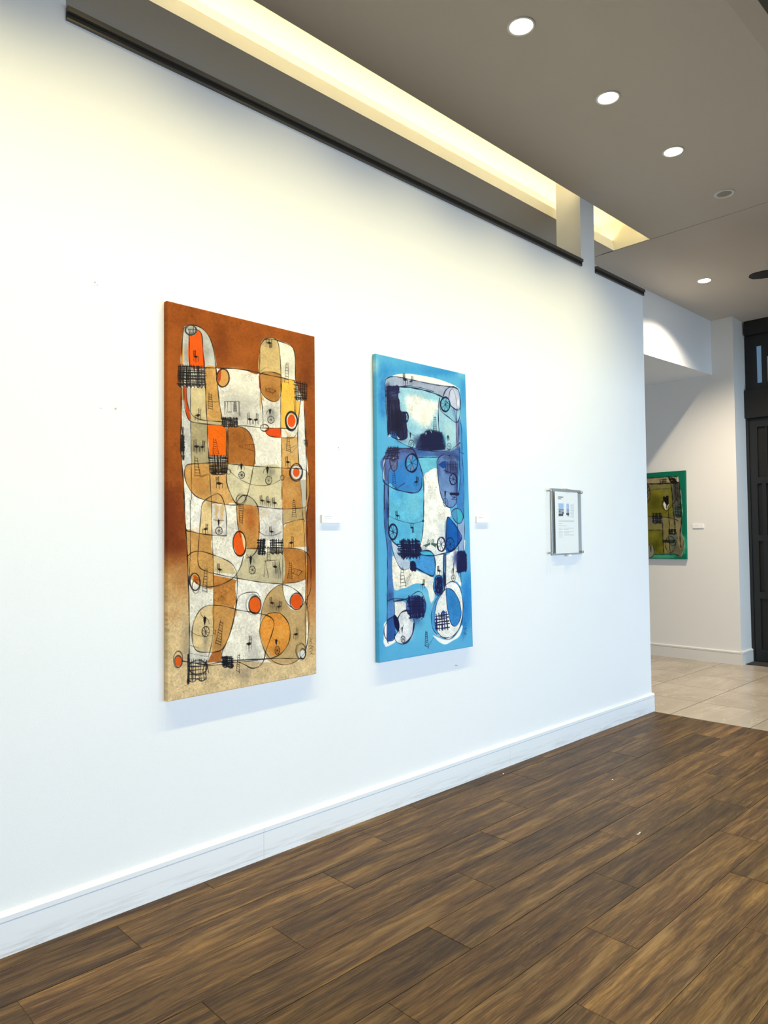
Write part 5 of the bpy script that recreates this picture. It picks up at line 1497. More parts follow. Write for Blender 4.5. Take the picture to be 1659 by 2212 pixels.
S 40 30 26 2.4 0.95 0 0 662 1199 676 1201
S 40 30 26 2.4 0.95 0 0 661 1210 676 1212
S 40 30 26 2.4 0.95 0 0 659 1220 677 1223
S 40 30 26 2.4 0.95 0 0 657 1230 677 1233
S 40 30 26 2.4 0.95 0 0 655 1241 678 1244
S 40 30 26 2.4 0.95 0 0 654 1251 678 1255
S 40 30 26 2.4 0.95 0 0 652 1261 679 1265
S 40 30 26 3 0.95 0 0 267 1438 240 1543
S 40 30 26 3 0.95 0 0 280 1447 267 1557
S 40 30 26 2.7 0.95 0 0 265 1445 279 1454
S 40 30 26 2.7 0.95 0 0 262 1457 277 1466
S 40 30 26 2.7 0.95 0 0 259 1469 276 1479
S 40 30 26 2.7 0.95 0 0 256 1480 275 1491
S 40 30 26 2.7 0.95 0 0 253 1492 273 1503
S 40 30 26 2.7 0.95 0 0 250 1504 272 1516
S 40 30 26 2.7 0.95 0 0 247 1515 270 1528
S 40 30 26 2.7 0.95 0 0 244 1527 269 1540
S 40 30 26 2.7 0.95 0 0 241 1539 267 1552
S 40 30 26 2.8 0.95 0 0 361 1605 351 1684
S 40 30 26 2.8 0.95 0 0 370 1606 368 1696
S 40 30 26 2.5 0.95 0 0 360 1611 370 1613
S 40 30 26 2.5 0.95 0 0 359 1621 370 1624
S 40 30 26 2.5 0.95 0 0 358 1631 369 1635
S 40 30 26 2.5 0.95 0 0 356 1641 369 1647
S 40 30 26 2.5 0.95 0 0 355 1651 369 1658
S 40 30 26 2.5 0.95 0 0 354 1660 369 1669
S 40 30 26 2.5 0.95 0 0 353 1670 369 1680
S 40 30 26 2.5 0.95 0 0 351 1680 369 1692
S 50 34 20 3 0.95 0 0 679 1221 693 1216 743 1232 720 1254 679 1237
S 50 34 20 2.6 0.95 0 0 743 1232 742 1245
S 50 34 20 2.6 0.95 0 0 720 1254 722 1267
S 50 34 20 2.3 0.95 0 0 698 1225 685 1242
S 50 34 20 2.3 0.95 0 0 717 1224 704 1245
S 38 30 26 3 0.95 0 0 514 1172 601 1169
S 38 30 26 2.6 0.95 0 0 518 1172 509 1249
S 38 30 26 2.6 0.95 0 0 519 1172 536 1255
S 38 30 26 2.6 0.95 0 0 600 1169 597 1263
S 38 30 26 2.6 0.95 0 0 600 1169 611 1261
F 30 28 32 0 0.95 0 0 258 965 259 970 264 974 262 990 259 1000 256 1000 254 986 253 974 257 970
S 30 28 32 2.1 0.95 0 0 253 974 235 973 232 971
S 30 28 32 2.1 0.95 0 0 263 974 282 974 285 975
S 30 28 32 2 0.78 0 0 258 1000 258 1013
S 38 32 30 3 0.95 1 1 277 1026 274 1033 268 1038 261 1041 253 1040 246 1036 242 1029 242 1021 245 1014 250 1009 258 1006 266 1007 273 1011 277 1018
S 38 32 30 3 0.95 1 1 277 1023 276 1031 271 1037 264 1040 256 1040 250 1037 245 1031 243 1023 244 1016 249 1009 256 1006 264 1006 271 1009 275 1015
S 38 32 30 2.4 0.95 0 0 260 1023 277 1027
S 38 32 30 2.4 0.95 0 0 260 1023 269 1038
S 38 32 30 2.4 0.95 0 0 260 1023 256 1040
S 38 32 30 2.4 0.95 0 0 260 1023 244 1032
S 38 32 30 2.4 0.95 0 0 260 1023 242 1019
S 38 32 30 2.4 0.95 0 0 260 1023 250 1008
S 38 32 30 2.4 0.95 0 0 260 1023 264 1006
S 38 32 30 2.4 0.95 0 0 260 1023 275 1014
F 30 28 32 0 0.95 0 0 433 1138 435 1145 441 1151 438 1173 434 1188 431 1188 427 1168 426 1151 431 1145
S 30 28 32 2.1 0.95 0 0 426 1151 413 1144 410 1137
S 30 28 32 2.1 0.95 0 0 439 1151 451 1165 454 1179
S 30 28 32 2 0.78 0 0 433 1188 432 1206
S 38 32 30 3 0.95 1 1 459 1215 456 1223 451 1229 444 1232 436 1231 429 1226 425 1219 424 1211 427 1203 432 1197 439 1194 447 1195 454 1199 458 1207
S 38 32 30 3 0.95 1 1 459 1212 459 1221 455 1228 448 1232 440 1232 433 1229 427 1223 424 1214 425 1206 429 1199 435 1195 443 1194 451 1197 456 1204
S 38 32 30 2.4 0.95 0 0 442 1213 458 1219
S 38 32 30 2.4 0.95 0 0 442 1213 451 1230
S 38 32 30 2.4 0.95 0 0 442 1213 438 1232
S 38 32 30 2.4 0.95 0 0 442 1213 427 1223
S 38 32 30 2.4 0.95 0 0 442 1213 425 1208
S 38 32 30 2.4 0.95 0 0 442 1213 433 1196
S 38 32 30 2.4 0.95 0 0 442 1213 446 1195
S 38 32 30 2.4 0.95 0 0 442 1213 456 1204
F 30 28 32 0 0.95 0 0 184 1406 186 1413 193 1419 190 1438 186 1451 182 1451 178 1433 177 1417 183 1413
S 30 28 32 2.1 0.95 0 0 177 1417 166 1404 164 1392
S 30 28 32 2.1 0.95 0 0 191 1419 205 1434 207 1449
S 30 28 32 2 0.78 0 0 184 1451 184 1467
S 38 32 30 3 0.95 1 1 208 1486 205 1496 198 1503 190 1506 181 1504 174 1497 170 1488 170 1478 173 1468 180 1461 188 1458 197 1460 204 1466 208 1476
S 38 32 30 3 0.95 1 1 209 1483 207 1493 202 1500 195 1504 186 1504 178 1499 173 1491 171 1481 172 1471 177 1464 184 1460 193 1461 201 1465 206 1474
S 38 32 30 2.4 0.95 0 0 189 1482 208 1490
S 38 32 30 2.4 0.95 0 0 189 1482 200 1503
S 38 32 30 2.4 0.95 0 0 189 1482 185 1504
S 38 32 30 2.4 0.95 0 0 189 1482 173 1493
S 38 32 30 2.4 0.95 0 0 189 1482 170 1475
S 38 32 30 2.4 0.95 0 0 189 1482 179 1462
S 38 32 30 2.4 0.95 0 0 189 1482 194 1461
S 38 32 30 2.4 0.95 0 0 189 1482 206 1472
F 30 28 32 0 0.95 0 0 581 1556 582 1561 588 1565 585 1579 582 1589 579 1588 575 1575 574 1564 579 1560
S 30 28 32 2.1 0.95 0 0 575 1564 561 1555 559 1547
S 30 28 32 2.1 0.95 0 0 586 1565 599 1575 601 1584
S 30 28 32 2 0.78 0 0 580 1589 580 1600
S 38 32 30 3 0.95 1 1 601 1618 599 1626 594 1632 588 1635 582 1634 576 1629 573 1622 572 1613 574 1605 578 1599 584 1596 591 1597 596 1602 600 1609
S 38 32 30 3 0.95 1 1 601 1618 600 1626 596 1632 590 1635 583 1635 577 1630 573 1623 572 1614 573 1606 577 1600 583 1597 590 1597 596 1602 600 1609
S 38 32 30 2.4 0.95 0 0 586 1616 600 1622
S 38 32 30 2.4 0.95 0 0 586 1616 594 1634
S 38 32 30 2.4 0.95 0 0 586 1616 583 1635
S 38 32 30 2.4 0.95 0 0 586 1616 574 1625
S 38 32 30 2.4 0.95 0 0 586 1616 572 1610
S 38 32 30 2.4 0.95 0 0 586 1616 579 1598
S 38 32 30 2.4 0.95 0 0 586 1616 590 1597
S 38 32 30 2.4 0.95 0 0 586 1616 599 1607
S 60 50 42 2.6 0.95 0 0 813 1664 801 1657 794 1661
S 60 50 42 2.6 0.95 0 0 786 1651 796 1646 802 1653
S 60 50 42 2.6 0.95 0 0 814 1645 805 1638 799 1643
S 60 50 42 2.6 0.95 0 0 786 1634 798 1629 805 1635
S 60 50 42 2.6 0.95 0 0 813 1629 807 1622 802 1627
S 60 50 42 2.6 0.95 0 0 784 1620 795 1615 801 1621
S 60 50 42 2.6 0.95 0 0 796 1608 802 1603 805 1608
S 60 50 42 2.6 0.95 0 0 790 1598 796 1592 800 1598
S 60 50 42 2.6 0.95 0 0 793 1589 798 1583 801 1589
S 60 50 42 2.6 0.95 0 0 782 1579 791 1574 797 1580
'''
BLUE_ART = '''
F 72 158 210 30 0.8 0 1 834 -32 783 -9 646 24 458 59 262 89 96 107 -14 113 -52 106 -14 86 97 58 264 25 460 -7 648 -30 784 -40
F 150 212 224 36 0.7 0 1 20 72 16 104 5 130 -9 146 -25 149 -39 137 -49 114 -52 83 -48 52 -38 25 -23 9 -7 6 7 18 17 41
F 88 176 216 30 0.6 0 1 33 360 29 494 21 601 10 661 -1 661 -9 604 -14 498 -15 365 -10 231 -2 121 9 59 20 57 28 117 33 225
F 34 104 182 24 0.85 0 1 76 239 73 298 66 345 57 372 48 373 40 348 35 302 34 245 37 186 44 138 52 111 62 109 70 134 75 181
F 52 132 196 36 0.6 0 1 124 92 119 114 105 134 85 147 63 150 43 143 30 128 25 107 31 85 44 65 64 52 86 49 106 55 120 71
F 54 140 200 18 0.6 0 1 763 -6 743 6 688 21 611 37 527 49 454 57 404 57 386 52 404 41 454 26 528 11 612 -2 689 -10 744 -12
F 60 146 204 20 0.7 0 1 811 123 806 166 796 200 783 220 770 222 758 205 751 173 750 132 755 90 764 55 778 35 791 33 803 50 810 82
F 150 214 222 20 0.7 0 1 817 -14 812 -2 799 8 780 16 759 19 741 17 729 10 725 0 730 -12 743 -23 762 -30 782 -34 800 -31 813 -25
F 70 156 208 26 0.7 0 1 815 572 806 679 789 764 769 812 749 812 733 766 724 683 724 578 733 471 749 385 769 335 790 333 806 379 815 465
F 206 228 222 14 0.6 0 1 10 69 9 91 4 108 -2 119 -8 120 -14 111 -17 95 -19 74 -17 52 -13 34 -7 24 0 22 5 31 9 48
F 42 128 200 30 0.8 0 1 806 1454 798 1534 783 1598 764 1631 744 1630 728 1593 719 1528 718 1448 726 1368 741 1304 760 1269 780 1270 796 1307 805 1373
F 30 110 186 16 0.6 0 1 738 1565 734 1624 727 1671 719 1697 711 1696 705 1669 702 1621 703 1562 707 1503 714 1455 722 1429 730 1429 736 1457 739 1505
F 96 182 216 34 0.6 0 1 19 1216 14 1378 4 1506 -9 1576 -22 1575 -32 1503 -38 1375 -38 1214 -33 1052 -23 920 -11 846 3 845 13 919 19 1052
F 112 192 220 50 0.6 0 1 515 1591 494 1627 437 1652 358 1661 273 1652 199 1629 149 1595 132 1557 151 1522 202 1497 278 1486 363 1493 442 1516 496 1551
F 60 150 206 30 0.5 0 1 25 1609 21 1661 14 1703 5 1725 -5 1724 -14 1699 -20 1657 -21 1604 -18 1552 -11 1510 -2 1487 9 1488 17 1512 23 1555
F 142 204 220 30 0.8 0 1 447 1409 438 1425 413 1438 379 1443 341 1440 308 1431 285 1416 278 1398 286 1382 310 1370 344 1364 381 1366 415 1376 439 1391
F 162 204 218 0 1 0.1 1 75 140 99 122 162 105 239 85 305 76 497 71 625 82 706 95 736 104 749 142 736 479 631 510 482 523 346 521 166 486 117 463 90 465 79 355 74 221
F 244 241 230 0 1 0 1 136 111 194 91 305 75 497 71 625 80 714 95 624 105 318 110 226 110
F 170 178 198 0 1 0.08 1 83 144 111 122 226 111 318 110 639 105 609 131 578 174 459 154 316 149 192 164 85 195
F 150 156 180 8 0.6 0 1 426 113 412 118 374 125 320 134 261 143 209 149 173 151 161 150 174 146 209 139 261 130 320 121 374 115 412 112
F 140 176 196 14 0.6 0 1 161 132 157 140 147 147 131 152 115 155 100 154 90 150 86 143 90 135 100 128 115 123 132 120 147 121 158 125
F 244 241 230 14 1 0.14 1 239 223 289 202 369 201 457 209 534 221 537 242 489 310 453 361 404 380 344 354 279 333 254 290
F 236 232 216 26 0.6 0 1 475 311 466 331 443 348 409 360 373 364 341 359 319 347 312 329 320 310 343 293 375 281 412 277 445 281 467 294
F 150 206 220 16 0.6 0 1 564 176 555 185 531 195 497 203 460 208 426 208 404 205 396 198 404 188 427 179 461 171 498 166 532 165 556 168
F 132 190 212 20 0.6 0 1 303 413 299 426 290 436 277 443 262 444 250 440 241 431 238 420 241 408 251 397 264 390 278 389 291 393 300 402
F 184 216 220 22 0.7 0 1 695 385 688 420 670 448 646 465 620 468 597 455 582 429 578 396 585 362 602 334 626 316 652 313 675 326 690 352
F 176 190 208 12 0.5 0 1 647 273 643 282 630 290 613 296 593 298 576 296 564 291 560 283 565 274 577 266 595 260 614 258 631 259 643 265
F 50 52 84 0 1 0.16 1 84 189 135 170 186 164 180 226 191 247 197 306 240 312 247 382 250 455 205 478 142 474 111 450 90 456 86 354
F 34 32 54 10 0.8 0 1 107 226 105 258 102 283 98 297 93 298 90 285 87 260 87 229 88 197 92 172 96 157 100 156 104 170 106 195
F 86 88 124 20 0.5 0 1 184 280 179 296 169 310 153 319 136 321 122 316 111 304 108 289 112 273 123 259 138 250 155 248 170 253 180 265
F 34 34 56 24 0.8 0 1 226 375 220 400 206 420 185 433 163 435 143 426 129 409 125 386 130 362 144 342 165 329 187 326 208 335 222 352
F 120 132 160 10 0.6 0 1 172 208 169 215 160 221 147 225 133 227 121 226 112 222 109 217 113 210 121 204 134 200 148 198 161 199 169 203
F 40 40 66 14 0.7 0 1 195 324 192 336 185 347 175 353 164 354 154 350 147 341 145 330 147 318 155 307 165 301 176 300 186 304 193 312
F 44 94 160 0 1 0 0 111 437 138 430 179 471 160 479 123 471
F 190 220 222 0 1 0 0 166 458 186 470 179 478 169 471
F 132 152 192 0 1 0.06 0 710 107 749 142 746 311 729 460 698 482 699 326
F 176 170 196 0 1 0 0 701 326 716 319 715 481 695 488
F 38 42 76 5 1 0.12 1 320 518 348 465 369 430 396 423 410 407 452 394 542 399 578 425 590 497 482 521 373 524
F 70 84 120 14 0.6 0 1 374 481 371 495 363 507 353 514 341 515 330 510 323 499 321 485 324 471 332 459 342 452 354 451 365 456 372 467
F 60 140 176 8 0.5 0 1 598 443 596 462 591 477 585 486 579 486 573 478 570 464 569 445 571 426 576 411 582 402 588 401 593 409 597 424
F 220 230 232 0 1 0 0 457 398 466 412 470 416 462 398
F 220 230 232 0 1 0 0 415 412 421 415 413 432 409 431
F 176 182 204 0 1 0 1 578 174 594 145 624 119 654 106 698 104 731 124 747 162 748 217 719 243 671 228 628 197
F 196 200 218 0 1 0.06 1 644 170 653 130 683 113 723 130 741 173 739 213 716 235 671 226
F 238 238 240 6 0.8 0 1 738 193 736 204 733 213 729 218 725 219 722 214 720 206 719 195 721 184 724 175 727 170 731 170 735 174 737 182
F 150 196 212 0 1 0.06 1 554 226 562 263 632 300 697 324 740 297 750 231 715 245 649 224
F 132 160 196 0 0.8 0 0 656 238 715 243 712 315 694 320
F 120 182 200 0 1 0 1 648 216 643 237 630 254 611 265 591 267 574 260 562 246 558 227 563 207 576 190 594 179 614 177 632 183 644 197
F 70 166 182 0 1 0 0 606 224 634 230 623 256
F 84 116 170 5 1 0.12 1 274 517 360 520 482 524 631 510 732 480 729 563 551 542 523 559 358 575 339 567
F 70 76 124 14 0.6 0 1 689 522 679 531 650 540 609 547 564 550 525 549 498 545 489 537 498 528 526 519 566 513 611 509 651 510 679 514
F 64 116 186 14 0.6 0 1 440 536 435 543 419 548 398 553 374 555 352 553 338 550 333 544 338 538 353 532 374 527 398 526 420 527 435 530
F 116 192 212 4 1 0.1 1 345 575 523 557 510 620 451 638 409 663 385 683 370 629
F 70 134 196 0 1 0.1 1 26 620 60 578 97 535 166 526 281 522 319 545 345 589 369 656 370 739 333 779 274 784 161 771 87 751 51 727 45 684
F 96 118 172 0 1 0.1 1 26 620 60 578 97 533 166 525 281 522 319 550 338 583 240 585 164 613 107 663 88 716 57 726 48 666
F 50 50 82 14 0.85 0 1 184 551 179 561 165 570 145 576 122 577 103 574 89 568 85 559 90 549 103 540 123 534 145 532 165 535 179 542
F 66 62 98 8 0.8 0 1 326 533 319 537 299 540 270 544 238 546 210 547 191 546 184 544 191 541 210 537 239 534 270 531 299 530 319 531
F 90 128 186 16 0.7 0 1 240 583 236 591 226 598 210 602 193 604 178 601 168 596 164 588 168 580 179 573 194 569 211 567 226 570 237 575
F 52 130 200 24 0.7 0 1 225 700 219 722 203 740 180 750 155 751 133 743 117 727 112 706 118 685 134 667 157 657 182 655 204 663 220 679
F 62 146 210 24 0.7 0 1 355 703 349 725 334 743 312 753 289 754 269 746 255 729 250 708 256 686 271 668 292 658 315 656 336 665 350 681
F 236 236 240 0 1 0 0 53 613 67 595 58 683 59 726 46 705 44 675
F 112 116 152 0 1 0.14 0 101 593 162 564 161 642 145 660 121 658 106 632
F 44 42 68 8 0.9 0 1 158 593 155 599 148 604 138 607 127 608 117 606 111 602 108 596 111 591 118 585 128 582 139 581 149 583 156 587
F 190 214 220 0 1 0 0 122 591 152 577 143 590 127 596
F 130 124 160 0 1 0 0 244 564 267 560 253 600
F 74 146 198 0 1 0 1 334 604 328 626 314 645 294 656 272 657 252 648 239 632 235 610 240 588 254 569 274 558 296 556 316 565 329 582
F 80 176 198 0 1 0 0 281 607 244 587 252 627
F 132 128 166 0 1 0 0 282 607 275 653 304 647
F 140 134 172 0 1 0 0 282 607 260 568 284 562
F 108 188 216 0 1 0.1 1 87 752 161 771 274 784 333 779 370 739 387 692 380 965 361 1055 344 1104 241 1098 160 1097 106 1062 83 1027
F 76 160 212 22 0.7 0 1 217 790 211 800 195 808 172 813 147 814 125 810 110 803 105 794 110 784 126 776 148 771 173 770 196 773 211 780
F 138 206 222 30 0.6 0 1 351 853 344 884 329 909 308 924 285 924 265 911 251 886 247 855 253 824 267 799 288 784 312 784 332 797 346 821
F 84 166 210 30 0.7 0 1 281 1010 272 1027 247 1041 211 1048 172 1048 138 1041 115 1027 107 1010 115 993 139 980 174 972 213 972 248 979 273 993
F 84 132 190 0 1 0.1 1 53 748 87 751 83 1027 108 1070 110 1181 119 1380 118 1410 126 1486 67 1510 67 1407 73 1176 59 1027 53 925
F 120 136 184 12 0.7 0 1 82 817 80 854 76 884 70 901 65 901 60 885 56 855 56 817 58 780 62 750 68 732 74 732 79 749 82 779
F 44 64 128 8 0.8 0 1 84 886 83 908 80 926 77 936 73 936 70 926 68 908 67 886 68 864 71 846 75 835 78 835 82 845 84 863
F 64 96 150 14 0.6 0 1 115 1376 113 1385 107 1392 98 1395 88 1395 80 1390 74 1383 72 1374 74 1365 80 1358 89 1354 99 1355 107 1359 113 1367
F 244 241 230 0 1 0.14 1 387 687 430 653 452 638 506 626 512 662 521 727 543 792 583 847 618 866 631 916 596 926 583 959 576 1051 534 1047 499 1060 463 1123 396 1118 340 1103 361 1050 376 951 383 870
F 210 214 220 14 0.5 0 1 564 987 561 1005 552 1019 541 1027 529 1027 518 1019 510 1005 508 987 512 969 520 954 531 946 544 946 555 954 562 969
F 226 230 226 20 0.6 0 1 452 1046 447 1058 436 1067 419 1072 402 1072 386 1067 375 1057 371 1046 376 1034 387 1025 403 1020 421 1020 437 1025 448 1034
F 112 142 190 0 1 0.1 1 521 568 541 547 587 533 630 534 695 555 702 676 697 782 680 844 640 865 590 856 549 806 524 732 510 639
F 58 62 106 22 0.85 0 1 701 604 694 623 677 639 654 649 628 650 605 643 590 629 585 611 591 592 607 576 631 566 657 564 680 571 696 585
F 34 80 152 0 1 0 0 523 603 550 585 587 573 593 615 564 624
F 140 166 204 22 0.7 0 1 643 774 638 793 626 808 608 817 589 817 572 810 561 795 557 777 562 759 575 743 592 735 611 734 628 741 640 756
F 84 108 150 0 0.7 0 0 593 577 629 584 634 641 599 653
F 66 76 134 10 0.7 0 1 703 705 700 742 695 772 689 789 683 789 679 773 676 743 676 706 679 668 684 638 690 621 696 620 701 637 703 667
F 76 136 196 0 1 0.08 1 743 312 755 335 756 527 759 673 757 871 756 928 718 924 688 849 699 772 718 723 735 528
F 192 206 222 0 1 0.08 1 105 1070 154 1100 184 1135 239 1176 265 1207 257 1220 212 1236 182 1231 152 1195 122 1134
F 170 184 206 14 0.6 0 1 251 1206 247 1214 236 1220 221 1222 204 1222 190 1218 179 1212 176 1204 180 1197 190 1191 205 1188 222 1189 237 1192 247 1199
F 242 236 220 0 1 0.14 1 110 1219 117 1151 152 1195 182 1231 212 1237 257 1221 327 1249 438 1285 457 1303 462 1409 427 1435 403 1362 352 1325 286 1321 235 1336 185 1342 124 1341
F 200 212 216 14 0.6 0 1 456 1329 453 1342 445 1353 434 1358 423 1358 412 1351 405 1340 403 1326 406 1313 414 1303 424 1297 436 1298 447 1304 454 1315
F 80 154 210 0 1 0.1 1 295 1164 323 1151 344 1131 396 1127 449 1146 474 1187 476 1231 468 1268 444 1282 392 1264 327 1240 304 1221
F 84 188 206 0 1 0 1 335 1134 356 1130 395 1133 435 1141 455 1155 415 1153 369 1149
F 50 120 176 0 1 0 0 340 1138 369 1150 340 1148
F 242 240 232 0 1 0.12 1 475 1159 544 1152 572 1161 666 1127 688 1145 676 1261 702 1313 711 1360 666 1326 622 1324 567 1344 568 1280 485 1277 477 1213
F 140 150 190 14 0.7 0 1 678 1192 675 1210 668 1224 659 1232 650 1231 641 1223 636 1209 634 1190 637 1172 644 1158 653 1150 662 1150 671 1159 676 1173
F 128 176 222 0 1 0 0 545 1161 574 1152 567 1348 544 1365 538 1324
F 228 230 226 0 1 0.12 1 370 1094 438 1059 492 1060 578 1005 573 1143 544 1152 482 1159 449 1141 396 1126 356 1121
F 206 210 218 14 0.6 0 1 569 1051 566 1063 558 1072 546 1078 534 1077 523 1072 515 1062 513 1051 516 1039 524 1029 536 1024 548 1024 559 1029 566 1039
F 32 102 178 0 1 0.08 1 597 925 630 940 686 991 723 1038 727 1061 690 1099 651 1126 601 1140 577 1134 579 1005
F 44 86 160 0 1 0 0 685 995 722 1038 725 1061 684 1101
F 46 112 170 12 0.6 0 1 653 1084 650 1096 641 1106 630 1111 617 1111 606 1105 598 1095 596 1083 599 1071 607 1062 619 1056 632 1056 643 1062 651 1072
F 90 160 200 6 0.7 0 1 583 1005 581 1035 579 1059 575 1072 572 1072 570 1059 569 1035 569 1005 571 974 574 950 577 937 580 937 582 950 584 974
F 152 174 208 0 1 0.06 1 688 964 747 933 757 1004 751 1090 741 1133 696 1137 687 1098 724 1061
F 240 242 244 0 1 0 0 749 1061 762 1071 753 1128 746 1127
F 92 152 196 0 1 0 1 634 893 654 877 687 868 723 881 746 914 733 952 704 964 665 948
F 76 180 198 0 1 0.05 0 687 869 723 882 745 914 731 947 690 955
F 40 44 88 3 1 0.14 1 675 1154 690 1141 722 1134 760 1147 771 1166 770 1255 740 1264 676 1267
F 84 96 150 14 0.7 0 1 692 1187 689 1209 683 1227 676 1237 668 1236 662 1226 658 1209 657 1186 659 1164 665 1147 672 1137 680 1137 687 1147 691 1165
F 58 128 190 0 1 0 1 543 1342 538 1370 524 1391 506 1403 486 1401 468 1388 457 1365 453 1338 459 1311 472 1289 490 1278 510 1278 528 1291 540 1314
F 34 40 82 0 1 0 1 535 1342 531 1364 521 1382 507 1391 491 1390 478 1380 469 1361 467 1339 471 1316 481 1299 495 1289 510 1290 523 1300 532 1319
F 50 104 176 0 1 0 0 488 1402 550 1383 495 1418
F 40 46 90 2 0.8 0 0 551 1152 575 1152 567 1366 550 1379 540 1306
F 130 182 224 0 1 0 0 561 1161 568 1161 562 1280 556 1280
S 190 204 224 5.2 0.78 0 0 490 1304 484 1321
S 190 204 224 5.2 0.78 0 0 502 1340 504 1358
S 190 204 224 5.2 0.78 0 0 517 1332 518 1350
S 190 204 224 5.2 0.78 0 0 494 1362 497 1376
S 190 204 224 5.2 0.78 0 0 479 1326 476 1343
F 240 238 232 0 1 0.1 1 565 1343 594 1329 624 1324 665 1337 699 1369 715 1425 720 1494 706 1571 671 1632 623 1668 581 1678 513 1658 460 1631 430 1566 430 1496 452 1449 494 1411 536 1383
F 84 158 208 0 1 0.06 1 529 1387 494 1411 456 1449 431 1496 428 1548 441 1602 467 1630 503 1641 477 1610 461 1551 466 1498 486 1442
F 62 140 200 0 1 0.1 1 567 1369 601 1366 641 1388 675 1427 698 1484 704 1535 684 1579 640 1603 605 1582 582 1512 569 1439
F 48 120 186 12 0.6 0 1 639 1443 637 1461 632 1475 626 1482 620 1482 615 1474 612 1459 611 1441 613 1424 617 1410 623 1402 630 1403 635 1411 638 1425
F 246 246 242 2 1 0 1 440 1638 486 1655 547 1676 609 1678 667 1645 706 1603 714 1618 680 1669 615 1690 552 1705 498 1686 459 1656
F 240 238 230 4 0.8 0 0 423 1319 454 1400 462 1414 430 1447 411 1398
F 236 232 224 0 1 0.1 1 126 1419 159 1417 196 1418 225 1442 222 1471 176 1477 151 1505 128 1490
F 244 244 242 2 1 0 0 40 1532 73 1510 59 1632 82 1659 53 1661 36 1638
F 244 244 242 2 1 0 1 36 1622 89 1635 122 1624 130 1640 112 1650 70 1661 48 1660
F 228 228 228 0 1 0.12 1 157 1505 180 1481 207 1473 232 1479 265 1517 280 1566 266 1607 234 1646 190 1659 142 1646 122 1619 132 1598 156 1576
F 190 196 222 14 0.7 0 1 272 1612 270 1628 264 1641 257 1648 248 1647 241 1639 236 1625 235 1608 237 1592 243 1579 250 1573 259 1573 266 1581 271 1595
F 170 176 190 12 0.5 0 1 194 1512 192 1521 186 1528 179 1531 171 1530 164 1526 159 1518 157 1509 159 1500 164 1493 172 1489 180 1490 187 1495 192 1502
F 76 112 174 0 1 0 1 384 1463 375 1492 351 1514 317 1524 280 1521 248 1506 226 1481 219 1451 227 1422 250 1400 284 1389 321 1391 354 1407 377 1432
F 38 40 84 18 0.9 0 1 373 1461 366 1483 349 1500 326 1508 300 1506 278 1494 262 1475 257 1453 264 1431 280 1414 303 1405 329 1407 352 1419 367 1438
F 70 100 150 22 0.6 0 1 351 1550 346 1559 336 1566 320 1569 303 1567 288 1562 278 1553 274 1544 278 1535 289 1528 304 1525 321 1527 336 1532 347 1541
F 54 96 160 0 1 0.06 1 66 1510 91 1499 120 1494 130 1540 128 1577 119 1618 81 1636 66 1629 63 1571
F 92 140 192 0 1 0.08 0 66 1414 123 1416 126 1490 73 1506 66 1510
F 28 32 70 0 1 0 1 115 1494 132 1494 147 1512 160 1547 158 1576 149 1588 127 1561 116 1526
F 72 150 196 6 0.4 0 1 310 1391 301 1393 276 1393 241 1392 202 1389 168 1386 144 1383 136 1381 144 1380 168 1380 202 1381 241 1383 276 1386 301 1389
F 44 50 92 12 0.5 0 1 135 177 131 183 121 190 106 194 89 196 74 196 64 193 61 187 64 181 75 175 90 170 106 168 121 168 132 171
F 44 50 92 12 0.5 0 1 382 462 377 474 366 485 349 492 332 493 316 489 305 480 302 469 306 456 317 446 333 439 351 437 367 441 378 450
F 44 50 92 12 0.45 0 1 262 479 256 483 240 487 217 490 192 492 169 493 153 492 148 489 153 485 169 482 192 478 217 476 241 475 257 476
F 44 50 92 12 0.5 0 1 727 407 724 449 720 484 715 503 710 503 707 485 705 451 706 409 708 366 713 331 718 312 722 311 726 330 727 364
F 44 50 92 12 0.5 0 1 427 525 419 529 396 534 364 537 328 540 297 541 275 540 267 538 275 534 297 530 329 526 364 523 397 522 419 523
F 44 50 92 12 0.6 0 1 726 539 717 546 695 552 662 557 626 560 595 559 573 556 565 550 573 544 595 537 627 532 663 529 695 530 718 533
F 44 50 92 12 0.45 0 1 535 619 532 643 528 663 522 674 516 675 510 664 507 645 507 620 509 596 513 576 519 564 526 564 531 575 534 594
F 44 50 92 12 0.5 0 1 724 602 721 636 717 663 712 678 706 678 702 664 700 637 700 604 703 570 707 542 712 527 718 527 722 541 724 568
F 44 50 92 12 0.4 0 1 74 665 73 687 70 706 66 716 61 716 58 706 55 688 55 666 56 643 59 625 63 614 68 614 71 624 74 642
F 44 50 92 12 0.5 0 1 80 864 79 887 77 905 74 915 70 915 68 905 66 887 66 865 67 842 69 824 72 814 76 814 78 824 80 842
F 44 50 92 12 0.3 0 1 388 692 387 716 385 735 382 746 379 746 376 736 375 716 375 693 376 669 379 649 382 639 385 638 387 649 388 668
F 40 50 96 12 0.55 0 1 78 963 76 989 73 1010 69 1021 65 1021 61 1010 59 989 59 963 60 937 63 916 67 904 71 904 75 916 77 937
F 40 50 96 12 0.35 0 1 106 1091 105 1121 102 1145 99 1158 96 1158 93 1144 92 1121 92 1091 93 1061 95 1038 99 1024 102 1024 104 1038 106 1062
F 40 50 96 12 0.5 0 1 686 1164 683 1182 676 1196 667 1204 658 1204 650 1196 644 1181 643 1163 646 1145 652 1130 661 1122 671 1123 679 1131 685 1146
F 40 50 96 12 0.45 0 1 571 1189 569 1209 567 1224 564 1233 561 1233 558 1224 557 1208 557 1188 558 1169 561 1153 564 1144 567 1144 570 1153 571 1169
F 40 50 96 12 0.5 0 1 252 1414 245 1416 226 1417 199 1416 169 1414 142 1411 123 1408 117 1405 124 1403 142 1402 169 1403 199 1405 226 1407 245 1411
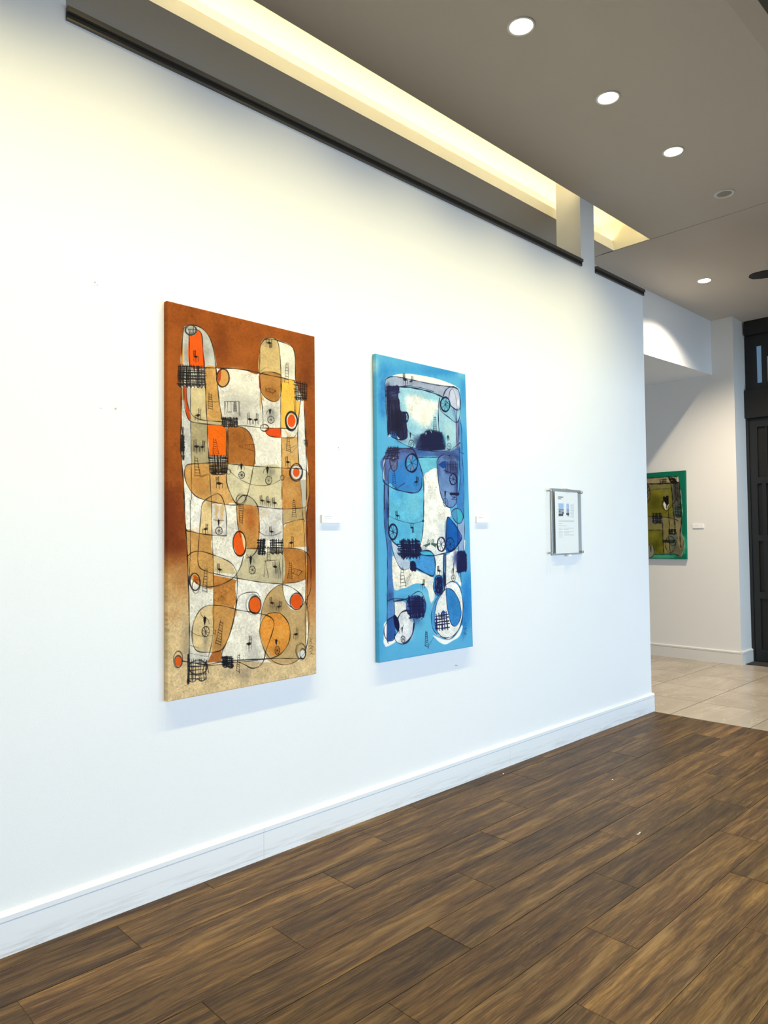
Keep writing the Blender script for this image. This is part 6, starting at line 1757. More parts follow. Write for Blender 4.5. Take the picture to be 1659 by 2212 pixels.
F 40 50 96 12 0.45 0 1 338 1532 333 1539 321 1544 303 1546 283 1544 266 1539 253 1532 249 1525 254 1518 266 1513 284 1511 304 1512 322 1517 334 1524
F 40 50 96 12 0.4 0 1 105 1383 103 1394 98 1403 91 1407 83 1407 76 1401 71 1392 70 1381 72 1371 77 1362 84 1358 92 1358 99 1363 104 1372
F 40 50 96 12 0.5 0 1 591 1028 589 1060 586 1086 583 1100 580 1100 577 1086 576 1060 577 1028 579 996 581 970 585 955 588 955 590 970 591 996
F 40 50 96 12 0.4 0 1 409 1122 405 1126 394 1129 378 1130 360 1130 345 1128 334 1124 330 1121 334 1117 345 1114 361 1112 378 1113 394 1115 405 1118
S 34 38 72 5.6 1 1 0 90 465 82 355 74 221 75 149 99 126 149 112 226 109 318 110 495 112 624 105 691 100
S 34 38 72 9.6 1 1 0 186 166 264 159 356 157 459 161 536 171 593 182
S 34 38 72 4.2 1 1 0 225 155 317 147 425 149 494 156
S 34 38 72 7.7 1 1 0 548 188 536 257 534 353 540 424
S 34 38 72 7.4 1 1 0 691 100 732 114 749 162 748 222 719 244 671 231 606 200
S 34 38 72 8.8 1 1 0 582 173 609 133 646 108 691 100
S 34 38 72 4.5 1 1 0 636 176 653 130 676 114
S 34 38 72 2.8 1 1 0 679 111 704 158 716 230
S 34 38 72 6.3 1 1 0 556 206 551 250 575 276 632 299 697 324 728 308 744 267 748 222
S 34 38 72 6 1 1 0 716 235 704 335 707 482
S 34 38 72 6 1 1 0 731 313 726 529 728 674 717 752 697 784
S 34 38 72 4.2 1 1 0 738 322 756 350 756 527 764 697 759 861
S 34 38 72 3.5 1 1 0 682 239 699 287 702 323
S 34 38 72 5.6 1 1 0 245 378 252 441 247 462 211 477 167 476 123 467 108 450
S 34 38 72 3.5 1 1 0 123 467 204 495 281 514 380 523 482 524 588 515 654 496 733 453
S 34 38 72 5.6 1 1 0 340 523 482 523
S 34 38 72 2.8 1 1 0 734 509 772 518
S 38 30 26 5.2 0.9 1 1 740 452 739 454 738 456 736 457 734 457 732 456 731 455 731 453 731 451 733 449 735 448 737 448 739 449 740 451
S 34 38 72 5.6 1 1 0 45 684 53 648 67 595
S 34 38 72 7.4 1 1 0 45 684 51 727 87 749 161 771 274 784 333 777 367 743 372 693
S 34 38 72 7 1 1 0 307 532 338 576 370 647 385 701 386 784 381 888
S 52 48 78 10.5 1 1 0 97 535 166 532 281 523 313 537 338 576
S 34 38 72 5.2 1 1 0 87 751 87 681 107 645 120 631
S 34 38 72 5.6 1 1 0 67 595 59 683 55 882
S 34 38 72 6 1 1 0 102 593 105 628 123 660 147 658 161 637 162 562
S 34 38 72 6.3 1 1 0 54 748 52 882
S 34 38 72 9.6 1 1 0 87 756 86 886
S 34 38 72 3.5 1 1 0 345 571 453 563 523 558
S 34 38 72 6.3 1 1 0 514 620 511 582 541 550 587 537 637 540
S 34 38 72 6.3 1 1 0 514 620 524 732 549 806 583 851 633 864 673 844 689 810 699 647
S 34 38 72 6 1 1 0 590 577 592 651
S 34 38 72 5.2 1 1 0 577 635 677 653
S 34 38 72 8.8 1 1 0 701 608 696 772
S 34 38 72 4.5 1 1 0 629 775 709 772 705 784 643 786 649 797 679 797 642 812 685 811
S 34 38 72 4 0.9 1 0 640 771 647 778 648 784
S 34 38 72 4.6 0.9 1 0 662 770 666 777 666 784
S 34 38 72 4.1 0.9 1 0 694 770 696 777 695 784
S 34 38 72 4.6 0.9 1 0 621 773 663 771 706 770
S 34 38 72 6.7 0.9 1 0 625 777 665 775 707 775
S 34 38 72 4.6 0.9 1 0 628 779 666 778 704 777
S 34 38 72 5.2 0.9 1 0 630 781 667 780 705 780
S 34 38 72 6 0.9 1 0 629 783 667 782 709 781
S 34 38 72 5.2 0.9 1 0 631 783 651 785 668 783 687 785 705 783
S 50 52 92 3.1 0.67 1 0 602 578 605 614 607 648
S 50 52 92 3.8 0.67 1 0 604 580 604 614 605 652
S 50 52 92 5.1 0.67 1 0 610 577 607 614 613 651
S 50 52 92 3.8 0.67 1 0 614 580 610 614 613 652
S 50 52 92 3.3 0.67 1 0 633 578 632 613 632 648
S 50 52 92 4 0.67 1 0 639 578 631 613 640 650
S 50 52 92 5.2 0.67 1 0 635 575 635 613 635 648
S 50 52 92 4.5 0.67 1 0 637 575 634 613 640 651
S 50 52 92 4.1 0.67 1 0 654 576 654 613 660 649
S 50 52 92 4.1 0.67 1 0 670 572 667 612 668 650
S 50 52 92 4.5 0.67 1 0 661 577 661 612 666 651
S 50 52 92 3.9 0.67 1 0 671 576 670 612 675 651
S 50 52 92 4.7 0.67 1 0 685 573 686 611 686 649
S 50 52 92 4.6 0.67 1 0 681 572 684 611 681 651
S 50 52 92 5 0.67 1 0 690 573 691 611 695 649
S 50 52 92 3.8 0.67 1 0 703 573 703 611 704 650
S 50 52 92 4.3 0.67 1 0 591 593 649 592 708 585
S 50 52 92 4.8 0.67 1 0 591 601 649 595 707 593
S 50 52 92 4.9 0.67 1 0 592 612 649 610 705 607
S 50 52 92 3.5 0.67 1 0 593 627 649 626 706 628
S 50 52 92 3.3 0.67 1 0 593 641 650 642 704 639
S 50 52 92 4.2 0.67 1 0 597 643 611 654 623 643 637 654 650 643 663 654 676 642 690 653 703 642
S 40 44 84 7.5 0.78 1 0 89 178 87 208 93 238
S 40 44 84 6.6 0.78 1 0 120 169 117 201 123 228
S 40 44 84 7.2 0.78 1 0 141 168 133 197 140 221
S 40 44 84 7.6 0.78 1 0 170 161 173 188 168 216
S 40 44 84 7.5 0.78 1 0 81 183 134 174 196 165
S 40 44 84 5.5 0.78 1 0 73 189 134 178 192 170
S 40 44 84 9 0.78 1 0 74 203 134 191 188 178
S 40 44 84 7 0.78 1 0 74 212 134 196 188 185
S 40 44 84 5.4 0.78 1 0 80 220 134 203 188 189
S 40 44 84 7.1 0.78 1 0 79 227 134 215 194 194
S 40 44 84 9.1 0.78 1 0 75 236 134 215 188 199
S 36 34 54 5.4 0.56 1 0 97 257 96 351 94 446
S 36 34 54 6.9 0.56 1 0 105 256 106 352 107 447
S 36 34 54 8.7 0.56 1 0 108 255 105 352 108 447
S 36 34 54 7.9 0.56 1 0 117 256 122 353 124 450
S 36 34 54 5.7 0.56 1 0 119 253 123 353 128 452
S 36 34 54 6.1 0.56 1 0 122 255 129 353 133 451
S 36 34 54 6.3 0.56 1 0 132 254 138 353 146 454
S 36 34 54 8.2 0.56 1 0 130 252 134 353 143 454
S 36 34 54 5.1 0.56 1 0 137 251 152 354 162 457
S 36 34 54 6.1 0.56 1 0 144 250 160 355 171 456
S 36 34 54 5.1 0.56 1 0 149 250 164 355 177 459
S 36 34 54 8.6 0.56 1 0 148 252 159 354 175 460
S 36 34 54 6.5 0.56 1 0 153 250 169 355 183 462
S 36 34 54 7.2 0.56 1 0 159 250 175 355 190 463
S 36 34 54 5.5 0.56 1 0 167 248 185 356 207 464
S 36 34 54 5.3 0.56 1 0 168 247 186 356 209 465
S 36 34 54 6.9 0.56 1 0 177 248 200 357 220 468
S 36 34 54 8.9 0.56 1 0 181 248 204 357 222 465
S 36 34 54 5.5 0.56 1 0 95 305 146 313 199 310
S 36 34 54 6.5 0.56 1 0 93 397 156 405 221 413
S 48 46 72 7.1 0.84 1 0 96 527 76 564 50 601
S 48 46 72 5.8 0.84 1 0 112 524 94 562 77 595
S 48 46 72 8.6 0.84 1 0 116 525 101 561 78 597
S 48 46 72 6.5 0.84 1 0 134 523 119 559 111 593
S 48 46 72 6.1 0.84 1 0 144 523 130 558 123 592
S 48 46 72 7.8 0.84 1 0 150 523 150 556 137 596
S 48 46 72 7.7 0.84 1 0 169 515 163 555 168 590
S 48 46 72 6.6 0.84 1 0 87 536 130 529 174 524
S 48 46 72 7.9 0.84 1 0 79 548 126 543 174 539
S 48 46 72 9 0.84 1 0 81 547 126 543 178 534
S 48 46 72 9.1 0.84 1 0 79 552 126 545 172 540
S 48 46 72 8.8 0.84 1 0 70 562 122 556 180 553
S 48 46 72 6.6 0.84 1 0 71 563 121 560 172 554
S 48 46 72 6.6 0.84 1 0 67 573 117 575 173 566
S 48 46 72 7.4 0.84 1 0 59 585 116 578 177 579
S 48 46 72 6.5 0.84 1 0 52 594 111 593 176 589
S 36 40 74 8.8 0.67 1 0 389 423 384 475 386 525
S 36 40 74 8.2 0.67 1 0 392 427 398 473 397 522
S 36 40 74 7.7 0.67 1 0 409 424 411 472 414 520
S 36 40 74 10 0.67 1 0 438 420 443 468 448 515
S 36 40 74 11 0.67 1 0 454 416 462 466 462 517
S 36 40 74 9 0.67 1 0 475 412 485 463 487 514
S 36 40 74 11.6 0.67 1 0 498 411 501 461 512 510
S 36 40 74 8.2 0.67 1 0 501 408 515 459 518 508
S 36 40 74 9.6 0.67 1 0 528 403 537 456 543 507
S 36 40 74 10.7 0.67 1 0 538 403 559 453 569 503
S 36 40 74 9.3 0.67 1 0 369 432 465 422 564 402
S 36 40 74 10.7 0.67 1 0 371 452 467 439 570 428
S 36 40 74 13.5 0.67 1 0 369 463 469 454 569 436
S 36 40 74 9.1 0.67 1 0 369 466 469 456 569 439
S 36 40 74 8.9 0.67 1 0 369 479 471 469 572 454
S 36 40 74 12.6 0.67 1 0 365 502 473 489 578 474
S 36 40 74 8.6 0.67 1 0 373 503 473 491 585 484
S 36 40 74 9.7 0.67 1 0 370 521 475 512 588 500
S 34 38 72 10.5 1 1 1 647 216 643 235 631 252 612 263 592 266 574 260 561 247 556 229 561 209 573 192 591 181 611 178 630 184 643 197
S 34 38 72 10.5 1 1 1 647 215 642 235 629 252 611 263 591 265 574 259 562 245 558 227 563 207 576 190 594 179 613 176 631 183 643 196
S 34 38 72 3.6 1 0 0 603 222 646 227
S 34 38 72 3.6 1 0 0 603 222 625 258
S 34 38 72 3.6 1 0 0 603 222 591 267
S 34 38 72 3.6 1 0 0 603 222 564 250
S 34 38 72 3.6 1 0 0 603 222 560 217
S 34 38 72 3.6 1 0 0 603 222 581 187
S 34 38 72 3.6 1 0 0 603 222 615 177
S 34 38 72 3.6 1 0 0 603 222 642 194
S 34 38 72 10.5 1 1 1 337 608 327 631 309 649 285 659 262 658 243 648 233 629 232 605 242 582 260 564 283 554 307 554 326 565 337 584
S 34 38 72 10.5 1 1 1 336 602 331 626 318 646 297 658 275 660 254 652 239 635 234 612 238 589 251 569 271 557 294 554 315 563 330 580
S 34 38 72 3.6 1 0 0 284 607 333 616
S 34 38 72 3.6 1 0 0 284 607 309 649
S 34 38 72 3.6 1 0 0 284 607 271 658
S 34 38 72 3.6 1 0 0 284 607 240 637
S 34 38 72 3.6 1 0 0 284 607 235 598
S 34 38 72 3.6 1 0 0 284 607 258 565
S 34 38 72 3.6 1 0 0 284 607 297 556
S 34 38 72 3.6 1 0 0 284 607 328 577
S 34 38 72 10.5 1 1 1 262 336 262 348 257 359 249 366 239 368 230 364 222 356 218 344 218 332 223 321 231 314 240 312 250 315 258 324
S 34 38 72 10.5 1 1 1 261 338 258 351 250 362 241 369 231 369 223 364 218 354 217 341 221 328 228 317 238 310 248 309 256 315 261 325
S 34 38 72 3.6 1 0 0 240 340 261 344
S 34 38 72 3.6 1 0 0 240 340 251 363
S 34 38 72 3.6 1 0 0 240 340 234 369
S 34 38 72 3.6 1 0 0 240 340 221 357
S 34 38 72 3.6 1 0 0 240 340 219 335
S 34 38 72 3.6 1 0 0 240 340 229 316
S 34 38 72 3.6 1 0 0 240 340 246 310
S 34 38 72 3.6 1 0 0 240 340 259 322
S 34 38 72 7.7 1 1 1 692 681 691 697 684 710 672 718 657 720 643 715 632 704 627 690 628 675 635 662 647 654 661 652 675 657 686 667
S 34 38 72 7.7 1 1 1 695 685 690 700 678 713 664 719 648 720 635 713 627 701 625 686 630 671 642 658 656 651 672 651 685 658 694 670
S 34 38 72 3.6 1 0 0 660 685 692 691
S 34 38 72 3.6 1 0 0 660 685 676 713
S 34 38 72 3.6 1 0 0 660 685 651 718
S 34 38 72 3.6 1 0 0 660 685 630 704
S 34 38 72 3.6 1 0 0 660 685 627 679
S 34 38 72 3.6 1 0 0 660 685 643 658
S 34 38 72 3.6 1 0 0 660 685 669 652
S 34 38 72 3.6 1 0 0 660 685 689 666
S 34 36 56 3.1 0.95 1 1 307 492 304 501 298 510 289 515 279 515 270 512 264 505 262 495 265 485 271 477 280 472 290 471 299 475 305 482
S 34 36 56 3.1 0.95 1 1 308 490 306 501 299 509 290 515 280 516 270 512 264 505 261 495 263 485 270 476 279 471 289 470 299 473 305 481
S 34 36 56 2.5 0.95 0 0 284 493 305 497
S 34 36 56 2.5 0.95 0 0 284 493 292 513
S 34 36 56 2.5 0.95 0 0 284 493 273 514
S 34 36 56 2.5 0.95 0 0 284 493 262 499
S 34 36 56 2.5 0.95 0 0 284 493 268 480
S 34 36 56 2.5 0.95 0 0 284 493 286 470
S 34 36 56 2.5 0.95 0 0 284 493 302 478
S 34 36 56 3.1 0.95 1 1 647 481 643 490 636 498 627 502 619 502 612 498 608 490 608 481 612 471 619 464 628 460 636 460 643 464 647 471
S 34 36 56 3.1 0.95 1 1 649 480 646 489 639 497 631 501 622 501 614 498 609 491 608 482 612 473 618 466 626 461 635 461 643 464 648 471
S 34 36 56 2.5 0.95 0 0 628 481 648 485
S 34 36 56 2.5 0.95 0 0 628 481 635 500
S 34 36 56 2.5 0.95 0 0 628 481 618 500
S 34 36 56 2.5 0.95 0 0 628 481 608 486
S 34 36 56 2.5 0.95 0 0 628 481 613 468
S 34 36 56 2.5 0.95 0 0 628 481 630 460
S 34 36 56 2.5 0.95 0 0 628 481 645 467
S 34 36 56 3.1 0.95 1 1 605 832 604 843 598 852 590 858 580 859 570 855 563 846 560 836 561 825 566 815 575 810 585 809 594 813 601 821
S 34 36 56 3.1 0.95 1 1 605 831 604 842 599 852 590 857 580 858 570 854 563 846 559 835 560 824 565 815 574 809 584 808 594 812 601 820
S 34 36 56 2.5 0.95 0 0 582 834 604 839
S 34 36 56 2.5 0.95 0 0 582 834 590 856
S 34 36 56 2.5 0.95 0 0 582 834 571 855
S 34 36 56 2.5 0.95 0 0 582 834 560 838
S 34 36 56 2.5 0.95 0 0 582 834 566 818
S 34 36 56 2.5 0.95 0 0 582 834 584 809
S 34 36 56 2.5 0.95 0 0 582 834 601 819
F 30 30 44 0 0.95 0 0 278 420 279 426 284 430 281 448 278 461 276 461 273 445 272 431 277 426
S 30 30 44 2.3 0.95 0 0 273 431 257 421 255 409
S 30 30 44 2.3 0.95 0 0 282 431 314 443 317 457
S 30 30 44 2.1 0.78 0 0 277 461 277 475
F 30 30 40 0 0.95 0 0 621 407 622 412 628 417 625 435 621 447 617 448 614 432 613 418 619 413
S 30 30 40 2.3 0.95 0 0 614 418 601 433 599 447
S 30 30 40 2.3 0.95 0 0 627 417 637 430 638 444
S 30 30 40 2.1 0.78 0 0 619 447 619 462
F 34 28 40 0 0.95 0 0 581 753 583 760 589 766 585 789 581 804 577 805 574 784 573 767 579 760
S 34 28 40 2.3 0.95 0 0 574 767 552 756 549 744
S 34 28 40 2.3 0.95 0 0 587 766 617 766 621 768
S 34 28 40 2.1 0.78 0 0 579 805 578 823
S 28 26 36 3.5 0.95 0 0 223 88 224 119
S 28 26 36 3.5 0.95 0 0 240 82 241 111
S 28 26 36 3.7 0.95 0 0 223 88 240 82
S 28 26 36 3.7 0.95 0 0 223 95 240 89
S 28 26 36 3.7 0.95 0 0 224 102 240 96
S 28 26 36 3.7 0.95 0 0 224 109 240 102
S 28 26 36 3.7 0.95 0 0 224 116 241 109
F 28 26 36 0 0.95 0 0 223 120 241 111 262 115 242 127
S 28 26 36 3.9 0.95 0 0 225 120 224 147
S 28 26 36 3.9 0.95 0 0 242 126 242 151
S 28 26 36 3.9 0.95 0 0 261 116 260 141
S 28 26 36 3.9 0.95 0 0 241 123 241 140
S 28 26 36 3.5 0.95 0 0 310 90 308 115
S 28 26 36 3.5 0.95 0 0 296 89 294 113
S 28 26 36 3.7 0.95 0 0 310 90 296 89
S 28 26 36 3.7 0.95 0 0 309 96 295 95
S 28 26 36 3.7 0.95 0 0 309 102 295 101
S 28 26 36 3.7 0.95 0 0 308 108 294 106
S 28 26 36 3.7 0.95 0 0 308 113 294 112
F 28 26 36 0 0.95 0 0 308 117 294 113 275 121 291 127
S 28 26 36 3.9 0.95 0 0 307 117 306 138
S 28 26 36 3.9 0.95 0 0 291 126 291 146
S 28 26 36 3.9 0.95 0 0 276 122 276 143
S 28 26 36 3.9 0.95 0 0 293 123 292 137
S 26 26 40 3.5 0.95 0 0 340 690 338 716
S 26 26 40 3.5 0.95 0 0 324 687 322 712
S 26 26 40 3.7 0.95 0 0 340 690 324 687
S 26 26 40 3.7 0.95 0 0 339 696 324 693
S 26 26 40 3.7 0.95 0 0 339 702 323 699
S 26 26 40 3.7 0.95 0 0 338 707 323 705
S 26 26 40 3.7 0.95 0 0 338 713 322 710
F 26 26 40 0 0.95 0 0 338 717 322 712 302 718 320 726
S 26 26 40 3.9 0.95 0 0 337 717 336 739
S 26 26 40 3.9 0.95 0 0 320 725 319 745
S 26 26 40 3.9 0.95 0 0 303 719 302 740
S 26 26 40 3.9 0.95 0 0 321 722 321 736
S 34 34 40 3.9 0.95 0 0 492 310 485 398
S 34 34 40 3.9 0.95 0 0 509 308 513 395
S 34 34 40 3.5 0.95 0 0 491 316 509 314
S 34 34 40 3.5 0.95 0 0 490 327 509 325
S 34 34 40 3.5 0.95 0 0 489 338 510 336
S 34 34 40 3.5 0.95 0 0 489 350 510 347
S 34 34 40 3.5 0.95 0 0 488 361 511 358
S 34 34 40 3.5 0.95 0 0 487 372 511 369
S 34 34 40 3.5 0.95 0 0 486 383 512 380
S 34 34 40 3.5 0.95 0 0 485 394 512 391
S 34 44 90 3.5 0.95 0 0 127 659 124 756
S 34 44 90 3.5 0.95 0 0 138 659 154 766
S 34 44 90 3.1 0.95 0 0 127 666 139 666
S 34 44 90 3.1 0.95 0 0 126 677 141 678
S 34 44 90 3.1 0.95 0 0 126 687 143 690
S 34 44 90 3.1 0.95 0 0 126 698 145 701
S 34 44 90 3.1 0.95 0 0 125 709 146 713
S 34 44 90 3.1 0.95 0 0 125 720 148 725
S 34 44 90 3.1 0.95 0 0 125 730 150 737
S 34 44 90 3.1 0.95 0 0 124 741 152 749
S 34 44 90 3.1 0.95 0 0 124 752 154 761
S 34 38 72 2.8 0.95 0 0 156 766 212 732
S 34 38 72 2.8 0.95 0 0 161 755 224 729
S 34 38 72 2.4 0.95 0 0 167 757 173 761
S 34 38 72 2.4 0.95 0 0 181 751 186 754
S 34 38 72 2.4 0.95 0 0 195 744 199 747
S 34 38 72 2.4 0.95 0 0 209 737 211 740
S 34 38 72 5.2 1 1 0 52 877 51 933 59 1018 72 1091 73 1176 68 1406 64 1510 61 1616 71 1646
S 34 38 72 10.5 1 1 0 85 877 83 954
S 34 38 72 7 1 1 0 84 946 88 1018 109 1061 166 1101
S 34 38 72 7 1 1 0 382 870 378 946 365 1041 344 1094
S 34 38 72 3.1 1 1 0 90 924 157 945 244 961 302 963 374 949
S 38 30 26 4.5 0.9 1 1 381 949 381 951 379 953 377 955 374 955 372 953 370 951 370 949 371 946 372 944 375 943 377 943 379 944 381 946
S 38 30 26 4.5 0.9 1 1 382 949 381 952 380 954 377 955 374 955 372 954 370 952 370 949 370 946 372 944 374 943 377 943 380 944 381 946
S 34 38 72 4.5 1 1 0 105 1070 119 1130 152 1195 182 1228 212 1236 257 1222
S 34 38 72 8.8 1 1 0 323 1156 343 1134 396 1126 442 1136 465 1163 475 1204 472 1249 458 1278 438 1281 392 1264 301 1226
S 34 38 72 7.4 1 1 0 323 1147 382 1155 462 1159 530 1151 587 1143 644 1130 696 1089 725 1061 722 1033 679 983 630 941 598 925 584 981 573 1125
S 34 38 72 8.8 1 1 0 601 1140 659 1117 704 1084
S 34 38 72 6 1 1 0 555 1152 550 1279
S 34 38 72 6.3 1 1 0 574 1143 566 1353
S 34 38 72 14 1 1 0 554 1270 554 1370
S 34 38 72 5.6 1 1 0 687 952 691 1004 690 1089 698 1141
S 34 38 72 4.5 1 1 0 759 861 755 918 759 995 749 1090 738 1141
S 34 38 72 5.6 1 1 0 635 892 657 876 687 867 723 878 748 911 735 950 705 964 669 948 641 915 635 892
S 34 38 72 3.5 1 1 0 687 867 689 948
S 34 38 72 5.6 1 1 0 667 1265 740 1261
S 34 38 72 5.6 1 1 0 710 1276 712 1332
S 34 38 72 5.6 1 1 1 543 1344 536 1371 522 1391 503 1402 483 1400 467 1387 456 1365 454 1338 460 1311 474 1291 493 1280 513 1281 530 1294 540 1317
S 34 38 82 6.2 0.78 1 0 475 1290 474 1341 477 1394
S 34 38 82 7.6 0.78 1 0 473 1288 474 1341 473 1393
S 34 38 82 6.4 0.78 1 0 490 1289 490 1342 487 1396
S 34 38 82 5.8 0.78 1 0 493 1289 487 1342 488 1394
S 34 38 82 9.1 0.78 1 0 490 1290 491 1342 490 1396
S 34 38 82 5.9 0.78 1 0 506 1288 504 1343 504 1394
S 34 38 82 5.8 0.78 1 0 498 1290 499 1342 499 1396
S 34 38 82 8.5 0.78 1 0 511 1290 507 1343 509 1396
S 34 38 82 6.8 0.78 1 0 521 1289 513 1343 517 1397
S 34 38 82 6.7 0.78 1 0 519 1290 519 1343 518 1396
S 34 38 82 9.3 0.78 1 0 532 1290 529 1344 526 1397
S 34 38 82 6.6 0.78 1 0 534 1291 533 1344 534 1396
S 34 38 82 5.8 0.78 1 0 467 1299 503 1296 540 1302
S 34 38 82 6.5 0.78 1 0 466 1320 503 1330 539 1323
S 34 38 82 7.4 0.78 1 0 467 1353 502 1349 537 1361
S 34 38 82 5.6 0.78 1 0 468 1376 502 1386 538 1383
S 34 38 72 5.2 1 1 0 567 1344 594 1329 624 1324 665 1337 699 1371 717 1425 722 1495 702 1580 660 1640 602 1673 554 1670 500 1642 468 1595 460 1542 472 1468 508 1412 564 1368 601 1366 641 1388 679 1432 700 1488 704 1535 676 1585 640 1603 606 1581 582 1512 568 1434 568 1353
S 34 38 72 4.5 1 1 0 551 1370 487 1415 445 1466 429 1518 435 1584 467 1630 513 1655 581 1666 645 1648 705 1590 719 1517
S 34 38 80 7.9 0.99 1 0 470 1514 471 1562 475 1611
S 34 38 80 9.2 0.99 1 0 472 1513 477 1562 482 1612
S 34 38 80 7 0.99 1 0 497 1511 500 1562 497 1613
S 34 38 80 6.4 0.99 1 0 519 1511 519 1562 521 1613
S 34 38 80 9.1 0.99 1 0 522 1511 527 1562 528 1613
S 34 38 80 5.7 0.99 1 0 539 1510 548 1562 552 1615
S 34 38 80 6.3 0.99 1 0 546 1507 542 1562 549 1615
S 34 38 80 8.2 0.99 1 0 564 1506 566 1561 574 1618
S 34 38 80 7.7 0.99 1 0 564 1506 570 1561 575 1616
S 34 38 80 5.7 0.99 1 0 463 1527 522 1521 584 1521
S 34 38 80 7.8 0.99 1 0 462 1527 523 1529 583 1523
S 34 38 80 5.2 0.99 1 0 465 1543 523 1537 584 1537
S 34 38 80 8.3 0.99 1 0 463 1547 524 1547 585 1542
S 34 38 80 5.5 0.99 1 0 462 1567 525 1561 586 1566
S 34 38 80 7.6 0.99 1 0 463 1566 525 1565 589 1564
S 34 38 80 7.1 0.99 1 0 466 1580 526 1581 589 1580
S 34 38 80 6.4 0.99 1 0 466 1579 526 1578 591 1580
S 34 38 80 7.9 0.99 1 0 464 1597 528 1604 591 1603
S 34 38 80 5.8 0.99 1 0 466 1603 528 1603 593 1604
F 44 84 150 0 1 0 0 522 1503 539 1494 566 1515 525 1516
S 34 38 72 4.9 1 1 0 69 1406 111 1397 159 1399 209 1405 234 1400 285 1377 323 1367 355 1381 374 1417 385 1449 378 1492 345 1533
S 34 38 72 8.8 1 1 0 117 1398 123 1411 178 1409 221 1407
S 34 38 72 4.5 1 1 0 221 1410 242 1439 257 1483 281 1527
S 34 38 72 10.5 1 1 0 151 1508 176 1481 213 1472 257 1478
S 34 38 72 5.2 1 1 0 281 1527 281 1570 261 1619 221 1653 178 1661 136 1644 122 1618 137 1595 156 1584
S 34 38 72 12.2 1 1 0 281 1553 266 1611 228 1650 190 1661
S 34 38 72 5.2 1 1 1 383 1455 380 1485 361 1509 330 1522 293 1522 258 1510 231 1487 218 1459 221 1430 240 1406 270 1392 307 1391 342 1403 370 1426
S 34 36 78 11.9 0.81 1 0 241 1388 243 1456 252 1517
S 34 36 78 11.7 0.81 1 0 246 1395 254 1456 253 1516
S 34 36 78 7.8 0.81 1 0 242 1392 251 1456 257 1522
S 34 36 78 7.4 0.81 1 0 262 1397 267 1457 267 1518
S 34 36 78 9 0.81 1 0 269 1390 273 1457 275 1517
S 34 36 78 11.3 0.81 1 0 277 1399 281 1457 284 1519
S 34 36 78 11 0.81 1 0 279 1399 285 1457 290 1519
S 34 36 78 10.8 0.81 1 0 290 1398 296 1458 300 1522
S 34 36 78 9 0.81 1 0 295 1394 302 1458 301 1515
S 34 36 78 8.1 0.81 1 0 300 1400 303 1458 306 1523
S 34 36 78 7.7 0.81 1 0 310 1402 316 1458 320 1519
S 34 36 78 9.4 0.81 1 0 321 1398 326 1459 326 1517
S 34 36 78 9.2 0.81 1 0 312 1397 317 1459 323 1514
S 34 36 78 10 0.81 1 0 326 1397 330 1459 329 1514
S 34 36 78 13.2 0.81 1 0 329 1400 332 1459 335 1518
S 34 36 78 7.9 0.81 1 0 350 1406 354 1460 352 1517
S 34 36 78 10 0.81 1 0 358 1404 358 1460 362 1521
S 34 36 78 9.4 0.81 1 0 353 1399 354 1460 358 1520
S 34 36 78 10.1 0.81 1 0 229 1404 297 1408 371 1418
S 34 36 78 10.3 0.81 1 0 230 1421 298 1424 369 1429
S 34 36 78 8 0.81 1 0 231 1430 299 1434 369 1442
S 34 36 78 12.8 0.81 1 0 237 1447 300 1449 367 1456
S 34 36 78 7.7 0.81 1 0 231 1448 300 1454 365 1455
S 34 36 78 10.4 0.81 1 0 239 1474 301 1472 369 1476
S 34 36 78 10 0.81 1 0 232 1486 302 1487 373 1486
S 34 36 78 7.4 0.81 1 0 232 1492 302 1496 372 1495
S 34 36 78 11.6 0.81 1 0 241 1518 303 1515 369 1514
S 34 38 72 5.2 1 1 0 120 1495 79 1511 50 1541 40 1569 47 1607 77 1634 116 1626 129 1582
S 34 38 72 5.6 1 1 0 115 1494 124 1489 147 1512 160 1551 156 1580 146 1588
S 34 38 72 3.5 1 1 0 123 1414 126 1490
S 34 38 72 8.8 1 1 1 153 1015 148 1034 138 1050 124 1058 109 1057 97 1048 89 1033 87 1014 91 995 101 980 115 972 130 972 143 981 151 996
S 34 38 72 8.8 1 1 1 153 1015 147 1033 136 1047 122 1054 107 1053 96 1044 89 1029 88 1011 94 994 105 980 119 973 133 974 145 983 153 997
S 34 38 72 8.8 1 1 1 152 1015 148 1034 140 1049 127 1057 113 1057 100 1049 92 1034 89 1015 92 996 101 981 114 973 128 973 140 981 149 996
S 34 38 72 8.8 1 1 1 154 1012 152 1031 144 1047 131 1056 116 1057 101 1049 90 1034 85 1015 87 996 95 980 108 971 123 970 138 977 149 992
S 34 38 72 4.2 1 0 0 120 1014 152 1024
S 34 38 72 4.2 1 0 0 120 1014 136 1051
S 34 38 72 4.2 1 0 0 120 1014 111 1056
S 34 38 72 4.2 1 0 0 120 1014 92 1037
S 34 38 72 4.2 1 0 0 120 1014 88 1004
S 34 38 72 4.2 1 0 0 120 1014 103 977
S 34 38 72 4.2 1 0 0 120 1014 128 972
S 34 38 72 4.2 1 0 0 120 1014 148 992
S 34 38 72 8.8 1 1 1 569 1091 567 1109 558 1125 545 1133 529 1134 514 1126 503 1112 498 1094 500 1075 508 1060 521 1051 537 1050 552 1058 564 1072
S 34 38 72 8.8 1 1 1 569 1093 562 1111 550 1125 534 1133 518 1131 505 1122 497 1107 496 1089 502 1071 514 1057 530 1049 546 1050 560 1059 568 1074
S 34 38 72 3.9 1 0 0 532 1092 567 1102
S 34 38 72 3.9 1 0 0 532 1092 550 1128
S 34 38 72 3.9 1 0 0 532 1092 523 1133
S 34 38 72 3.9 1 0 0 532 1092 501 1113
S 34 38 72 3.9 1 0 0 532 1092 498 1082
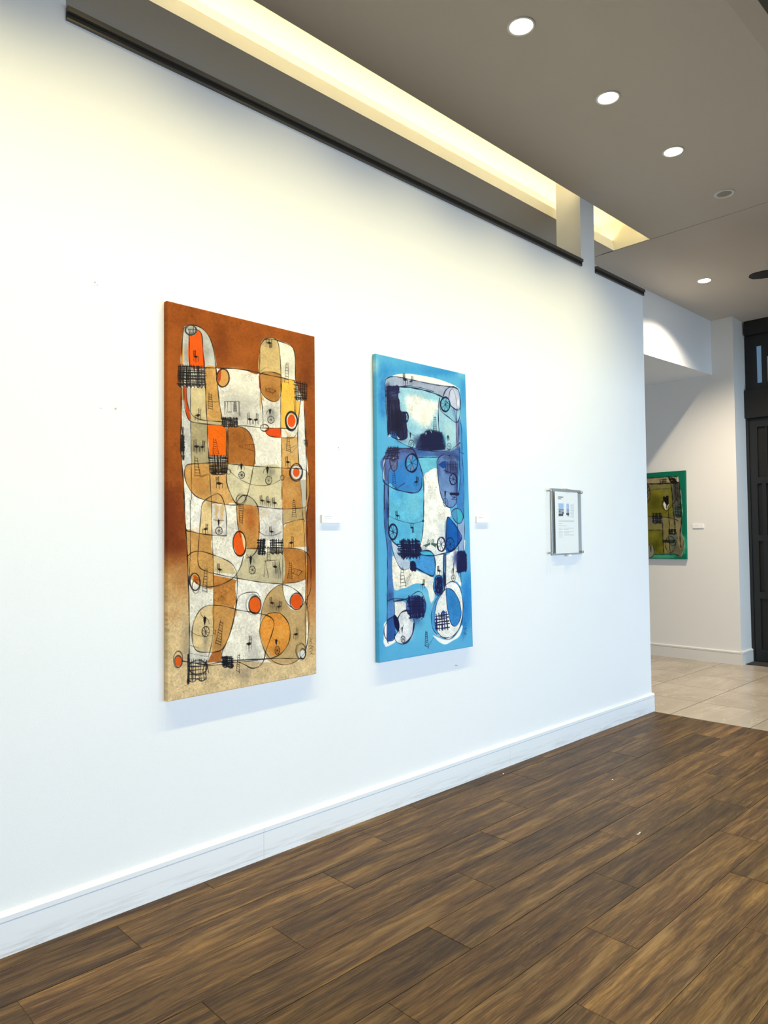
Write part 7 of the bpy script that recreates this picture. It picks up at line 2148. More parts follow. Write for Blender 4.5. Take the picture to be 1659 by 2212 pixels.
S 34 38 72 3.9 1 0 0 532 1092 515 1056
S 34 38 72 3.9 1 0 0 532 1092 542 1051
S 34 38 72 3.9 1 0 0 532 1092 564 1070
S 24 40 96 5.2 0.95 1 1 655 1092 651 1110 641 1125 626 1133 609 1133 594 1126 583 1111 579 1093 583 1075 593 1060 608 1052 624 1052 640 1060 651 1074
S 24 40 96 5.2 0.95 1 1 655 1091 654 1109 646 1124 632 1133 615 1134 599 1127 586 1114 579 1096 580 1078 588 1063 602 1054 619 1052 635 1059 648 1073
S 24 40 96 3.4 0.95 0 0 617 1093 654 1102
S 24 40 96 3.4 0.95 0 0 617 1093 639 1125
S 24 40 96 3.4 0.95 0 0 617 1093 614 1134
S 24 40 96 3.4 0.95 0 0 617 1093 590 1123
S 24 40 96 3.4 0.95 0 0 617 1093 579 1098
S 24 40 96 3.4 0.95 0 0 617 1093 585 1071
S 24 40 96 3.4 0.95 0 0 617 1093 606 1054
S 24 40 96 3.4 0.95 0 0 617 1093 633 1055
S 24 40 96 3.4 0.95 0 0 617 1093 652 1074
S 30 32 68 6.7 0.95 1 0 187 1065 184 1112 187 1166
S 30 32 68 10.3 0.95 1 0 194 1058 196 1112 199 1157
S 30 32 68 9.4 0.95 1 0 205 1057 208 1112 211 1166
S 30 32 68 6.7 0.95 1 0 203 1056 202 1112 204 1161
S 30 32 68 10 0.95 1 0 211 1064 211 1112 217 1160
S 30 32 68 8.2 0.95 1 0 217 1056 225 1112 226 1159
S 30 32 68 10.6 0.95 1 0 227 1066 229 1112 234 1164
S 30 32 68 9.6 0.95 1 0 238 1057 243 1112 244 1161
S 30 32 68 7.4 0.95 1 0 245 1059 245 1112 247 1160
S 30 32 68 6.6 0.95 1 0 251 1065 253 1112 258 1161
S 30 32 68 8.4 0.95 1 0 255 1065 257 1112 259 1158
S 30 32 68 11 0.95 1 0 253 1061 262 1112 263 1160
S 30 32 68 8.6 0.95 1 0 260 1067 261 1112 269 1165
S 30 32 68 8.4 0.95 1 0 277 1057 282 1112 285 1158
S 30 32 68 8.9 0.95 1 0 282 1065 282 1112 288 1157
S 30 32 68 7.8 0.95 1 0 284 1061 284 1112 292 1161
S 30 32 68 6.6 0.95 1 0 300 1064 304 1112 304 1162
S 30 32 68 8.5 0.95 1 0 305 1060 303 1112 310 1161
S 30 32 68 7.6 0.95 1 0 302 1062 303 1112 311 1159
S 30 32 68 11.1 0.95 1 0 307 1057 311 1112 314 1160
S 30 32 68 10.7 0.95 1 0 315 1065 321 1112 323 1157
S 30 32 68 7.6 0.95 1 0 326 1063 332 1112 331 1159
S 30 32 68 9.1 0.95 1 0 171 1068 258 1068 341 1070
S 30 32 68 8.4 0.95 1 0 174 1077 258 1076 340 1076
S 30 32 68 8.5 0.95 1 0 181 1086 259 1088 344 1086
S 30 32 68 6.6 0.95 1 0 186 1091 259 1094 350 1092
S 30 32 68 7.9 0.95 1 0 182 1099 259 1097 342 1098
S 30 32 68 7.1 0.95 1 0 178 1108 260 1108 346 1108
S 30 32 68 10.2 0.95 1 0 182 1112 260 1110 351 1111
S 30 32 68 10 0.95 1 0 171 1122 261 1124 354 1121
S 30 32 68 8.2 0.95 1 0 180 1127 261 1126 344 1129
S 30 32 68 6.3 0.95 1 0 177 1131 262 1131 345 1129
S 30 32 68 10.9 0.95 1 0 177 1141 262 1142 348 1142
S 30 32 68 6.4 0.95 1 0 184 1148 263 1149 341 1150
S 30 32 68 10.3 0.95 1 0 184 1154 263 1151 343 1155
S 30 32 68 8.8 0.95 1 0 189 1151 203 1173 216 1151 230 1173 243 1151 257 1173 270 1150 285 1173 297 1150 312 1172 324 1150 340 1172
S 30 32 68 7.8 0.95 1 0 153 1086 244 1087 334 1091
S 30 32 68 10.5 0.95 1 0 160 1098 245 1101 344 1102
S 30 32 68 9.9 0.95 1 0 158 1113 245 1113 331 1114
S 30 32 68 10 0.95 1 0 163 1123 245 1125 345 1125
S 30 32 68 7.5 0.95 1 0 155 1137 246 1138 334 1136
S 30 32 68 8.7 0.95 1 0 162 1145 246 1145 336 1147
S 30 32 68 8.8 0.95 1 0 164 1147 206 1162 246 1147 287 1162 329 1147
S 30 34 72 9.5 1 1 0 262 1191 264 1215 267 1239
S 30 34 72 7.3 1 1 0 267 1191 269 1215 272 1240
S 30 34 72 7.6 1 1 0 267 1192 270 1215 275 1240
S 30 34 72 10 1 1 0 274 1188 278 1215 284 1241
S 30 34 72 8.6 1 1 0 279 1189 284 1215 287 1239
S 30 34 72 10.5 1 1 0 283 1188 288 1215 294 1241
S 30 34 72 8.6 1 1 0 287 1188 293 1215 298 1240
S 30 34 72 6.7 1 1 0 294 1190 299 1215 306 1240
S 30 34 72 7 1 1 0 258 1199 278 1197 297 1196
S 30 34 72 6.2 1 1 0 255 1202 278 1201 301 1200
S 30 34 72 8.7 1 1 0 258 1209 279 1207 301 1206
S 30 34 72 11.1 1 1 0 257 1214 280 1213 304 1213
S 30 34 72 8.1 1 1 0 261 1222 282 1223 305 1223
S 30 34 72 9.8 1 1 0 259 1229 284 1230 308 1230
S 30 34 72 8.7 1 1 0 260 1233 284 1232 309 1233
S 30 34 72 8.8 1 1 0 262 1234 275 1244 284 1235 298 1246 307 1235
S 36 40 84 8 0.84 1 0 687 1139 684 1202 683 1265
S 36 40 84 8.4 0.84 1 0 695 1139 695 1202 690 1266
S 36 40 84 8.6 0.84 1 0 698 1139 694 1202 693 1265
S 36 40 84 9.8 0.84 1 0 707 1139 702 1202 703 1266
S 36 40 84 9.4 0.84 1 0 709 1139 709 1202 708 1265
S 36 40 84 5.6 0.84 1 0 716 1140 714 1203 713 1265
S 36 40 84 6.7 0.84 1 0 722 1140 719 1203 720 1266
S 36 40 84 7.6 0.84 1 0 724 1141 723 1203 722 1266
S 36 40 84 6.8 0.84 1 0 728 1140 726 1203 726 1264
S 36 40 84 7.6 0.84 1 0 739 1141 736 1203 737 1266
S 36 40 84 7.4 0.84 1 0 738 1141 736 1203 739 1264
S 36 40 84 9.5 0.84 1 0 749 1139 748 1203 751 1264
S 36 40 84 9.1 0.84 1 0 750 1141 754 1203 753 1266
S 36 40 84 10 0.84 1 0 753 1141 756 1203 757 1265
S 36 40 84 6.8 0.84 1 0 682 1159 721 1162 761 1163
S 36 40 84 5.9 0.84 1 0 680 1206 721 1210 762 1208
S 36 40 84 7.8 0.84 1 0 678 1241 720 1241 763 1242
S 36 40 84 7.7 0.84 1 0 679 1255 690 1267 702 1255 714 1268 726 1255 738 1268 750 1256 763 1268
S 34 38 72 4.5 0.95 1 0 760 1156 773 1166 760 1180 773 1189 759 1203 772 1215 758 1229 769 1241 755 1257
S 34 36 50 3.1 0.95 1 1 656 1304 655 1312 650 1319 643 1322 635 1322 628 1318 623 1311 621 1303 623 1294 628 1288 635 1284 642 1284 650 1288 655 1295
S 34 36 50 3.1 0.95 1 1 657 1304 655 1312 650 1319 643 1323 635 1323 628 1319 622 1312 620 1304 621 1295 626 1288 633 1284 641 1284 649 1288 654 1295
S 34 36 50 2.5 0.95 0 0 639 1304 656 1310
S 34 36 50 2.5 0.95 0 0 639 1304 645 1322
S 34 36 50 2.5 0.95 0 0 639 1304 629 1321
S 34 36 50 2.5 0.95 0 0 639 1304 620 1306
S 34 36 50 2.5 0.95 0 0 639 1304 625 1290
S 34 36 50 2.5 0.95 0 0 639 1304 640 1283
S 34 36 50 2.5 0.95 0 0 639 1304 654 1292
S 34 36 50 3.5 0.95 1 1 205 1635 205 1644 201 1650 195 1654 188 1654 181 1650 175 1643 172 1635 172 1626 176 1620 182 1616 189 1616 196 1620 202 1627
S 34 36 50 3.5 0.95 1 1 204 1638 202 1646 196 1652 190 1654 182 1653 177 1649 173 1642 172 1633 175 1625 180 1620 187 1617 194 1618 200 1622 204 1630
S 34 36 50 2.8 0.95 0 0 188 1635 204 1642
S 34 36 50 2.8 0.95 0 0 188 1635 194 1654
S 34 36 50 2.8 0.95 0 0 188 1635 181 1651
S 34 36 50 2.8 0.95 0 0 188 1635 173 1637
S 34 36 50 2.8 0.95 0 0 188 1635 177 1621
S 34 36 50 2.8 0.95 0 0 188 1635 190 1616
S 34 36 50 2.8 0.95 0 0 188 1635 202 1625
F 24 24 32 0 0.95 0 0 639 1232 640 1239 645 1246 642 1268 638 1283 635 1283 633 1262 632 1245 637 1239
S 24 24 32 2.3 0.95 0 0 633 1245 623 1258 620 1272
S 24 24 32 2.3 0.95 0 0 643 1245 646 1226 647 1207
S 24 24 32 2.1 0.78 0 0 637 1283 636 1300
S 24 24 32 4.2 0.95 0 0 638 1251 645 1207
F 24 24 32 0 0.95 0 0 183 1557 184 1563 189 1569 186 1587 183 1599 180 1599 178 1582 177 1568 182 1563
S 24 24 32 2.3 0.95 0 0 178 1568 160 1582 158 1597
S 24 24 32 2.3 0.95 0 0 188 1568 191 1560 192 1552
S 24 24 32 2.1 0.78 0 0 182 1599 182 1614
S 26 26 36 3.5 0.95 0 0 143 896 144 919
S 26 26 36 3.5 0.95 0 0 157 892 157 915
S 26 26 36 3.7 0.95 0 0 143 896 157 892
S 26 26 36 3.7 0.95 0 0 144 901 157 898
S 26 26 36 3.7 0.95 0 0 144 906 157 903
S 26 26 36 3.7 0.95 0 0 144 912 157 908
S 26 26 36 3.7 0.95 0 0 144 917 158 914
F 26 26 36 0 0.95 0 0 144 920 157 915 175 920 159 927
S 26 26 36 3.9 0.95 0 0 145 920 145 940
S 26 26 36 3.9 0.95 0 0 159 926 159 946
S 26 26 36 3.9 0.95 0 0 174 920 173 940
S 26 26 36 3.9 0.95 0 0 158 924 158 937
S 26 26 36 3.5 0.95 0 0 293 1017 292 991
S 26 26 36 3.5 0.95 0 0 280 1020 279 996
S 26 26 36 3.7 0.95 0 0 293 1017 280 1020
S 26 26 36 3.7 0.95 0 0 292 1011 280 1014
S 26 26 36 3.7 0.95 0 0 292 1005 279 1009
S 26 26 36 3.7 0.95 0 0 292 1000 279 1003
S 26 26 36 3.7 0.95 0 0 292 994 279 997
F 26 26 36 0 0.95 0 0 293 990 279 996 263 990 278 982
S 26 26 36 3.9 0.95 0 0 291 990 292 968
S 26 26 36 3.9 0.95 0 0 278 983 278 963
S 26 26 36 3.9 0.95 0 0 264 990 264 969
S 26 26 36 3.9 0.95 0 0 279 986 279 972
S 26 26 34 3.5 0.95 0 0 491 1227 492 1251
S 26 26 34 3.5 0.95 0 0 507 1224 508 1247
S 26 26 34 3.7 0.95 0 0 491 1227 507 1224
S 26 26 34 3.7 0.95 0 0 492 1232 507 1230
S 26 26 34 3.7 0.95 0 0 492 1238 507 1235
S 26 26 34 3.7 0.95 0 0 492 1243 508 1241
S 26 26 34 3.7 0.95 0 0 492 1249 508 1246
F 26 26 34 0 0.95 0 0 491 1252 508 1247 528 1253 509 1260
S 26 26 34 3.9 0.95 0 0 493 1252 492 1272
S 26 26 34 3.9 0.95 0 0 510 1259 509 1278
S 26 26 34 3.9 0.95 0 0 527 1254 526 1274
S 26 26 34 3.9 0.95 0 0 508 1257 508 1270
S 26 26 34 3.5 0.95 0 0 379 1302 377 1328
S 26 26 34 3.5 0.95 0 0 365 1298 362 1322
S 26 26 34 3.7 0.95 0 0 379 1302 365 1298
S 26 26 34 3.7 0.95 0 0 379 1308 364 1304
S 26 26 34 3.7 0.95 0 0 378 1314 363 1310
S 26 26 34 3.7 0.95 0 0 378 1320 363 1316
S 26 26 34 3.7 0.95 0 0 377 1326 362 1321
F 26 26 34 0 0.95 0 0 378 1329 362 1322 343 1327 360 1336
S 26 26 34 3.9 0.95 0 0 376 1329 376 1351
S 26 26 34 3.9 0.95 0 0 360 1335 359 1356
S 26 26 34 3.9 0.95 0 0 344 1328 343 1349
S 26 26 34 3.9 0.95 0 0 361 1333 361 1347
F 90 106 96 0 1 0 0 434 1079 373 1095 393 1107 435 1091
S 30 34 30 3.1 0.95 0 0 414 1059 410 1082
S 30 34 30 2.8 0.95 0 0 433 1073 414 1059
S 30 34 30 2.8 0.95 0 0 428 1082 411 1068
S 30 34 30 2.8 0.95 0 0 393 1107 391 1115
S 30 34 30 2.8 0.95 0 0 373 1095 369 1103
F 90 106 96 0 1 0 0 444 1080 495 1087 480 1109 440 1091
S 30 34 30 3.1 0.95 0 0 461 1059 464 1082
S 30 34 30 2.8 0.95 0 0 442 1073 461 1059
S 30 34 30 2.8 0.95 0 0 446 1082 465 1068
S 30 34 30 2.8 0.95 0 0 480 1109 481 1116
S 30 34 30 2.8 0.95 0 0 501 1096 505 1105
S 34 34 40 3.9 0.95 0 0 182 1217 172 1337
S 34 34 40 3.9 0.95 0 0 195 1218 218 1334
S 34 34 40 3.5 0.95 0 0 181 1229 198 1229
S 34 34 40 3.5 0.95 0 0 179 1249 201 1249
S 34 34 40 3.5 0.95 0 0 178 1269 205 1268
S 34 34 40 3.5 0.95 0 0 176 1289 209 1287
S 34 34 40 3.5 0.95 0 0 174 1309 213 1307
S 34 34 40 3.5 0.95 0 0 172 1329 216 1326
S 60 60 60 2.6 0.95 0 0 218 1334 266 1261
S 60 60 60 2.4 0.95 0 0 213 1304 256 1262
S 60 60 60 2.3 0.95 0 0 217 1309 227 1314
S 60 60 60 2.3 0.95 0 0 226 1298 236 1304
S 60 60 60 2.3 0.95 0 0 235 1287 245 1293
S 60 60 60 2.3 0.95 0 0 244 1276 254 1282
S 60 60 60 2.3 0.95 0 0 253 1266 263 1271
S 30 34 56 4.2 0.95 0 0 379 1609 370 1694
S 30 34 56 4.2 0.95 0 0 389 1610 399 1711
S 30 34 56 3.8 0.95 0 0 378 1616 390 1618
S 30 34 56 3.8 0.95 0 0 377 1626 391 1630
S 30 34 56 3.8 0.95 0 0 376 1637 392 1643
S 30 34 56 3.8 0.95 0 0 375 1648 394 1655
S 30 34 56 3.8 0.95 0 0 374 1658 395 1668
S 30 34 56 3.8 0.95 0 0 372 1669 396 1680
S 30 34 56 3.8 0.95 0 0 371 1680 397 1693
S 30 34 56 3.8 0.95 0 0 370 1690 399 1706
S 60 80 110 2.4 0.95 0 0 399 1702 449 1649
S 60 80 110 2.3 0.95 0 0 403 1685 413 1689
S 60 80 110 2.3 0.95 0 0 411 1678 420 1682
S 60 80 110 2.3 0.95 0 0 419 1671 427 1675
S 60 80 110 2.3 0.95 0 0 427 1664 433 1667
S 60 80 110 2.3 0.95 0 0 435 1657 440 1660
S 24 40 70 3.5 0.95 0 0 727 1661 739 1656 748 1663
S 24 40 70 3.5 0.95 0 0 741 1653 731 1646 723 1651
S 24 40 70 3.5 0.95 0 0 733 1642 743 1637 751 1643
S 24 40 70 3.5 0.95 0 0 744 1633 736 1626 729 1631
S 24 40 70 3.5 0.95 0 0 738 1625 746 1620 752 1626
S 24 40 70 3.5 0.95 0 0 737 1598 741 1592 744 1598
'''
GREEN_ART = '''
F 16 104 92 30 0.7 0 1 1090 447 1086 603 1079 729 1070 799 1062 799 1056 729 1053 602 1054 445 1058 289 1065 164 1073 95 1081 95 1087 165 1090 290
F 110 190 160 16 0.7 0 1 958 1075 941 1086 896 1095 831 1101 758 1102 691 1098 645 1089 628 1079 645 1068 692 1059 759 1053 832 1053 897 1057 942 1065
F 120 200 170 10 0.6 0 1 1092 929 1090 981 1084 1023 1078 1047 1071 1047 1065 1024 1061 981 1060 929 1063 876 1068 834 1075 811 1082 811 1087 834 1091 876
F 24 124 100 20 0.6 0 1 938 28 920 35 868 37 792 36 708 30 630 21 577 10 557 1 577 -6 631 -8 708 -6 793 0 868 9 920 19
F 112 108 84 0 1 0.12 1 -315 18 595 69 888 68 974 73 1019 106 1025 155 1039 240 1046 505 1050 687 1045 777 1071 856 1076 965 1050 1050 1019 1081 982 1069 961 1045 687 1053 -341 1069
F 158 146 112 0 1 0.12 1 -315 22 595 72 962 71 998 99 1010 142 811 137 594 135 -317 85
F 122 118 44 0 1 0.14 0 -317 92 911 161 928 319 933 575 -328 542
F 84 82 24 50 0.8 0 1 813 387 803 429 774 462 733 480 687 478 646 457 618 422 609 378 620 335 649 302 691 285 736 287 777 308 804 344
F 146 140 52 30 0.6 0 1 822 265 814 280 793 292 762 297 728 296 698 287 677 273 669 257 677 241 699 229 730 224 764 225 794 234 815 248
F 136 130 80 20 0.6 0 1 891 268 887 292 878 310 865 320 852 320 839 309 831 289 828 265 832 241 841 222 853 213 867 213 880 225 888 244
F 128 122 78 0 1 0.1 0 -317 92 905 165 901 214 683 220 -319 178
F 124 118 96 0 1 0.1 0 -328 542 804 574 802 651 -330 625
F 130 124 80 0 1 0.1 0 -330 629 802 651 804 740 -333 726
F 112 110 36 0 1 0.16 0 -333 727 804 742 808 1040 -341 1062
F 144 138 56 34 0.6 0 1 743 804 735 826 715 843 687 852 655 852 627 842 607 825 601 803 608 781 628 764 657 755 689 755 717 765 736 783
F 78 78 22 34 0.7 0 1 778 941 772 973 756 999 732 1014 707 1014 684 999 668 973 663 941 669 908 686 882 709 868 735 868 758 883 773 909
F 140 138 40 20 0.6 0 1 790 978 788 991 780 1002 770 1008 759 1008 749 1002 742 992 739 978 742 965 750 954 760 948 771 948 781 954 788 965
F 136 128 84 0 1 0.12 0 807 583 929 587 951 746 961 880 896 1027 815 1040
F 84 84 74 0 1 0.12 0 942 162 1025 161 1037 324 1035 445 956 441 933 319
F 140 130 96 0 1 0.1 0 959 594 1039 578 1045 777 1065 880 1027 990 973 868
F 74 96 86 0 1 0 0 956 441 1035 439 1042 578 1002 601 960 539
F 98 112 100 0 1 0 0 900 794 950 782 980 843 954 929 922 984 886 916
F 196 184 156 0 1 0 0 991 147 999 81 1011 71 1019 136
F 228 224 214 0 1 0 0 813 411 832 375 882 378 888 427 868 487 837 483
F 26 26 26 0 1 0 0 805 331 827 308 840 327 859 303 884 310 885 414 857 431 832 388
F 26 26 26 0 1 0 0 850 428 863 426 856 474 846 474
F 120 112 88 0 1 0 1 594 140 626 149 644 218 636 329 602 378 537 362 541 143
F 140 138 124 0 1 0 1 598 966 624 935 670 938 682 1022 661 1072 608 1107 562 1111
S 26 26 26 14 1 1 0 594 140 748 150 911 151 1022 145
S 26 26 26 9 1 1 0 595 69 888 68 992 75
S 26 26 26 13 1 1 0 917 154 933 319 937 441 953 593 964 715
S 26 26 26 13 1 1 0 1022 142 1034 324 1040 505 1041 656 1023 807 1030 959
S 26 26 26 10 1 1 0 881 487 882 573 892 732 881 843 893 1021
S 26 26 26 11 1 1 0 802 651 802 867 811 1040
S 26 26 26 9 1 1 0 586 565 804 577 879 585 959 606 1002 631
S 26 26 26 9 1 1 0 595 740 801 740
S 26 26 26 8 1 1 0 1008 262 994 334 931 428 868 493 836 529
S 26 26 26 9 1 1 0 693 1050 896 1045 958 1045 1007 1069
S 26 26 26 5 1 1 0 651 225 779 216 910 220
S 34 38 44 14.9 1 1 0 677 523 681 585 677 649
S 34 38 44 11.7 1 1 0 689 520 686 585 689 651
S 34 38 44 12.7 1 1 0 710 523 709 586 713 654
S 34 38 44 13.6 1 1 0 727 520 725 586 727 652
S 34 38 44 9.8 1 1 0 736 524 737 587 738 654
S 34 38 44 11.5 1 1 0 761 526 759 588 760 649
S 34 38 44 9.9 1 1 0 772 522 772 588 776 656
S 34 38 44 15 1 1 0 777 523 776 588 778 654
S 34 38 44 12.8 1 1 0 668 533 732 532 796 535
S 34 38 44 15.6 1 1 0 671 560 732 562 793 562
S 34 38 44 8.7 1 1 0 670 581 732 586 794 586
S 34 38 44 14.6 1 1 0 666 593 732 597 793 597
S 34 38 44 14.2 1 1 0 668 615 732 622 797 618
S 34 38 44 12.9 1 1 0 668 631 733 635 795 636
S 34 38 44 12 1 1 0 672 636 702 657 733 639 763 660 793 642
S 26 26 26 13.5 1 1 0 886 73 906 111 926 151
S 26 26 26 11.1 1 1 0 898 74 914 113 939 152
S 26 26 26 8.8 1 1 0 915 77 934 116 958 154
S 26 26 26 8.8 1 1 0 926 79 953 120 968 155
S 26 26 26 12.4 1 1 0 928 80 952 120 966 155
S 26 26 26 13.5 1 1 0 936 82 960 121 975 157
S 26 26 26 14.7 1 1 0 958 86 975 124 999 162
S 26 26 26 9 1 1 0 886 76 926 88 966 97
S 26 26 26 11.2 1 1 0 894 92 933 101 975 112
S 26 26 26 15.6 1 1 0 898 102 936 107 977 112
S 26 26 26 13 1 1 0 908 123 948 130 988 133
S 26 26 26 11.7 1 1 0 914 132 953 138 990 144
S 26 26 26 10.1 1 1 0 916 138 958 148 997 156
S 26 26 26 12 1 1 0 921 143 946 158 958 149 982 163 995 154
S 38 38 36 8.5 0.78 1 0 960 144 967 246 966 339
S 38 38 36 5.9 0.78 1 0 969 150 971 250 979 355
S 38 38 36 9.4 0.78 1 0 976 145 977 254 987 371
S 38 38 36 6.1 0.78 1 0 986 144 992 267 996 390
S 38 38 36 6.2 0.78 1 0 999 142 1003 275 1008 400
S 38 38 36 7.4 0.78 1 0 1025 148 1028 295 1030 441
S 38 38 36 10.1 0.78 1 0 950 192 987 215 1025 230
S 38 38 36 8.5 0.78 1 0 954 266 990 287 1028 347
S 38 38 36 8 0.78 1 0 957 308 977 366 993 361 1012 427 1029 413
S 26 26 26 9.4 0.78 1 0 777 89 779 116 784 146
S 26 26 26 7.1 0.78 1 0 806 87 808 116 808 143
S 26 26 26 6.6 0.78 1 0 807 88 806 116 810 144
S 26 26 26 7.5 0.78 1 0 820 88 821 117 820 144
S 26 26 26 6.3 0.78 1 0 832 88 831 117 835 146
S 26 26 26 9.1 0.78 1 0 851 88 852 117 852 147
S 26 26 26 9.8 0.78 1 0 775 99 817 97 859 100
S 26 26 26 8.2 0.78 1 0 775 128 817 125 859 127
S 26 26 26 8 0.78 1 0 780 139 799 148 818 140 836 149 855 140
S 26 26 26 6.1 0.95 1 0 963 435 968 506 974 571
S 26 26 26 6.2 0.95 1 0 998 438 998 508 1003 577
S 26 26 26 8.5 0.95 1 0 1013 442 1014 509 1016 576
S 26 26 26 9.8 0.95 1 0 1037 445 1037 511 1033 581
S 26 26 26 8.9 0.95 1 0 959 458 1002 455 1042 459
S 26 26 26 10.1 0.95 1 0 963 471 1003 468 1044 473
S 26 26 26 6.6 0.95 1 0 965 488 1003 490 1041 486
S 26 26 26 9.7 0.95 1 0 964 514 1004 517 1043 523
S 26 26 26 7.5 0.95 1 0 967 550 1005 551 1040 558
S 26 26 26 6 0.95 1 0 969 563 1005 563 1043 571
S 26 26 26 8 0.95 1 0 971 561 990 583 1005 565 1023 587 1039 568
S 26 26 26 11.3 0.95 1 0 881 736 885 766 884 795
S 26 26 26 9.4 0.95 1 0 893 734 892 766 895 797
S 26 26 26 8.5 0.95 1 0 900 736 898 766 902 794
S 26 26 26 9.4 0.95 1 0 915 733 914 765 917 795
S 26 26 26 11.3 0.95 1 0 920 734 921 765 924 797
S 26 26 26 7.3 0.95 1 0 929 732 930 765 930 796
S 26 26 26 9.6 0.95 1 0 948 734 951 765 948 795
S 26 26 26 8 0.95 1 0 958 734 957 764 957 796
S 26 26 26 7.5 0.95 1 0 967 734 967 764 966 796
S 26 26 26 11.2 0.95 1 0 874 747 923 743 973 741
S 26 26 26 10.8 0.95 1 0 879 767 924 764 969 763
S 26 26 26 10.1 0.95 1 0 879 786 925 787 969 787
S 26 26 26 9 0.95 1 0 881 790 904 799 925 790 947 800 968 790
S 26 26 26 8.8 0.9 1 0 853 866 858 884 861 901
S 26 26 26 7.1 0.9 1 0 933 866 937 886 919 905
S 26 26 26 9.8 0.9 1 0 803 871 883 871 967 871
S 26 26 26 10.2 0.9 1 0 801 879 882 881 960 882
S 26 26 26 7.6 0.9 1 0 800 884 881 888 960 891
S 26 26 26 10.3 0.9 1 0 806 890 880 895 958 898
S 26 26 26 8 0.9 1 0 810 896 845 902 880 899 913 906 949 902
S 26 26 26 9 1 1 1 875 421 874 450 866 474 852 488 836 489 820 477 807 455 800 427 801 398 809 374 823 360 839 359 856 371 868 393
S 26 26 26 9 1 1 1 642 251 640 305 628 348 609 373 587 373 565 349 548 306 541 252 543 198 555 155 574 131 597 131 618 154 635 197
S 26 26 26 8 0.95 1 0 593 178 626 167 599 215 628 223 598 265 627 279 600 315
S 26 26 26 9 0.95 1 1 985 845 977 887 960 920 937 938 913 937 893 917 880 882 877 839 885 797 903 764 926 746 950 748 970 768 982 803
S 26 26 26 8 0.95 1 1 961 923 954 967 936 1003 911 1023 882 1023 857 1004 839 968 833 924 840 879 858 843 884 824 912 824 938 843 955 879
S 26 26 26 8 0.95 1 0 595 1104 661 1078 682 1022 673 947 657 935 644 947 639 1022 631 941 614 938 601 966 600 1023
S 150 210 180 5 1 1 0 1048 796 1071 868 1073 959 1037 1068
S 220 220 200 5 1 1 0 1039 240 1048 385 1061 542 1052 560
'''
def lin(a):
    a = a / 255.0
    return np.where(a <= 0.04045, a / 12.92, ((a + 0.055) / 1.055) ** 2.4)
def mat_canvas():
    s = N('painted_canvas')
    at = s.n('ShaderNodeAttribute', attribute_name='paint')
    c = s.coord()
    weave = s.noise(s.mapping(c, (900, 900, 900)), 1.0, 2)
    s.bump(weave, 0.25, 0.0006)
    return s.set(at.outputs['Color'], 0.75, Specular_IOR_Level=0.08)
M_CANVAS = mat_canvas()
def canvas_mesh(name, img, corners, depth, gain):
    """stretched canvas: painted face as a fine grid, image carried round the sides; corners TL TR BR BL as (across, up); returned in local
    space with x across, y out of the wall (negative = towards the viewer), z up"""
    H, W = img.shape[:2]
    R = 0.004
    c = np.array(corners, float)
    u = np.linspace(0, 1, W)[None, :, None]; v = np.linspace(0, 1, H)[:, None, None]
    P = (c[0] * (1 - u) + c[1] * u) * (1 - v) + (c[3] * (1 - u) + c[2] * u) * v
    ys = np.full((H, W), -depth)
    def ring(g): return np.concatenate([g[0, :], g[1:, -1], g[-1, -2::-1], g[-2:0:-1, 0]])
    X = np.empty((H, W, 3)); X[..., 0] = P[..., 0]; X[..., 2] = P[..., 1]; X[..., 1] = ys
    col = lin(img) ** 1.1 * gain
    # soft turn-over of the edges
    eu = np.minimum(np.arange(W), np.arange(W)[::-1])[None, :]; ev = np.minimum(np.arange(H), np.arange(H)[::-1])[:, None]
    X[..., 1] += np.where(np.minimum(eu, ev) == 0, R * 0.7, 0)
    verts = X.reshape(-1, 3); cols = col.reshape(-1, 3)
    idx = np.arange(H * W).reshape(H, W)
    f = np.stack([idx[:-1, :-1], idx[1:, :-1], idx[1:, 1:], idx[:-1, 1:]], -1).reshape(-1, 4)
    r = ring(idx); n = len(r)
    b = verts[r].copy(); b[:, 1] = -0.004
    ctr = c.mean(0)
    b2 = b.copy(); b2[:, 1] = -0.004
    verts = np.vstack([verts, b]); cols = np.vstack([cols, cols[r] * 0.97])
    k = H * W + np.arange(n)
    side = np.stack([r, np.roll(r, -1), np.roll(k, -1), k], -1)
    f = np.vstack([f, side])
    me = bpy.data.meshes.new(name)
    me.vertices.add(len(verts)); me.vertices.foreach_set('co', verts.astype(np.float32).ravel())
    me.loops.add(f.size); me.loops.foreach_set('vertex_index', f.astype(np.int32).ravel())
    me.polygons.add(len(f)); me.polygons.foreach_set('loop_start', np.arange(0, f.size, 4, dtype=np.int32))
    me.update(calc_edges=True)
    a = me.attributes.new('paint', 'FLOAT_COLOR', 'POINT')
    a.data.foreach_set('color', np.hstack([cols, np.ones((len(cols), 1))]).astype(np.float32).ravel())
    me.materials.append(M_CANVAS)
    return me
def painting(name, label, img, corners, depth, gain=1.0, frame=None):
    cx = sum(c[0] for c in corners) / 4; z0 = min(c[1] for c in corners)
    t = thing(name, label, 'painting', (cx, 0, z0))
    loc = [(c[0] - cx, c[1] - z0) for c in corners]
    link(bpy.data.objects.new('canvas', canvas_mesh('canvas', img, loc, depth, gain)), t)
    # stretcher bars behind the canvas
    x0 = max(loc[0][0], loc[3][0]) + 0.006; x1 = min(loc[1][0], loc[2][0]) - 0.006
    za = max(loc[2][1], loc[3][1]) + 0.006; zb = min(loc[0][1], loc[1][1]) - 0.006
    for a in ((x0, x0 + 0.045, za, zb), (x1 - 0.045, x1, za, zb), (x0 + 0.045, x1 - 0.045, za, za + 0.045), (x0 + 0.045, x1 - 0.045, zb - 0.045, zb)):
        obj('stretcher_bar', B(a[0], a[1], -depth + 0.004, -0.001, a[2], a[3], 0.002), M_WOODBAR, t)
    return t
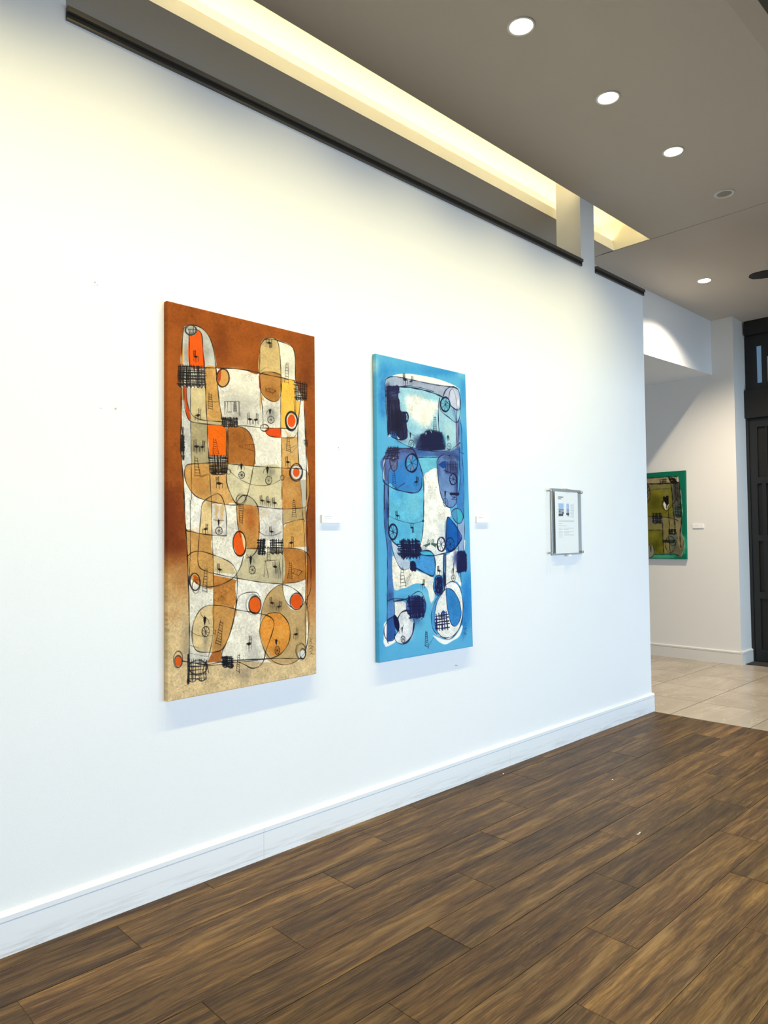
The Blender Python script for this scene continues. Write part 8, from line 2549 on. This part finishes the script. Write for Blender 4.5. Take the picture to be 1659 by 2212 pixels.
ART_GAIN = 0.93
im1 = paint(ORANGE_ART, 835, 1768, 400, 840, 11, (160, 88, 36))
painting('abstract_painting', 'tall rust, sand and orange abstract canvas with little chairs, ladders and wheels', im1,
         [(1.5215, 2.6142), (2.3587, 2.6099), (2.3564, 0.8483), (1.5251, 0.8407)], 0.032, ART_GAIN)
im2 = paint(BLUE_ART, 812, 1748, 330, 720, 12, (100, 178, 216))
painting('abstract_painting', 'tall light blue abstract canvas with navy scribbles and wheels, beside the white sign holder', im2,
         [(2.8005, 2.5959), (3.5945, 2.5978), (3.633, 0.8468), (2.8045, 0.8474)], 0.032, ART_GAIN)
im3 = paint(GREEN_ART, 1100, 1110, 230, 232, 13, (20, 115, 90))
t = painting('abstract_painting', 'green and olive square abstract canvas with black scribbles on the far wall', im3,
             [(-0.55, 2.350), (0.558, 2.3506), (0.548, 1.2418), (-0.55, 1.240)], 0.04, ART_GAIN)
# hang it on the far wall: local x runs to the right of someone facing that wall
t.location = (XF, 1.43, t.location.z); t.rotation_euler = (0, 0, -math.pi / 2)

# ------------------------------------------------------------------ caption cards on the walls
def card(label, origin, rz, w, h, depth, lines):
    t = thing('caption_card', label, 'wall label', origin)
    t.rotation_euler = (0, 0, rz)
    obj('card', B(-w / 2, w / 2, -depth, -0.001, 0, h, 0.0006), M_WHITE, t)
    bm = bmesh.new(); rg = random.Random(int(w * 1e4) + len(label))
    for (x, z, l, th) in lines:
        e = x
        while e < x + l - 0.001:
            k = min(rg.uniform(0.003, 0.011), x + l - e)
            box(bm, -w / 2 + e, -w / 2 + e + k, -depth - 0.0002, -depth + 0.0003, z - th / 2, z + th / 2); e += k + 0.0016
    o = obj('caption_text', bm, M_INKL, t); o['kind'] = 'stuff'
LN = [(0.016, 0.034, 0.052, 0.0022), (0.016, 0.026, 0.050, 0.0016), (0.016, 0.0215, 0.026, 0.0012), (0.016, 0.013, 0.010, 0.0014)]
card('white caption card beside the rust and orange canvas', (2.481, 0, 1.630), 0, 0.132, 0.043, 0.013, LN)
card('white caption card beside the light blue canvas', (3.778, 0, 1.640), 0, 0.128, 0.043, 0.013, LN[:1])
card('white caption card on the far wall beside the green canvas', (XF, 0.7415, 1.627), -math.pi / 2, 0.135, 0.049, 0.010, LN[:2])

# ------------------------------------------------------------------ acrylic sign holder
t = thing('sign_holder', 'clear acrylic wall sign holder with metal standoffs and a printed white sheet', 'sign', (4.797, 0, 1.41))
obj('back_plate', B(-0.207, 0.206, -0.012, -0.007, -0.005, 0.492, 0.001), M_STEEL, t)
obj('front_sheet', B(-0.262, 0.190, -0.034, -0.030, -0.004, 0.490, 0.001), M_ACRYL, t)
paper = obj('paper', B(-0.179, 0.137, -0.0255, -0.0245, 0.008, 0.469), M_WHITE, t)
for sx in (-0.245, 0.173):
    for z in (0.014, 0.472):
        bm = bmesh.new(); lathe(bm, [(0, 0.043), (0.009, 0.043), (0.0105, 0.041), (0.0105, 0.0345), (0.006, 0.0342), (0.006, 0.0)], 16)
        for v in bm.verts: v.co = Vector((sx + v.co.x, -v.co.z, z + v.co.y))
        obj('standoff', bm, M_STEEL, t, True)
for z in (-0.010, 0.496):
    bm = bmesh.new(); box(bm, -0.022, 0.022, -0.036, -0.001, z - 0.006, z + 0.006, 0.002); obj('clip', bm, M_WHITE, t)
PW, PH, PX, PZ = 0.316, 0.461, -0.179, 0.008
def pr(bm, u0, u1, v0, v1, d=0.0004): box(bm, PX + u0 * PW, PX + u1 * PW, -0.0255 - d, -0.0252, PZ + (1 - v1) * PH, PZ + (1 - v0) * PH)
bm = bmesh.new(); rg = random.Random(4)
def textline(bm, u0, u1, v, th, lo=0.012, hi=0.05, skip=0.0):
    u = u0
    while u < u1 - 0.004:
        k = min(rg.uniform(lo, hi), u1 - u)
        if rg.random() >= skip: pr(bm, u, u + k, v - th / 2, v + th / 2)
        u += k + 0.010
textline(bm, 0.135, 0.355, 0.088, 0.018, 0.012, 0.03)
textline(bm, 0.135, 0.26, 0.116, 0.013, 0.01, 0.03)
o = obj('heading_text', bm, M_INK, paper); o['kind'] = 'stuff'
bm = bmesh.new()
for k in range(12): textline(bm, 0.66 + 0.03 * (k % 3 == 0), 0.815, 0.205 + 0.0185 * k, 0.006)
for v in (0.462, 0.482): textline(bm, 0.145, 0.82, v, 0.006)
for v, e in ((0.517, 0.3), (0.553, 0.5)): textline(bm, 0.145, e, v, 0.006)
for v in (0.592, 0.612, 0.648, 0.668, 0.702): textline(bm, 0.145, 0.30, v, 0.006); textline(bm, 0.36, 0.80 if v in (0.592, 0.648, 0.702) else 0.58, v, 0.006)
textline(bm, 0.145, 0.30, 0.735, 0.006); textline(bm, 0.135, 0.25, 0.398, 0.006); textline(bm, 0.52, 0.62, 0.404, 0.006)
o = obj('body_text', bm, M_INKL, paper); o['kind'] = 'stuff'
M_SKYP = flat('print_sky', srgb(168, 196, 240), 0.6); M_BLDG = flat('print_building', srgb(176, 186, 206), 0.6, 0, 140, 0.5); M_DARK = flat('print_dark', srgb(40, 44, 56), 0.6, 0, 200, 0.5)
for u0_, u1_, v1_ in ((0.145, 0.365, 0.27), (0.49, 0.60, 0.285)):
    bm = bmesh.new(); pr(bm, u0_, u1_, 0.19, v1_); obj('photo_sky', bm, M_SKYP, paper)
for a in ((0.145, 0.365, 0.285, 0.36), (0.49, 0.60, 0.30, 0.352), (0.52, 0.60, 0.378, 0.395)):
    bm = bmesh.new(); pr(bm, *a); obj('photo_facade', bm, M_BLDG, paper)
for a in ((0.145, 0.34, 0.36, 0.395), (0.30, 0.365, 0.33, 0.36, 0.0006), (0.17, 0.215, 0.312, 0.334, 0.0006), (0.145, 0.365, 0.276, 0.286, 0.0006), (0.475, 0.60, 0.345, 0.378, 0.0006), (0.49, 0.60, 0.288, 0.297, 0.0006)):
    bm = bmesh.new(); pr(bm, *a); obj('photo_dark_area', bm, M_DARK, paper)

# ------------------------------------------------------------------ ceiling fittings
def downlight_light(t, power, size=122, blend=1.0, color=(1.0, 0.86, 0.38), loc=(0, 0, -0.012)):
    l = bpy.data.lights.new('downlight_beam', 'SPOT')
    l.energy = power; l.color = color; l.spot_size = math.radians(size); l.spot_blend = blend; l.shadow_soft_size = 0.035
    o = bpy.data.objects.new('downlight_beam', l); o.location = loc; link(o, t)
def downlight(label, x, y, z, power, size=122, color=(1.0, 0.86, 0.38)):
    t = thing('downlight', label, 'ceiling light', (x, y, z), 'recessed downlights')
    obj('trim_ring', lathe(bmesh.new(), [(0.074, 0.0), (0.074, -0.004), (0.062, -0.0045), (0.060, -0.001), (0.060, 0.0)], 40), M_TRIMW, t, True)
    obj('lens', lathe(bmesh.new(), [(0.0595, -0.0015), (0.045, -0.004), (0, -0.005)], 40), M_LAMP, t, True)
    downlight_light(t, power, size, 1.0, color)
    return t
for x in (-0.52, 0.395, 1.31): downlight_light(None, SPOT_W, loc=(x, -0.817, ZC - 0.012))      # the row goes on behind the picture's edge
for x, lab in ((2.228, 'glowing round downlight nearest the viewer, just before the largest one in view'),
               (3.143, 'largest glowing downlight, at the top edge of the picture'), (4.058, 'middle glowing downlight in the ceiling row of three'), (4.973, 'third glowing downlight, beside the unlit ceiling speaker')):
    downlight(lab, x, -0.817, ZC, SPOT_W)
xd, yd = 7.64, 0.05
downlight('small glowing downlight on the far ceiling beyond the seam', xd, yd, zf(xd) - 0.001, 660, 128, (1.0, 0.84, 0.62)).rotation_euler = (0, math.atan(SLOPE), 0)
t = thing('ceiling_speaker', 'unlit round white ceiling speaker near the ceiling seam', 'speaker', (5.893, -0.818, ZC))
obj('trim_ring', lathe(bmesh.new(), [(0.076, 0.0), (0.076, -0.005), (0.066, -0.007), (0.056, -0.005), (0.054, 0.0)], 40), M_TRIMW, t, True)
M_GRILLE = flat('speaker_grille', srgb(168, 164, 154), 0.7, 0, 900, 0.35)
obj('grille', lathe(bmesh.new(), [(0.0535, -0.0005), (0.040, -0.002), (0.018, -0.003), (0, -0.003)], 40), M_GRILLE, t, True)
for y, z, a, b, m, face in ((0.0006, 4.36, -0.09, PX0 - 0.004, M_LED, 1), (0.0006, 4.36, PX1 + 0.004, XS - 0.02, M_LED, 1), (0.44, 4.2755, -0.09, XS - 0.02, M_LED2, 0)):
    h = (b - a) / 2      # light strips along the front edge of the recess and behind its lip
    t = obj('led_strip', B(-h, h, 0.0, 0.008, 0.0, 0.024) if face else B(-h, h, -0.012, 0.012, 0.0, 0.008), M_TRIMW, ceil)
    t.location = ((a + b) / 2, y, z)
    obj('diffuser', B(-h, h, 0.008, 0.014, 0.003, 0.021) if face else B(-h, h, -0.009, 0.009, 0.008, 0.013), m, t)

# ceiling fan beyond the seam: one blade tip shows at the picture's edge
t = thing('ceiling_fan', 'black ceiling fan whose rounded blade tip shows at the picture edge', 'ceiling fan', (6.95, -1.28, zf(6.95)))
M_FAN = flat('fan_black', srgb(24, 24, 24), 0.4)
obj('canopy', lathe(bmesh.new(), [(0, 0), (0.065, 0), (0.06, -0.03), (0.03, -0.05), (0, -0.05)], 24), M_FAN, t, True)
obj('downrod', lathe(bmesh.new(), [(0.012, -0.045), (0.012, -0.30)], 12), M_FAN, t, True)
obj('motor_housing', lathe(bmesh.new(), [(0, -0.27), (0.05, -0.28), (0.095, -0.31), (0.1, -0.37), (0.07, -0.41), (0, -0.42)], 28), M_FAN, t, True)
def blade_bm():
    bm = bmesh.new(); top = []; bot = []
    out = [(0.09, 0.035), (0.2, 0.055), (0.38, 0.068), (0.52, 0.066), (0.59, 0.05), (0.618, 0.022), (0.624, 0.0)]
    pts = out + [(x, -y) for x, y in out[-2::-1]]
    for x, y in pts:
        z = -0.405 + y * 0.16
        top.append(bm.verts.new((x, y, z + 0.004))); bot.append(bm.verts.new((x, y, z - 0.004)))
    bm.faces.new(top); bm.faces.new(bot[::-1])
    for i in range(len(pts)): j = (i + 1) % len(pts); bm.faces.new((top[i], bot[i], bot[j], top[j]))
    return bm
b0 = obj('blade', blade_bm(), M_FAN, t); b0.rotation_euler.z = math.radians(109)
for k in range(1, 5):
    c = b0.copy(); c.rotation_euler.z = math.radians(109 + 72 * k); link(c, t)

# ------------------------------------------------------------------ dark panelled door with transom (faces the gallery)
d = bpy.data.objects.new('door_1', None); COL.objects.link(d); d['kind'] = 'structure'
DY0, DY1 = -1.25, YC - 0.002
obj('cornice', B(XD - 0.03, XD + 0.1, DY0, DY1 - 0.022, 3.98, zf(XD) - 0.003, 0.004), M_DOORP, d)
obj('transom_bar', B(XD - 0.03, XD + 0.1, DY0, DY1 - 0.008, 2.958, 3.305, 0.004), M_DOORP, d)
PA = [(0.140, 0.080), (0.022, -0.038), (-0.096, -0.156), (-0.214, -0.274), (-0.332, -0.392), (-0.45, -0.51), (-0.568, -0.628), (-0.686, -0.746)]
tr = bmesh.new()
ys_ = [DY1 - 0.006] + [v for p in PA for v in p] + [DY0]
for a, b in zip(ys_[0::2], ys_[1::2]): box(tr, XD + 0.03, XD + 0.10, b, a, 3.305, 3.98)
tops = []
for k, (a, b) in enumerate(PA):
    zt = 3.841 if k % 2 == 0 else 3.70
    tops.append(zt); box(tr, XD + 0.03, XD + 0.10, b, a, 3.305, 3.387); box(tr, XD + 0.03, XD + 0.10, b, a, zt, 3.98)
tf = obj('transom_frame', tr, M_DOOR, d)
for (a, b), zt in zip(PA, tops): obj('pane', B(XD + 0.055, XD + 0.062, b, a, 3.387, zt), M_PANE, tf)
leaf = bmesh.new(); LY1, LY0 = DY1 - 0.035, -0.86
rows = [(0.153, 0.767, [(0.166, -0.30), (-0.36, -0.78)]), (0.847, 1.463, [(0.166, 0.113), (0.064, 0.011), (-0.038, -0.30), (-0.36, -0.78)]), (1.534, 2.160, [(0.162, 0.109), (0.064, 0.011), (-0.038, -0.30), (-0.36, -0.78)]), (2.235, 2.848, [(0.151, 0.055), (0.040, -0.055), (-0.07, -0.30), (-0.36, -0.78)])]
XL = XD + 0.02
zb = 0.012
for (z0, z1, cols) in rows:
    box(leaf, XL, XL + 0.045, LY0, LY1, zb, z0)
    e = [LY1] + [v for c in cols for v in c] + [LY0]
    for a, b in zip(e[0::2], e[1::2]): box(leaf, XL, XL + 0.045, b, a, z0, z1)
    zb = z1
box(leaf, XL, XL + 0.045, LY0, LY1, zb, 2.955)
lf = obj('door_leaf', leaf, M_DOOR, d)
for (z0, z1, cols) in rows:
    for a, b in cols: obj('panel', B(XL + 0.024, XL + 0.034, b - 0.002, a + 0.002, z0 - 0.002, z1 + 0.002), M_DOORP, lf)
obj('jamb', B(XD + 0.005, XD + 0.10, LY1 + 0.002, DY1, 0, 2.955), M_DOOR, d)
obj('jamb', B(XD + 0.005, XD + 0.10, DY0, LY0 - 0.004, 0, 2.955), M_DOOR, d)
tag(obj('door_mat', B(9.075, XD + 0.015, -0.9, YC - 0.024, 0.001, 0.008, 0.003), M_MAT), 'dark flat mat on the stone tiles before the dark door', 'mat')

# ------------------------------------------------------------------ crumbs on the planks
M_CRUMB = flat('crumb', srgb(226, 222, 212), 0.8)
def crumb(label, x, y, r):
    bm = bmesh.new(); bmesh.ops.create_icosphere(bm, subdivisions=1, radius=r)
    rg = random.Random(int(x * 999))
    for v in bm.verts: v.co = Vector((v.co.x * rg.uniform(0.7, 1.3), v.co.y * rg.uniform(0.7, 1.3), v.co.z * 0.6 + r * 0.55))
    o = obj('crumb', bm, M_CRUMB); o.location = (x, y, 0.0004); tag(o, label, 'crumb', 'specks on the wood floor')
crumb('tiny white crumb on the planks close to the baseboard', 3.856, -0.088, 0.005)
crumb('tiny white crumb on the planks farther from the baseboard', 4.246, -0.648, 0.005)
bm = bmesh.new()
pts = [(-0.018, 0.006), (-0.010, -0.003), (-0.002, 0.004), (0.006, 0.001), (0.012, 0.006), (0.018, 0.002)]
for (xa_, ya), (xb_, yb) in zip(pts, pts[1:]):
    n_ = Vector((yb - ya, xa_ - xb_, 0)).normalized() * 0.0016
    q = [bm.verts.new((x + sx * n_.x, y + sx * n_.y, z)) for z in (0.0, 0.003) for x, y, sx in ((xa_, ya, 1), (xb_, yb, 1), (xb_, yb, -1), (xa_, ya, -1))]
    for fidx in ((0, 1, 2, 3), (7, 6, 5, 4), (0, 4, 5, 1), (1, 5, 6, 2), (2, 6, 7, 3), (3, 7, 4, 0)): bm.faces.new([q[i] for i in fidx])
o = obj('paper_curl', bm, M_CRUMB); o.location = (3.582, -1.16, 0.0005)
tag(o, 'small curled white paper shred lying on the wood planks', 'litter')
